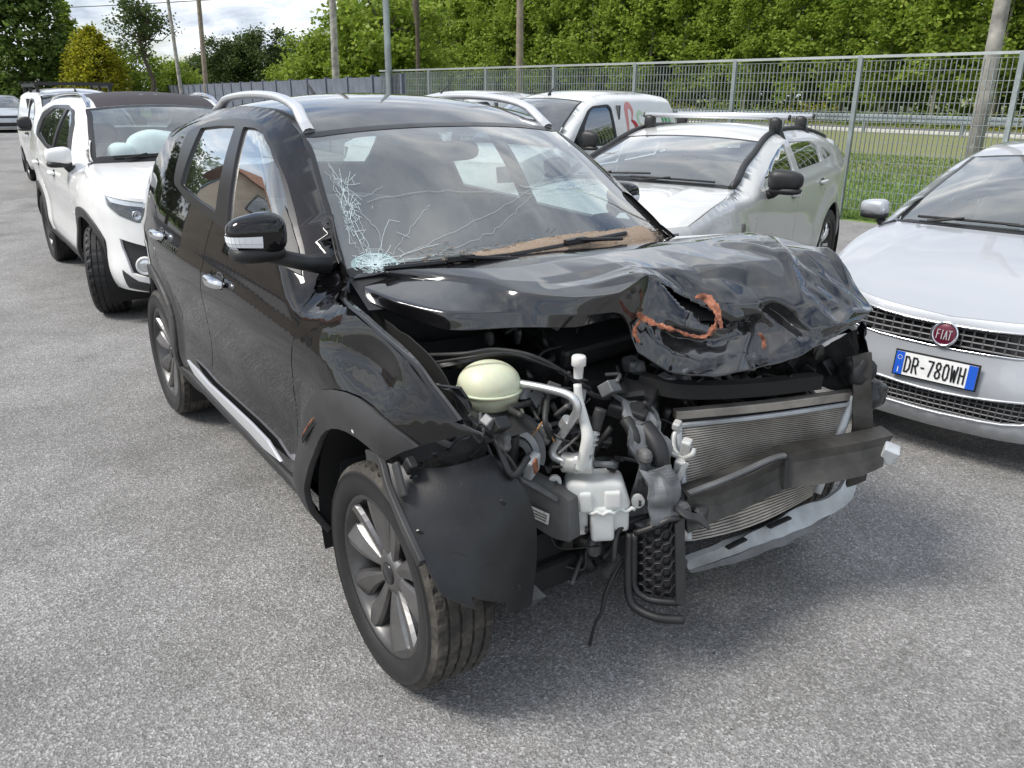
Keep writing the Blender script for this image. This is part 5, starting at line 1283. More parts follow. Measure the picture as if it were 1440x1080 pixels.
def hood_sheet():
    fa, fb = facets(3, 1.15, .016), facets(8, .62, .012)
    rows = [H0, H1, H1b, H2, H3, H4]; SU, SV = 20, 20
    fine = [[c_.lerp(l_, .45) for c_, l_ in zip(cat_rom(r_, SU), lin_rom(r_, SU))] for r_ in rows]; nu = len(fine[0])
    cols = [[c_.lerp(l_, .85 if i < 6.3*SU else .6) for c_, l_ in zip(cat_rom([fine[j][i] for j in range(6)], SV), lin_rom([fine[j][i] for j in range(6)], SV))] for i in range(nu)]; nv = len(cols[0])
    V = []
    for j in range(nv):
        for i in range(nu):
            p = cols[i][j].copy(); v = j/SV; u = i/SU
            w = smoothstep(1.2, 2.8, v)*(.06+.94*smoothstep(5.4, 7.2, u)); q_ = p*9
            n1 = noise.noise(q_); n2 = abs(noise.noise(q_*1.6+Vector((5, 2, 1)))); n3 = noise.noise(p*2.4+Vector((1, 7, 3)))
            w2 = smoothstep(.6, 2.2, v)*smoothstep(6.6, 9.5, u); w3 = smoothstep(2.7, 3.4, v)*smoothstep(5.6, 6.6, u)
            p.z += .004*n3*smoothstep(.2, 1, v) + w2*fa(u, v) + .8*w*fb(u, v); p.x += w3*(1.3*fa(u+.3, v)+1.3*fb(u, v+.2)); p.y -= w3*.8*fb(u+.2, v)
            for a, b, h, wd in FOLDS:
                if v > 3.6: break
                a2 = Vector(a[:2]); d = Vector(b[:2])-a2; t = max(0, min(1, (p.xy-a2).dot(d)/d.length_squared)); ds = (p.xy-a2-d*t).length
                if ds < wd: p.z += h*(1-ds/wd)*(1-abs(2*t-1)**3)
            for (u0, v0, u1, v1, wd, dp) in ((9.15, 3.15, 10.15, 4.3, .22, .055), (6.5, 4.12, 7.7, 4.25, .34, .07), (8.3, 3.75, 8.9, 3.6, .3, .05)):
                du, dv = u1-u0, v1-v0; t = max(0, min(1, ((u-u0)*du+(v-v0)*dv)/(du*du+dv*dv))); ds = math.hypot(u-u0-t*du, v-v0-t*dv)
                if ds < wd: p += Vector((-.8, .35, .0))*dp*(1-ds/wd)**.8*(1-abs(2*t-1)**4*.7)
            V.append(p)
    hole = [(6.25, 3.14), (6.6, 3.12), (7.1, 3.16), (7.7, 3.3), (8.05, 3.5), (8.0, 3.72), (7.5, 3.66), (6.9, 3.5), (6.5, 3.3)]
    F = []
    for j in range(nv-1):
        for i in range(nu-1):
            u, v = (i+.5)/SU, (j+.5)/SV
            if inside(hole, u, v): continue
            a = j*nu+i; F.append((a, a+1, a+nu+1, a+nu))
    o = obj('hood', V, F, 'black_dusty', WR, smooth=True)
    sh = set()
    for i in range(nu-1):
        if i < 6.2*SU: sh.add((3*SV*nu+i, 3*SV*nu+i+1))
    for e_ in o.data.edges:
        a, b = e_.vertices
        if (min(a, b), max(a, b)) in sh: e_.use_edge_sharp = True
    m_ = o.modifiers.new('s', 'SOLIDIFY'); m_.thickness = .004; m_.offset = -1
    def at(u, v): return V[min(nv-1, int(round(v*SV)))*nu+min(nu-1, int(round(u*SU)))]
    return o, at
hood_o, hood_at = hood_sheet(); hood_o['label'] = 'crumpled black hood with torn rusty front edge'
q = NB('rust_torn'); f = q.noise(35, 6, .7); q.set(Base_Color=q.ramp(f, [(.3, (.03, .014, .011)), (.46, (.17, .055, .028)), (.6, (.33, .13, .07)), (.8, (.44, .25, .17))]), Roughness=.75); q.bump(q.noise(80, 4), .5, .004)
q = NB('scuffed_paint'); f = q.noise(26, 8, .75); q.set(Base_Color=q.ramp(f, [(.35, (.012, .012, .014)), (.52, (.05, .052, .058)), (.7, (.18, .185, .195))]), Roughness=q.ramp(f, [(.3, .25), (.7, .6)])); q.bump(f, .3, .004)
def torn_band(pts, ws, mat='rust_torn'):
    P = cat_rom(pts, 6); n = len(P); V = []; F = []
    for i, p in enumerate(P):
        t = i/(n-1)*(len(ws)-1); k = min(int(t), len(ws)-2); w = ws[k]+(ws[k+1]-ws[k])*(t-k); w *= 1+.5*noise.noise(p*60)
        d = (P[min(i+1, n-1)]-P[max(i-1, 0)]).normalized(); s_ = d.cross(Vector((.75, -.55, .3))).normalized()
        for kk in (-1, 0, 1): V.append(p+s_*w*kk*.5*(1+.8*noise.noise(p*110+Vector((kk*4, 0, 0))))+Vector((.003*(1-abs(kk)), -.002*(1-abs(kk)), .006*noise.noise(p*90+Vector((kk, 0, 0))))))
    for i in range(n-1):
        for kk in (0, 1): F.append((3*i+kk, 3*i+kk+1, 3*i+kk+4, 3*i+kk+3))
    return obj('torn_metal_edge', V, F, mat, hood_o, smooth=False, solid=.0015)
torn_band([(0.098,-0.097,1.065), (0.109,-0.039,1.05), (0.155,-0.021,1.035), (0.225,-0.029,1.03), (0.278,0.023,1.01), (0.314,0.073,0.995), (0.321,0.108,1.02), (0.311,0.132,1.045)], [.008, .013, .020, .014, .011, .013, .018, .010])
torn_band([(0.219,0.132,1.09), (0.23,0.165,1.09), (0.278,0.152,1.075), (0.328,0.124,1.05), (0.358,0.099,1.03)], [.010, .026, .028, .02, .010])
torn_band([(0.143,-0.009,1.035), (0.154,-0.051,1.01), (0.16,-0.058,0.99), (0.174,-0.051,0.965)], [.012, .012, .012, .006])
torn_band([(0.342,0.303,0.98), (0.347,0.321,0.955), (0.355,0.315,0.93)], [.008, .018, .010])
torn_band([(0.29,0.009,0.89), (0.309,0.128,0.9), (0.33,0.236,0.895), (0.366,0.328,0.9)], [.012, .035, .045, .02], 'scuffed_paint')

# ---------------------------------------------------------------- cowl, debris, wipers, cracks
cw = Coons([wc.ws(i/12, 0)+Vector((.14, 0, -.075)) for i in range(13)], [wc.ws(i/12, 0)+Vector((-.015, 0, .006)) for i in range(13)], [wc.ws(0, 0)+Vector((.14, 0, -.075)), wc.ws(0, 0)], [wc.ws(1, 0)+Vector((.14, 0, -.075)), wc.ws(1, 0)])
cw.grid('cowl_panel', 16, 4, 'black_plastic', WR)
q = NB('needle_litter'); f = q.noise(220, 4, .8); q.set(Base_Color=q.ramp(f, [(.3, (.14, .10, .07)), (.5, (.36, .27, .20)), (.7, (.56, .46, .36))]), Roughness=.95); q.bump(f, .8, .01)
V = []; F = []; nu = 60
for i in range(nu+1):
    u = .16+.80*i/nu; edge = smoothstep(0, .12, i/nu)*smoothstep(0, .06, 1-i/nu); wv = (.05+.05*smoothstep(.2, .6, u)+.012*noise.noise(Vector((u*14, 3, 0))))*edge
    for k in range(5):
        t = k/4; p = wc.ws(u, wv*t)+Vector((.05*(1-t)*edge, 0, -.018*(1-t)+.012*math.sin(PI*t)*edge+.004*noise.noise(Vector((u*60, t*5, 1)))+.003)); V.append(p)
for i in range(nu):
    for k in range(4): F.append((i*5+k, (i+1)*5+k, (i+1)*5+k+1, i*5+k+1))
lit = obj('needle_litter', V, F, 'needle_litter', None, smooth=True); tag(lit, 'strip of dry brown needle litter along the base of the shattered windscreen', 'litter', kind='stuff')
m = MB(); r = random.Random(77)
for i in range(900):
    u = r.uniform(.18, .97); t = abs(r.gauss(0, .045)); p = wc.ws(u, t*.9)+Vector((r.uniform(0, .03) if t < .03 else 0, 0, .008)); d = Vector((r.gauss(0, .6), r.gauss(0, 1), r.gauss(0, .25))).normalized()*r.uniform(.008, .02)
    m.tube([p-d*.5, p+d*.5], .0011, 3, False)
nd_ = m.obj('dry_needle', 'needle_litter', None); nd_['kind'] = 'stuff'; tag(nd_, 'scattered dry needles lying on the windscreen foot of the wreck', 'litter')
wn = Vector((.35, 0, .75)).normalized()
def wiper_on(P, ):
    Q = [Vector(p)+Vector((.012, 0, .016)) for p in P]; k = len(Q)-1
    o = MB().tube(Q, .009, 6).obj('wiper_blade', 'satin_black', WR); m = MB(); mid = Q[k//2]
    m.beam(mid-(Q[-1]-Q[0]).normalized()*.05+wn*.012, mid+(Q[-1]-Q[0]).normalized()*.05+wn*.012, .022, .016); m.tube([mid+wn*.015, mid.lerp(Q[-1], .75)+Vector((.05, 0, -.005))], [.009, .007], 6); m.obj('wiper_arm', 'satin_black', o)
wiper_on([wc.ws(.08+.03*i, .012) for i in range(13)]); wiper_on([wc.ws(.40+.04*i, .012+.004*i) for i in range(11)])
q = NB('crack_white'); q.set(Base_Color=(.58, .70, .72), Roughness=.35, Specular_IOR_Level=.8)
def ribbon(m, P, w):
    n = len(P)
    for i in range(n-1):
        a, b = P[i], P[i+1]; d = b-a
        if d.length < 1e-5: continue
        s_ = d.cross(Vector((.45, 0, .7))).normalized()*w*.5; k = len(m.V); m.V += [a-s_, b-s_, b+s_, a+s_]; m.F.append((k, k+1, k+2, k+3))
wsp = lambda u, v: wc.ws(u, v)+Vector((.0022, 0, .0042))
def web(name, cu, cv, radii, nrad, w, seed, asp=1.5, ar=(0, 2*PI), ringp=1.):
    r = random.Random(seed); m = MB(); rays = []
    for i in range(nrad):
        a = ar[0]+(ar[1]-ar[0])*(i+r.uniform(-.3, .3))/nrad; P = []; aa = a
        for k, rr in enumerate(radii): aa += r.gauss(0, .05); P.append((cu+rr*math.cos(aa), cv+rr*asp*math.sin(aa)))
        P = [p for p in P if .034 < p[0] < .98 and .01 < p[1] < .97]; rays.append(P)
        n_ = len(P) if r.random() < .35 else max(2, int(len(P)*r.uniform(.3, .8)))
        if len(P) > 1: ribbon(m, [wsp(*p) for p in P[:n_]], w)
    for k in range(len(radii)):
        for i in range(nrad):
            A_, B_ = rays[i], rays[(i+1) % nrad]
            if k < len(A_) and k < len(B_) and r.random() < ringp*(.9 if k < len(radii)*.45 else .25) and (abs(ar[1]-ar[0]) > 6 or i < nrad-1): ribbon(m, [wsp(*A_[k]), wsp(*B_[k])], w*.9)
    o = m.obj(name, 'crack_white', WR); o['kind'] = 'stuff'; return o
web('crack_web', .075, .06, [.008, .014, .020, .027, .034, .041, .048, .056, .066, .08, .10, .13, .17], 34, .0011, 4, 1.5)
web('crack_web', .075, .055, [.004, .008, .012, .016, .020, .024, .028, .032, .036, .040, .045], 48, .0014, 8, 1.35)
web('crack_web', .052, .40, [.006, .011, .016, .022, .028, .035, .045, .06, .08], 24, .0010, 9, 3.4, ringp=.35)
web('crack_web', .06, .55, [.006, .012, .020, .03, .045], 18, .0010, 19, 3.8, ringp=.25)
web('crack_web', .045, .30, [.005, .010, .018, .028, .04], 14, .0010, 29, 4.2, ringp=.3)
r = random.Random(12); m = MB()
def longcrack(P, w=.0011):
    Q = [wsp(x.x+r.gauss(0, .0022), x.y+r.gauss(0, .005)) for x in cat_rom([(a, b, 0) for a, b in P], 7)]; ribbon(m, Q, w*.8)
longcrack([(.045, .72), (.05, .55), (.06, .42), (.075, .30), (.07, .18), (.075, .08)], .0016); longcrack([(.035, .62), (.045, .48), (.08, .36), (.11, .22), (.10, .1)], .0014); longcrack([(.03, .66), (.06, .52), (.10, .46), (.16, .50)], .001); longcrack([(.04, .30), (.045, .20), (.06, .12)], .001)
longcrack([(.55, .42), (.62, .40), (.70, .395), (.76, .40), (.82, .44)], .003); longcrack([(.11, .06), (.25, .16), (.40, .26), (.55, .37), (.70, .52)]); longcrack([(.12, .05), (.28, .10), (.42, .19), (.52, .30), (.62, .38), (.78, .40)])
longcrack([(.10, .42), (.25, .44), (.42, .40), (.58, .36), (.72, .34), (.88, .36)]); longcrack([(.11, .07), (.2, .26), (.26, .36)])
for i in range(9): a = r.uniform(-.2, .6); longcrack([(.76, .40), (.76+.05*math.cos(a), .40-.09*math.sin(a)*1.5), (.76+.13*math.cos(a), .40-.22*math.sin(a)*1.4)], .0014)
q = NB('crack_grey'); q.set(Base_Color=(.42, .48, .49), Roughness=.4)
m.obj('long_cracks', 'crack_grey', WR)['kind'] = 'stuff'
# crushed milky glass at the impact point
V, F = [], []; n = 16
for j in range(6):
    for i in range(n): a = 2*PI*i/n; rr = .052*j/5*(1+.15*noise.noise(Vector((math.cos(a)*2, math.sin(a)*2, 4)))); V.append(wsp(.075+rr*math.cos(a), .058+rr*1.25*math.sin(a)*(1 if math.sin(a) > -.4 else .5))-Vector((.02, 0, .012))*(1-j/5)-Vector((.001, 0, .001)))
for j in range(5):
    for i in range(n): F.append((j*n+i, j*n+(i+1) % n, (j+1)*n+(i+1) % n, (j+1)*n+i))
q = NB('milky_glass'); t_ = q.t; f = q.vor(160, out='Distance', feature='DISTANCE_TO_EDGE'); tr_ = q.n('BsdfTransparent', Color=(.85, .95, .95)); ms = q.n('MixShader'); q.put(ms.inputs[0], q.ramp(f, [(.0, .95), (.12, .35), (.5, .25)])); q.set(Base_Color=(.55, .74, .76), Roughness=.3)
t_.links.new(tr_.outputs[0], ms.inputs[1]); t_.links.new(q.b.outputs[0], ms.inputs[2]); t_.links.new(ms.outputs[0], q.out.inputs['Surface'])
obj('crushed_glass', V, F, 'milky_glass', WR, smooth=True)
# rear-view mirror behind the screen
V, F = superbox((.02, .12, .04), 3, 8); p = wc.ws(.52, .86)+Vector((-.10, 0, -.07)); MB().add([Vector(v)+p for v in V], F).tube([p, wc.ws(.52, .93)+Vector((-.02, 0, -.02))], .02, 6).obj('interior_mirror', 'cabin_dark', WR, smooth=True)
hlr = Coons([wc.roof(.04+.092*i, .02)-Vector((0, 0, .05)) for i in range(11)], [wc.roof(.04+.092*i, .95)-Vector((0, 0, .05)) for i in range(11)], [wc.roof(.04, .02+.093*i)-Vector((0, 0, .05)) for i in range(11)], [wc.roof(.96, .02+.093*i)-Vector((0, 0, .05)) for i in range(11)]); hlr.grid('headliner', 10, 10, 'headliner', WR)
pa = wc.roof(.5, .82); MB().tube([pa, pa+Vector((-.03, 0, .04)), pa+Vector((-.10, 0, .09))], [.025, .012, .006], 6).obj('antenna', 'satin_black', WR)

# ---------------------------------------------------------------- opened engine bay
simple('pipe_alu', (.55, .56, .56), .4, .75, .15, 20); simple('steel_grey', (.17, .175, .18), .5, .45, .3, 9, .2, 40); simple('steel_pale', (.42, .44, .455), .5, .3, .35, 7, .2, 40); simple('beam_steel', (.06, .057, .052), .5, .5, .6, 6, .3, 60); simple('apron_grey', (.10, .10, .098), .6, .1, .4, 6)
simple('white_plastic', (.66, .665, .64), .45, 0, .08, 14, .1, 40, Subsurface_Weight=.15); simple('tank_plastic', (.62, .64, .47), .4, 0, .10, 9, Subsurface_Weight=.25); simple('alu_white', (.56, .56, .54), .42, .25, .15, 16); simple('hose_rubber', (.02, .02, .02), .6, 0, .4, 20); simple('fin_metal', (.34, .315, .28), .5, .5, .35, 8); simple('core_dark', (.03, .03, .03), .7); simple('sticker', (.6, .59, .55), .6, 0, .3, 120); simple('wire_orange', (.45, .22, .08), .6)
def part(name, V, F, mat, **k): return obj(name, V, F, mat, WR, **k)
def blk(name, c, d, mat, rot=(0, 0, 0), bev=.008, parent=None):
    M = Matrix.Rotation(rot[2], 3, 'Z') @ Matrix.Rotation(rot[1], 3, 'Y') @ Matrix.Rotation(rot[0], 3, 'X'); return MB().box(c, d, M).obj(name, mat, parent or WR, bev=bev)
def sheetgrid(name, L_, R_, n, mat, sub=5, solid=.004, nz=0.):
    """loft a bent sheet between two edge polylines"""
    a = resamp(cat_rom(L_, sub), 24); b = resamp(cat_rom(R_, sub), 24); V = []; F = []
    for i in range(25):
        for k in range(n+1):
            p = a[i].lerp(b[i], k/n)
            if nz: g_ = 14 if nz < .012 else 24; p = p+Vector((noise.noise(p*g_), noise.noise(p*g_+Vector((7, 0, 0))), noise.noise(p*g_+Vector((0, 9, 0)))))*nz
            V.append(p)
    for i in range(24):
        for k in range(n): F.append((i*(n+1)+k, i*(n+1)+k+1, (i+1)*(n+1)+k+1, (i+1)*(n+1)+k))
    return part(name, V, F, mat, smooth=nz < .012, solid=solid)
# dark mass of engine and bulkhead behind everything
blk('engine_block', (-.22, .12, .58), (.42, .72, .46), 'underbody', (0, .05, .1)); blk('gearbox', (-.18, -.32, .46), (.34, .30, .30), 'dark_metal', (0, .1, .2), .03)
blk('bulkhead', (-.50, 0, .72), (.06, 1.36, .78), 'underbody'); blk('air_box', (-.12, .42, .84), (.32, .34, .16), 'black_plastic', (0, .1, -.2), .02); blk('engine_cover', (-.24, .05, .88), (.34, .46, .08), 'black_plastic', (0, .12, .1), .02); blk('battery', (-.20, .50, .70), (.22, .26, .20), 'black_plastic', (0, 0, .1), .01)
blk('subframe', (-.05, 0, .24), (.42, 1.0, .09), 'underbody', (0, 0, .03), .02)
rr = random.Random(5)
for i in range(26):
    a = Vector((rr.uniform(-.25, .22), rr.uniform(-.42, .5), rr.uniform(.55, .98))); b = a+Vector((rr.uniform(-.25, .25), rr.uniform(-.3, .3), rr.uniform(-.25, .06))); mm = a.lerp(b, .5)+Vector((rr.uniform(-.06, .06), rr.uniform(-.06, .06), rr.uniform(-.12, .05)))
    b.x = min(b.x, .2); a.x = min(a.x, .2)
    tube('loose_hose' if i % 3 else 'wiring_loom', [a, mm, b], rr.uniform(.005, .013), 'hose_rubber', WR, 7)
# inner wing, chassis leg and strut tower on the car's right side
sheetgrid('inner_wing', [(-.42, -.66, 1.02), (-.2, -.66, 1.0), (.0, -.66, .96), (.10, -.66, .86)], [(-.42, -.60, .40), (-.2, -.60, .42), (.0, -.60, .45), (.10, -.60, .48)], 8, 'underbody', nz=.006)
sheetgrid('chassis_leg', [(0.1,-0.55,0.689), (0.164,-0.48,0.631), (0.241,-0.42,0.595), (0.283,-0.4,0.573)], [(0.1,-0.55,0.573), (0.167,-0.48,0.491), (0.242,-0.43,0.446), (0.301,-0.41,0.451)], 4, 'apron_grey', solid=.06)
sheetgrid('chassis_leg_top', [(0.085,-0.54,0.692), (0.136,-0.46,0.633), (0.224,-0.38,0.576)], [(0.152,-0.56,0.694), (0.188,-0.49,0.63), (0.258,-0.42,0.575)], 2, 'steel_grey', solid=.01)
p0 = [(0.177,-0.462,0.545), (0.226,-0.42,0.523), (0.221,-0.42,0.485), (0.174,-0.462,0.51)]
part('maker_sticker', [Vector(p)+Vector((.014, -.016, .0)) for p in p0], [(0, 1, 2, 3)], 'sticker', solid=.002)
m = MB()
for k in range(3):
    a = Vector(p0[0]).lerp(Vector(p0[3]), .25+.25*k); b = Vector(p0[1]).lerp(Vector(p0[2]), .25+.25*k); m.beam(a.lerp(b, .12)+Vector((.0165, -.0185, 0)), a.lerp(b, .9)+Vector((.0165, -.0185, 0)), .002, .0018)
m.obj('sticker_print', 'plate_ink', WR)
# strut tower: grey ribbed half round
c0 = Vector((0.138,-0.48,0.685))
for j, (ra, mat) in enumerate(((.105, 'steel_grey'), (.085, 'steel_pale'), (.062, 'steel_grey'))):
    V = []; F = []; n = 16
    for i in range(n+1):
        a = -.35+2.3*i/n; d = Vector((.45*math.cos(a)*.9, .75*math.cos(a)*.9, math.sin(a)))*ra
        for off in ((0, 0, 0), (-.06, .04, .0)): V.append(c0+d+Vector(off)+Vector((.010*j, -.010*j, 0)))
    F = [(2*i, 2*i+1, 2*i+3, 2*i+2) for i in range(n)]
    part('strut_tower_rib', V, F, mat, smooth=True, solid=.018)
blk('fuse_holder', (0.151,-0.52,0.719), (.05, .04, .11), 'black_plastic', (.1, .1, .5)); blk('wing_bracket', (0.195,-0.47,0.671), (.03, .06, .07), 'steel_pale', (.3, .2, .5)); blk('rusty_tab', (0.239,-0.49,0.693), (.008, .022, .045), 'rust_torn', (.3, 0, .5), .003)
# coolant expansion tank
ct = Vector((0.018,-0.5,0.868))
V, F = superbox((.090, .094, .088), 2.15, 22, lambda v: Vector((v.x, v.y, v.z*(1.0 if v.z < 0 else .88)))*(1+.012*noise.noise(v*20)))
et = part('expansion_tank', [v+ct for v in V], F, 'tank_plastic', smooth=True)
m = MB(); m.lathe([(.092, .004), (.099, .004), (.099, -.004), (.092, -.004)], 40, Matrix.Translation(ct-Vector((0, 0, .006)))); m.obj('tank_seam', 'tank_plastic', et, smooth=True)
m = MB().tube([ct+Vector((.03, .055, -.05)), ct+Vector((.045, .075, -.09)), ct+Vector((.05, .08, -.118))], [.022, .019, .014], 10); m.obj('tank_outlet', 'tank_plastic', et, smooth=True)
# upper radiator support and wing rail: bent black sweep
sheetgrid('upper_support', [(-0.194,-0.62,0.909), (-0.091,-0.55,0.931), (-0.034,-0.46,0.948), (0.046,-0.36,0.927), (0.088,-0.24,0.854), (0.127,-0.17,0.789), (0.216,-0.06,0.807)], [(-0.178,-0.62,0.877), (-0.059,-0.55,0.925), (-0.053,-0.44,0.917), (0.013,-0.34,0.878), (0.041,-0.22,0.796), (0.101,-0.15,0.733), (0.2,-0.04,0.753)], 5, 'satin_black', solid=.02, nz=.006)
tube('cable_loom', [(-0.221,-0.6,0.917), (-0.05,-0.55,0.958), (0.004,-0.46,0.969), (0.081,-0.36,0.943), (0.126,-0.2,0.828)], .007, 'hose_rubber', WR); tube('cable_loom', [(-0.141,-0.62,0.915), (0.006,-0.56,0.964), (0.049,-0.44,0.965), (0.109,-0.3,0.902)], .005, 'hose_rubber', WR)
blk('lock_platform', (0.171,-0.06,0.772), (.12, .16, .05), 'black_plastic', (.3, .2, .6))
sheetgrid('headlight_bracket', [(0.086,-0.84,0.759), (0.172,-0.8,0.782), (0.219,-0.74,0.815), (0.263,-0.68,0.843)], [(0.143,-0.84,0.719), (0.171,-0.78,0.709), (0.22,-0.72,0.738), (0.239,-0.66,0.771)], 5, 'black_plastic', solid=.012, nz=.012)
sheetgrid('lamp_carrier', [(0.042,-0.7,0.912), (0.123,-0.68,0.901), (0.191,-0.66,0.837)], [(0.109,-0.66,0.924), (0.133,-0.63,0.852), (0.189,-0.62,0.801)], 4, 'satin_black', solid=.01, nz=.02)
blk('lamp_mount', (0.21,-0.68,0.782), (.05, .06, .045), 'satin_black', (.5, .3, .3), .004); blk('clip_bracket', (0.123,-0.8,0.742), (.05, .03, .06), 'lamp_dark', (.2, .5, .2), .004)
# pipes
tube('ac_pipe', [(0.057,-0.44,0.879), (0.153,-0.4,0.882), (0.231,-0.37,0.878), (0.258,-0.36,0.85), (0.238,-0.36,0.804), (0.204,-0.37,0.745), (0.178,-0.38,0.693), (0.186,-0.38,0.67), (0.218,-0.365,0.663)], .0125, 'pipe_alu', WR, 12)
p = Vector((0.213,-0.36,0.784)); d = (Vector((0.204,-0.37,0.745))-Vector((0.238,-0.36,0.804))).normalized(); MB().tube([p-d*.014, p+d*.014], .021, 14).obj('pipe_union', 'pipe_alu', WR)
ft = tube('filler_neck', [(0.219,-0.33,0.9), (0.228,-0.33,0.855), (0.253,-0.33,0.802), (0.272,-0.33,0.753), (0.265,-0.335,0.696), (0.254,-0.34,0.647)], [.012, .013, .015, .018, .017, .016], 'white_plastic', WR, 14)
pc = Vector((0.221,-0.33,0.97)); MB().lathe([(0, .016), (.018, .016), (.021, .010), (.021, -.012), (.015, -.016), (.013, -.05)], 18, Matrix.Translation(pc)).obj('filler_cap', 'white_plastic', ft, smooth=True)
tube('hose_black', [(0.268,-0.28,0.829), (0.266,-0.29,0.797), (0.267,-0.3,0.767)], .018, 'hose_rubber', WR, 12); tube('ac_fitting', [(0.267,-0.3,0.771), (0.265,-0.31,0.73), (0.27,-0.32,0.694)], .015, 'pipe_alu', WR, 12)
m = MB()
for t in (.15, .35, .55): p = Vector((0.267,-0.3,0.771)).lerp(Vector((0.27,-0.32,0.694)), t); d = (Vector((0.27,-0.32,0.694))-Vector((0.267,-0.3,0.771))).normalized(); m.tube([p-d*.003, p+d*.003], .019, 12)
m.obj('fitting_ring', 'pipe_alu', WR)
a, b = Vector((0.196,-0.36,0.653)), Vector((0.267,-0.3,0.66)); ac = MB().tube([a, a.lerp(b, .03), b.lerp(a, .03), b], [.026, .03, .03, .026], 18).obj('ac_manifold', 'alu_white', WR, smooth=True)
m = MB(); mdl = a.lerp(b, .5); d = (b-a).normalized(); m.tube([mdl-d*.004, mdl+d*.004], .033, 18); m.obj('manifold_clamp', 'pipe_alu', ac)
tube('brake_line', [b, b+d*.05, (0.276,-0.22,0.635)], .01, 'steel_grey', WR); blk('connector', (0.267,-0.22,0.631), (.03, .03, .025), 'black_plastic', (.3, .2, .4), .004)
# washer fluid reservoir: two shells with a waved seam, ribs, lugs
wr_c = Vector((0.248,-0.27,0.516)); ux = Vector((.58, .80, .05)).normalized(); uz = Vector((-.04, -.05, 1)).normalized(); uy = uz.cross(ux).normalized()
def wpos(a, b, c): return wr_c+ux*a+uy*(-b)+uz*c
WM = Matrix((ux, -uy, uz)).transposed()
def wbox(name, c, d, n, parent, taper=0.):
    V, F = superbox(d, n, 18, lambda v: Vector((v.x*(1-taper*smoothstep(.0, 1., (v.z/d[2]+1)/2)), v.y, v.z))); return obj(name, [wpos(v.x+c[0], v.y+c[1], v.z+c[2]+.003*noise.noise(v*26+Vector(c)*9)) for v in V], F, 'white_plastic', parent, smooth=True)
wt = wbox('washer_reservoir', (0, 0, .040), (.108, .056, .052), 6., WR, .20)
wbox('reservoir_chamber', (-.062, -.006, -.040), (.038, .046, .055), 7., wt, -.12); wbox('reservoir_chamber', (.018, .012, -.045), (.036, .052, .060), 8., wt); wbox('reservoir_chamber', (.074, -.004, -.036), (.026, .044, .050), 7., wt, -.1)
wbox('reservoir_rib', (-.03, .036, .030), (.020, .03, .034), 6., wt); wbox('reservoir_rib', (.05, .036, .036), (.026, .03, .030), 6., wt)
m = MB(); P = []
for i in range(25):
    a = -.116+.232*i/24; P.append(wpos(a, .058+(.010 if -.015 < a < .055 else -.006), -.002+.006*math.sin(i*1.7)))
m.tube(P, .006, 6); m.obj('reservoir_seam', 'white_plastic', wt, smooth=True)
for (a, c) in ((.128, .012), (-.118, .085)):
    V = [wpos(a+.02*x, .03, c+.022*z) for x, z in circ(0, 0, 1, 14)]; part('reservoir_lug', V, [tuple(range(14))], 'white_plastic', solid=.012)
    MB().lathe([(0, .008), (.008, .008), (.010, 0)], 10, Matrix.Translation(wpos(a, .04, c)) @ Matrix.Rotation(PI/2, 4, 'Y') @ Matrix.Rotation(-.8, 4, 'X')).obj('bolt', 'dark_metal', wt)
MB().lathe([(0, .01), (.008, .01), (.011, 0)], 10, Matrix.Translation(wpos(-.035, .055, -.062)) @ Matrix.Rotation(PI/2, 4, 'Y') @ Matrix.Rotation(-.8, 4, 'X')).obj('bolt', 'dark_metal', wt)
# crushed front rail end and crumple metal beside the radiator
sheetgrid('crushed_rail', [(0.165,-0.14,0.799), (0.25,-0.16,0.738), (0.314,-0.17,0.648), (0.307,-0.17,0.55), (0.322,-0.16,0.432)], [(0.227,-0.02,0.746), (0.31,-0.05,0.675), (0.343,-0.06,0.594), (0.366,-0.06,0.519), (0.393,-0.07,0.436)], 8, 'steel_grey', solid=.012, nz=.022)
sheetgrid('bent_bracket', [(0.352,-0.19,0.634), (0.391,-0.19,0.592), (0.399,-0.18,0.487)], [(0.41,-0.12,0.661), (0.427,-0.1,0.582), (0.432,-0.11,0.492)], 6, 'steel_grey', solid=.01, nz=.014)
for k, (c_, w, mat) in enumerate((((0.332,-0.16,0.676), .024, 'apron_grey'), ((0.367,-0.13,0.607), .035, 'steel_grey'), ((0.389,-0.11,0.568), .03, 'apron_grey'), ((0.277,-0.2,0.546), .03, 'steel_grey'), ((0.416,-0.09,0.514), .035, 'apron_grey'), ((0.448,-0.02,0.49), .03, 'black_plastic'))):
    V, F = superbox((w, w*.8, w*.9), 2.6, 8, lambda v: v*(1+.5*noise.noise(v*30+Vector((k*3, 0, 0))))); part('crumpled_metal', [v+Vector(c_) for v in V], F, mat)
for a, b, m_, rad in (((0.264,-0.1,0.729), (0.351,-0.1,0.62), 'black_plastic', .03), ((0.227,-0.14,0.749), (0.283,-0.15,0.654), 'hose_rubber', .02)):
    tube('bent_strut', [a, Vector(a).lerp(Vector(b), .5)+Vector((.02, 0, .01)), b], rad, m_, WR, 10)
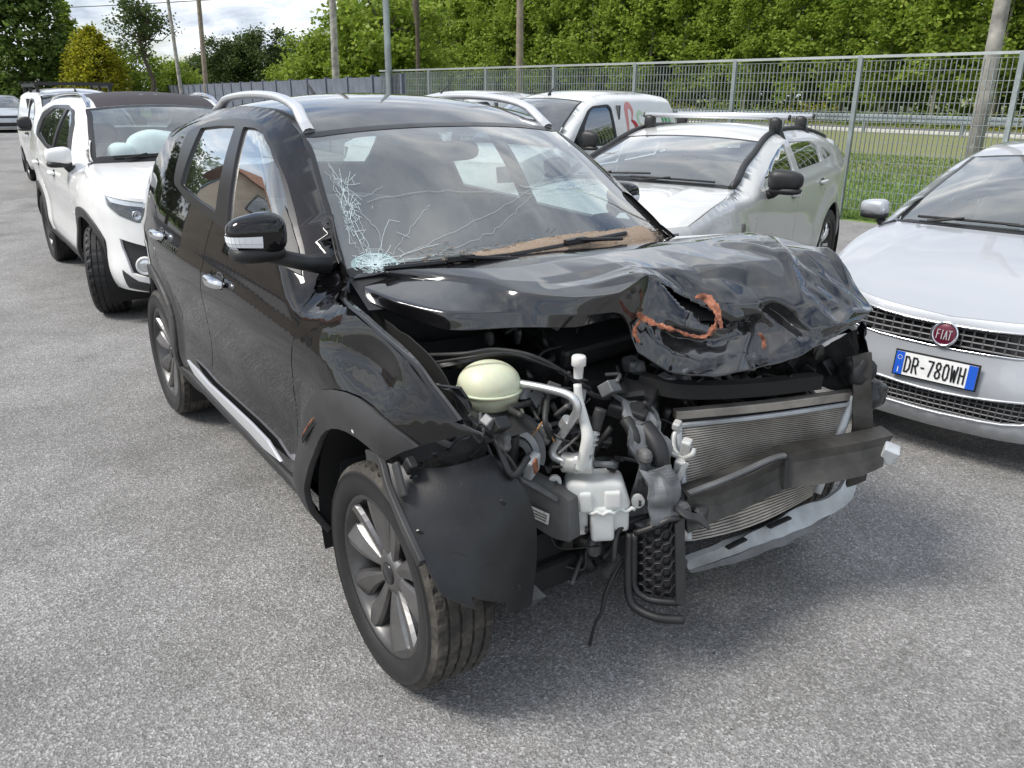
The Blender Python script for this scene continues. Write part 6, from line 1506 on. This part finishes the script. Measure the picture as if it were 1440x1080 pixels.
# condenser / radiator pack, bowed in by the impact
TL, TR, BL_, BR = Vector((0.224,0.09,0.69)), Vector((0.441,0.707,0.7)), Vector((0.422,-0.039,0.385)), Vector((0.448,0.563,0.385))
def core(u, v, o=0.):
    p = TL.lerp(TR, u).lerp(BL_.lerp(BR, u), v); k = max(0, math.sin(PI*u))**1.5*max(0, math.sin(PI*min(1, v*1.02)))
    return p+Vector((-.055*k+o*.9, .02*k-o*.35, -.025*math.sin(PI*u)*(.3+v)))
V = []; F = []; nf = 44
for j in range(nf):
    v = .05+.93*j/(nf-1)
    for i in range(29):
        u = .02+.95*i/28; w = .0008*math.sin(i*2.1+j)
        for (dv, o) in ((-.0062, 0), (-.0062, .010), (.0062, .010), (.0062, 0)): V.append(core(u, v+dv+w, o))
    b0 = j*29*4
    for i in range(28):
        for k in range(3): F.append((b0+i*4+k, b0+(i+1)*4+k, b0+(i+1)*4+k+1, b0+i*4+k+1))
fin = part('condenser_fins', V, F, 'fin_metal', smooth=False); fin['kind'] = 'stuff'
V = [core(i/16, j/10, -.012) for j in range(11) for i in range(17)]; F = [(j*17+i, j*17+i+1, (j+1)*17+i+1, (j+1)*17+i) for j in range(10) for i in range(16)]; part('radiator_core', V, F, 'core_dark', smooth=True)
V = []; F = []                                           # louvre zigzag between the tubes
for j in range(nf-1):
    v0 = .05+.93*j/(nf-1); v1 = .05+.93*(j+1)/(nf-1); k = len(V); n = 150
    for i in range(n+1): V.append(core(.02+.95*i/n, v0 if i % 2 else v1, .002)); V.append(core(.02+.95*i/n, v0 if i % 2 else v1, -.010))
    F += [(k+2*i, k+2*i+1, k+2*i+3, k+2*i+2) for i in range(n)]
lv = part('condenser_louvres', V, F, 'fin_metal'); lv['kind'] = 'stuff'
def strip(name, pts, w, h, mat):
    P = resamp(cat_rom(pts, 6), 20); m = MB(); V = []; F = []
    for i, p in enumerate(P):
        d = (P[min(i+1, 20)]-P[max(i-1, 0)]).normalized(); s_ = d.cross(Vector((0, 0, 1))).normalized(); u = s_.cross(d)
        for a, b in ((-.5, -.5), (.5, -.5), (.5, .5), (-.5, .5)): V.append(p+s_*a*w+u*b*h)
    for i in range(20):
        for k in range(4): F.append((i*4+k, i*4+(k+1) % 4, i*4+4+(k+1) % 4, i*4+4+k))
    F += [(3, 2, 1, 0), (80, 81, 82, 83)]; return part(name, V, F, mat, bev=.003)
strip('radiator_top_tank', [core(-.01, -.06), core(.5, -.06), core(1.0, -.06)], .035, .03, 'fin_metal'); strip('condenser_top_rail', [core(0, .03, .012), core(.5, .03, .012), core(.99, .03, .012)], .014, .014, 'steel_pale')
tube('condenser_header', [core(1.0, -.02, .01), core(1.0, .25, .01), core(1.0, .6, .01), core(1.0, .98, .01)], .016, 'steel_pale', WR, 12, 4)
tube('condenser_header', [core(-.005, 0, .01), core(-.005, .4, .01), core(-.005, .8, .01), core(.0, .98, .01)], .014, 'steel_pale', WR, 12, 4)
MB().lathe([(.010, .0), (.012, .012), (.02, .012), (.02, -.02)], 14, Matrix.Translation(core(1.0, -.03, .01))).obj('header_cap', 'white_plastic', WR, smooth=True)
tube('ac_line', [(0.217,-0.05,0.672), (0.293,-0.03,0.646), (0.336,-0.01,0.633), (0.374,0,0.65), (0.374,0.01,0.671)], .0085, 'alu_white', WR, 10); tube('ac_line', [(0.348,0,0.621), (0.304,0,0.643), (0.281,0.02,0.678), (0.289,0.04,0.7)], .0085, 'alu_white', WR, 10)
for (c_, d_) in (((0.352,0,0.67), (.03, .035, .05)), ((0.348,-0.02,0.609), (.03, .03, .045)), ((0.28,0.03,0.709), (.025, .035, .025))): blk('ac_block', c_, d_, 'alu_white', (.2, .1, .5), .006)
strip('ac_bracket', [(0.345,-0.04,0.529), (0.36,-0.03,0.585), (0.366,-0.01,0.626)], .012, .02, 'alu_white')
# bumper crash beam: folded in the middle
def beam_part(name, top, bot, dep, mat):
    T = [Vector(p) for p in top]; B = [Vector(p) for p in bot]; V = []; F = []; n = len(T)
    nrm = Vector((-.9, .3, .12)).normalized()*dep
    for t, b in zip(T, B):
        m1 = t.lerp(b, .3)+nrm*.18; m2 = t.lerp(b, .7)+nrm*.18
        V += [t+nrm, t, m1, m2, b, b+nrm]
    for i in range(n-1):
        for k in range(5): F.append((i*6+k, (i+1)*6+k, (i+1)*6+k+1, i*6+k+1))
    return part(name, V, F, mat, solid=.006, bev=.004)
beam_part('crash_beam', [(0.412,-0.045,0.535), (0.431,0.071,0.545), (0.441,0.225,0.555), (0.441,0.374,0.57), (0.443,0.389,0.572), (0.503,0.498,0.59), (0.561,0.624,0.605), (0.594,0.738,0.612)],
          [(0.455,-0.081,0.45), (0.458,0.059,0.455), (0.466,0.216,0.465), (0.473,0.349,0.48), (0.479,0.359,0.482), (0.54,0.466,0.495), (0.592,0.581,0.51), (0.614,0.662,0.53)], .06, 'beam_steel')
strip('beam_top_edge', [(0.408,-0.036,0.545), (0.426,0.14,0.56), (0.431,0.321,0.575), (0.446,0.373,0.58)], .02, .012, 'steel_grey')
part('beam_fold', [(0.453,0.363,0.565), (0.459,0.38,0.568), (0.49,0.348,0.482), (0.482,0.334,0.48)], [(0, 1, 2, 3)], 'rubber_seal', solid=-.003)
blk('beam_end_plate', (0.607,0.706,0.56), (.05, .05, .06), 'steel_pale', (.3, .3, .6), .004)
# lower tie bar of the radiator frame, pale bent pressing
sheetgrid('lower_tie_bar', [(0.413,-0.013,0.3), (0.415,0.123,0.3), (0.419,0.256,0.31), (0.414,0.39,0.31), (0.415,0.563,0.32), (0.437,0.674,0.33), (0.432,0.759,0.36), (0.406,0.815,0.42)], [(0.395,0.012,0.25), (0.407,0.146,0.25), (0.424,0.266,0.255), (0.439,0.368,0.26), (0.447,0.532,0.26), (0.46,0.682,0.275), (0.46,0.794,0.31), (0.447,0.844,0.4)], 6, 'steel_pale', solid=.02, nz=.008)
sheetgrid('tie_bar_lip', [(0.395,0.012,0.25), (0.41,0.143,0.25), (0.427,0.262,0.255), (0.439,0.368,0.26), (0.447,0.532,0.26), (0.459,0.677,0.27)], [(0.394,0.022,0.235), (0.416,0.149,0.23), (0.435,0.258,0.225), (0.448,0.373,0.23), (0.457,0.522,0.24), (0.455,0.665,0.255)], 3, 'steel_grey', solid=.006, nz=.010)
for (a, b) in (((0.431,0.144,0.306), (0.432,0.233,0.311)), ((0.432,0.348,0.316), (0.433,0.461,0.318))): MB().beam(Vector(a)+Vector((.004, -.004, .002)), Vector(b)+Vector((.004, -.004, .002)), .02, .008).obj('tie_bar_slot', 'underbody', WR, bev=.003)
sheetgrid('frame_upright', [(0.42,0.7,0.854), (0.449,0.7,0.709), (0.469,0.7,0.557), (0.479,0.7,0.397)], [(0.46,0.74,0.871), (0.487,0.74,0.713), (0.518,0.74,0.565), (0.517,0.74,0.429)], 4, 'beam_steel', solid=.03, nz=.008)
for (x_, mat) in ((0, 'lamp_dark'), (1, 'black_plastic')):
    V, F = superbox((.05, .05, .05), 2.3, 10, lambda v: v*(1+.45*noise.noise(v*26+Vector((x_*5, 0, 0))))); part('broken_lamp_shell', [v+Vector((((0.469,0.78,0.719)), ((0.439,0.72,0.805)))[x_]) for v in V], F, mat, smooth=True)
MB().lathe([(.03, .02), (.045, .01), (.05, -.01), (.03, -.03), (.02, -.02)], 18, Matrix.Translation((0.475,0.8,0.717)) @ Matrix.Rotation(1.2, 4, 'Y')).obj('lamp_socket', 'black_plastic', WR, smooth=True)
# grille piece hanging in front of the rail
GPa, GPb, GPc, GPd = Vector((0.358,-0.2,0.442)), Vector((0.445,-0.1,0.499)), Vector((0.387,-0.215,0.246)), Vector((0.505,-0.13,0.255))
gp = lambda u, v, o=0.: GPa.lerp(GPb, u).lerp(GPc.lerp(GPd, u), v)+Vector((.62, -.78, 0))*(o+.012*math.sin(PI*u))
m = MB(); fr = [(0, 0), (.4, -.03), (.75, -.06), (1, 0), (1, .5), (1, 1), (.3, 1), (.08, .94), (0, .82), (0, .4), (0, 0)]
m.tube([gp(u, v, .008) for u, v in densify(fr, .12)], .011, 6); gpo = m.obj('fog_lamp_grille', 'black_plastic', WR, smooth=True)
V = [gp(i/6, j/8, -.018) for j in range(9) for i in range(7)]; obj('grille_backing', V, [(j*7+i, j*7+i+1, (j+1)*7+i+1, (j+1)*7+i) for j in range(8) for i in range(6)], 'lamp_dark', gpo, smooth=True)
m = MB()
for ci in range(5):
    for cj in range(6):
        cu = .12+.19*ci; cv = .09+.16*cj+(.08 if ci % 2 else 0)
        hx = [gp(min(1, max(0, cu+.12*math.cos(a))), min(1, max(0, cv+.085*math.sin(a))), .0) for a in [PI/3*k for k in range(7)]]; m.tube(hx, .0042, 4, False)
m.obj('honeycomb_mesh', 'black_plastic', gpo)
m = MB().tube(cat_rom([gp(-.12, .0, .0), gp(-.13, .5, .01), gp(-.10, .95, .02), gp(.05, 1.13, .025), gp(.5, 1.17, .03), gp(1.05, 1.16, .03)], 6), .014, 8); m.obj('grille_trim_hook', 'black_plastic', gpo, smooth=True)
m = MB(); m.add([gp(.86, .02, .012), gp(1.05, -.02, .012), gp(1.05, 1.0, .012), gp(.86, .98, .012)], [(0, 1, 2, 3)]); m.obj('grille_side_wall', 'black_plastic', gpo, solid=.02)
sheetgrid('bumper_shard', [(0.421,-0.12,0.55), (0.447,-0.1,0.531), (0.473,-0.05,0.511)], [(0.439,-0.12,0.517), (0.477,-0.1,0.514), (0.51,-0.04,0.47)], 4, 'grey_cladding', solid=.008, nz=.012)
# underside: pulleys, belt, splash shield, trailing cables
for (c_, rad) in (((0.17,-0.22,0.26), .045), ((0.049,-0.16,0.213), .035)): 
    MB().lathe([(0, .01), (.012, .012), (.015, .0), (rad*.7, .0), (rad*.75, .012), (rad, .014), (rad, -.02), (0, -.02)], 24, Matrix.Translation(c_) @ Matrix.Rotation(-1.0, 4, 'X') @ Matrix.Rotation(.5, 4, 'Y')).obj('belt_pulley', 'dark_metal', WR, smooth=True)
blk('alternator', (-0.043,-0.12,0.128), (.14, .14, .12), 'underbody', (.2, .1, .3), .03); blk('mount_casting', (0.144,-0.12,0.197), (.08, .10, .05), 'apron_grey', (.4, .1, .3), .015); blk('engine_mount', (-0.003,-0.25,0.237), (.10, .08, .12), 'underbody', (.2, .2, .4), .02)
tube('hanging_cable', [(0.346,-0.21,0.366), (0.332,-0.24,0.314), (0.33,-0.28,0.239), (0.337,-0.3,0.186), (0.33,-0.32,0.138), (0.323,-0.33,0.067)], [.005, .005, .009, .006, .005, .006], 'hose_rubber', WR, 7); tube('hanging_cable', [(0.348,-0.2,0.371), (0.34,-0.23,0.315), (0.332,-0.27,0.244), (0.337,-0.29,0.208)], .004, 'hose_rubber', WR, 6)
c1 = tube('sensor_cable', [(0.181,-0.62,0.777), (0.264,-0.64,0.734), (0.306,-0.65,0.67), (0.323,-0.65,0.613), (0.333,-0.65,0.545)], .0055, 'hose_rubber', WR, 7); p = Vector((0.325,-0.652,0.647)); MB().tube([p+Vector((0, 0, .016)), p-Vector((0, 0, .016))], .008, 8).obj('cable_tag', 'white_plastic', c1)
tube('sensor_cable', [(0.176,-0.6,0.775), (0.251,-0.58,0.734), (0.289,-0.57,0.66), (0.3,-0.57,0.566)], .0055, 'hose_rubber', WR, 7); blk('plug', (0.301,-0.57,0.544), (.03, .035, .04), 'lamp_dark', (.2, .4, .3), .004)
for P_ in ([(0.192,-0.42,0.811), (0.173,-0.45,0.758), (0.12,-0.47,0.694)], [(0.185,-0.42,0.813), (0.194,-0.41,0.767), (0.209,-0.4,0.732)]): tube('loose_wire', P_, .0022, 'wire_orange', WR, 5)
# wheel arch liner hanging over the front wheel
ln_l = [(0.133,-0.905,0.774), (0.216,-0.925,0.733), (0.337,-0.945,0.685), (0.424,-0.95,0.633), (0.486,-0.945,0.582)]; ln_r = [(0.26,-0.66,0.779), (0.325,-0.62,0.728), (0.359,-0.59,0.633), (0.365,-0.58,0.501), (0.346,-0.58,0.33)]
a = resamp(cat_rom(ln_l, 5), 24); b = resamp(cat_rom(ln_r, 5), 24); V = []; F = []; n = 14
for i in range(25):
    for k in range(n+1):
        t = k/n; p = a[i].lerp(b[i], t)+Vector((.055*math.sin(PI*t), -.02*math.sin(PI*t), 0))+Vector((1, 0, 0))*.006*noise.noise(a[i].lerp(b[i], t)*9); V.append(p)
for i in range(24):
    for k in range(n):
        if i > 21 and 3 < k < 9: continue
        F.append((i*(n+1)+k, i*(n+1)+k+1, (i+1)*(n+1)+k+1, (i+1)*(n+1)+k))
q = NB('liner_plastic'); f = q.noise(7, 8, .7); sc_ = q.noise(60, 4, .8); q.set(Base_Color=q.mix(q.ramp(sc_, [(.62, 0), (.75, .35)]), q.ramp(f, [(.3, (.008, .008, .0085)), (.7, (.02, .02, .021))]), (.10, .10, .10)), Roughness=.42); q.bump(f, .15, .01)
lin_o = part('splash_liner', V, F, 'liner_plastic', smooth=True, solid=.005)
lp = lambda t, k: (lambda i, j: V[i*(n+1)+j])(int(t*24), int(k*n))
m = MB(); m.tube([Vector(lp(.62+.10*k, k))+Vector((.004, -.004, 0)) for k in [q_/10 for q_ in range(11)]], .003, 5, False); m.obj('liner_crease', 'liner_plastic', lin_o)
for t, k in ((.12, .25), (.3, .85), (.55, .12), (.85, .8)): MB().lathe([(0, .004), (.009, .003), (.011, 0)], 10, Matrix.Translation(Vector(lp(t, k))+Vector((.005, -.004, 0))) @ Matrix.Rotation(PI/2, 4, 'Y') @ Matrix.Rotation(.6, 4, 'X')).obj('liner_rivet', 'satin_black', lin_o)
strip('liner_edge', [Vector(p)+Vector((-.01, -.004, 0)) for p in ([(0.033,-0.895,0.753)]+ln_l[:4])], .016, .03, 'grey_cladding'); blk('liner_bracket', (0.249,-0.92,0.775), (.09, .015, .035), 'grey_cladding', (0, .95, -.1), .006); blk('liner_clip', (0.232,-0.88,0.797), (.035, .025, .04), 'black_plastic', (0, .6, 0), .006)
part('liner_flap', [(0.199,-0.5,0.217), (0.219,-0.47,0.283), (0.251,-0.45,0.253), (0.207,-0.47,0.199)], [(0, 1, 2, 3)], 'steel_grey', solid=.003)
V, F = superbox((.012, .006, .012), 2.2, 8); part('trim_clip', [v+Vector((0, -.02, 0))+Vector((-0.015,-0.9,0.817)) for v in V], F, 'white_plastic', smooth=True)
torn = [(-0.439,-0.905,0.644), (-0.387,-0.905,0.692), (-0.325,-0.905,0.743), (-0.262,-0.905,0.782)]
for k in range(3): tube('torn_clip', [Vector(p)+Vector((.0, -.012, -.01*k)) for p in torn], .004, 'rust_torn' if k == 0 else 'black_plastic', WR, 5)

for sd in (-1, 1):                                        # what is left of the front arch liners, behind the wheels
    V = []; n = 14
    for i in range(n+1):
        a = 1.15+2.3*i/n
        for yy in (.87, .45): V.append((.47*math.cos(a), sd*yy, .35+.47*math.sin(a)))
    part('wheel_arch_liner', V, [(2*i, 2*i+1, 2*i+3, 2*i+2) for i in range(n)], 'underbody', smooth=True)
    tube('drive_shaft', [(-.02, sd*.2, .36), (0, sd*.68, .35)], .02, 'dark_metal', WR, 10, 0); tube('suspension_arm', [(-.08, sd*.3, .25), (0, sd*.66, .24)], .03, 'dark_metal', WR, 8, 0); tube('suspension_strut', [(-.04, sd*.60, .40), (-.08, sd*.56, .85)], [.04, .05, .04], 'underbody', WR, 10, 2)

# clutter packed between the big pieces: hoses, looms, clips, brackets
rr = random.Random(15)
ZN = [((.04, -.16, .64), (.12, .12, .14), 26), ((.12, .12, .80), (.10, .34, .06), 30), ((.08, -.36, .66), (.10, .08, .10), 20), ((.24, .58, .80), (.12, .16, .07), 22), ((.16, -.14, .36), (.10, .20, .06), 18), ((.32, -.12, .46), (.05, .05, .10), 10), ((.10, -.30, .80), (.08, .16, .06), 16), ((.24, -.68, .84), (.08, .05, .04), 10), ((-.2, -.2, .96), (.12, .25, .03), 10)]
for (c_, sp_, n_) in ZN:
    for i in range(n_):
        p = Vector([c_[k]+rr.uniform(-1, 1)*sp_[k] for k in range(3)]); k = rr.random()
        if k < .55:
            q_ = p+Vector((rr.uniform(-.12, .12), rr.uniform(-.16, .16), rr.uniform(-.12, .04))); md = p.lerp(q_, .5)+Vector((rr.uniform(-.05, .05), rr.uniform(-.05, .05), rr.uniform(-.06, .03)))
            tube(rr.choice(['loose_hose', 'wiring_loom', 'loose_wire']), [p, md, q_], rr.uniform(.003, .010), rr.choice(['hose_rubber', 'hose_rubber', 'black_plastic', 'apron_grey']), WR, 7)
        elif k < .85: blk(rr.choice(['clip_bracket', 'connector', 'mount_bracket']), p, (rr.uniform(.02, .06), rr.uniform(.02, .06), rr.uniform(.015, .05)), rr.choice(['black_plastic', 'satin_black', 'apron_grey', 'steel_grey']), (rr.uniform(0, 1), rr.uniform(0, 1), rr.uniform(0, 3)), .004)
        else:
            V, F = superbox((rr.uniform(.02, .045), rr.uniform(.015, .03), rr.uniform(.02, .04)), 2.6, 7, lambda v: v*(1+.5*noise.noise(v*34+p*9))); part('crumpled_metal', [v+p for v in V], F, rr.choice(['steel_grey', 'apron_grey', 'beam_steel']))
# left wing and inner panel, crushed under the hood corner
sheetgrid('inner_wing', [(0.147,0.56,0.753), (0.241,0.62,0.8), (0.319,0.7,0.864), (0.391,0.76,0.933)], [(0.184,0.58,0.673), (0.272,0.64,0.698), (0.365,0.7,0.72), (0.45,0.76,0.697)], 8, 'underbody', nz=.012)
sheetgrid('crushed_wing', [(0.268,0.74,0.828), (0.32,0.78,0.871), (0.389,0.8,0.952)], [(0.321,0.74,0.768), (0.374,0.78,0.796), (0.427,0.8,0.844)], 6, 'black_paint', nz=.016)
sheetgrid('inner_wing', [(-.42, .66, 1.05), (-.1, .66, 1.05), (.15, .68, 1.0), (.30, .70, .92)], [(-.42, .60, .40), (-.1, .60, .42), (.15, .60, .45), (.30, .62, .50)], 8, 'underbody', nz=.006)
strip('radiator_support_panel', [(0.116,0.02,0.811), (0.228,0.1,0.797), (0.309,0.35,0.777), (0.376,0.6,0.772)], .05, .05, 'underbody')
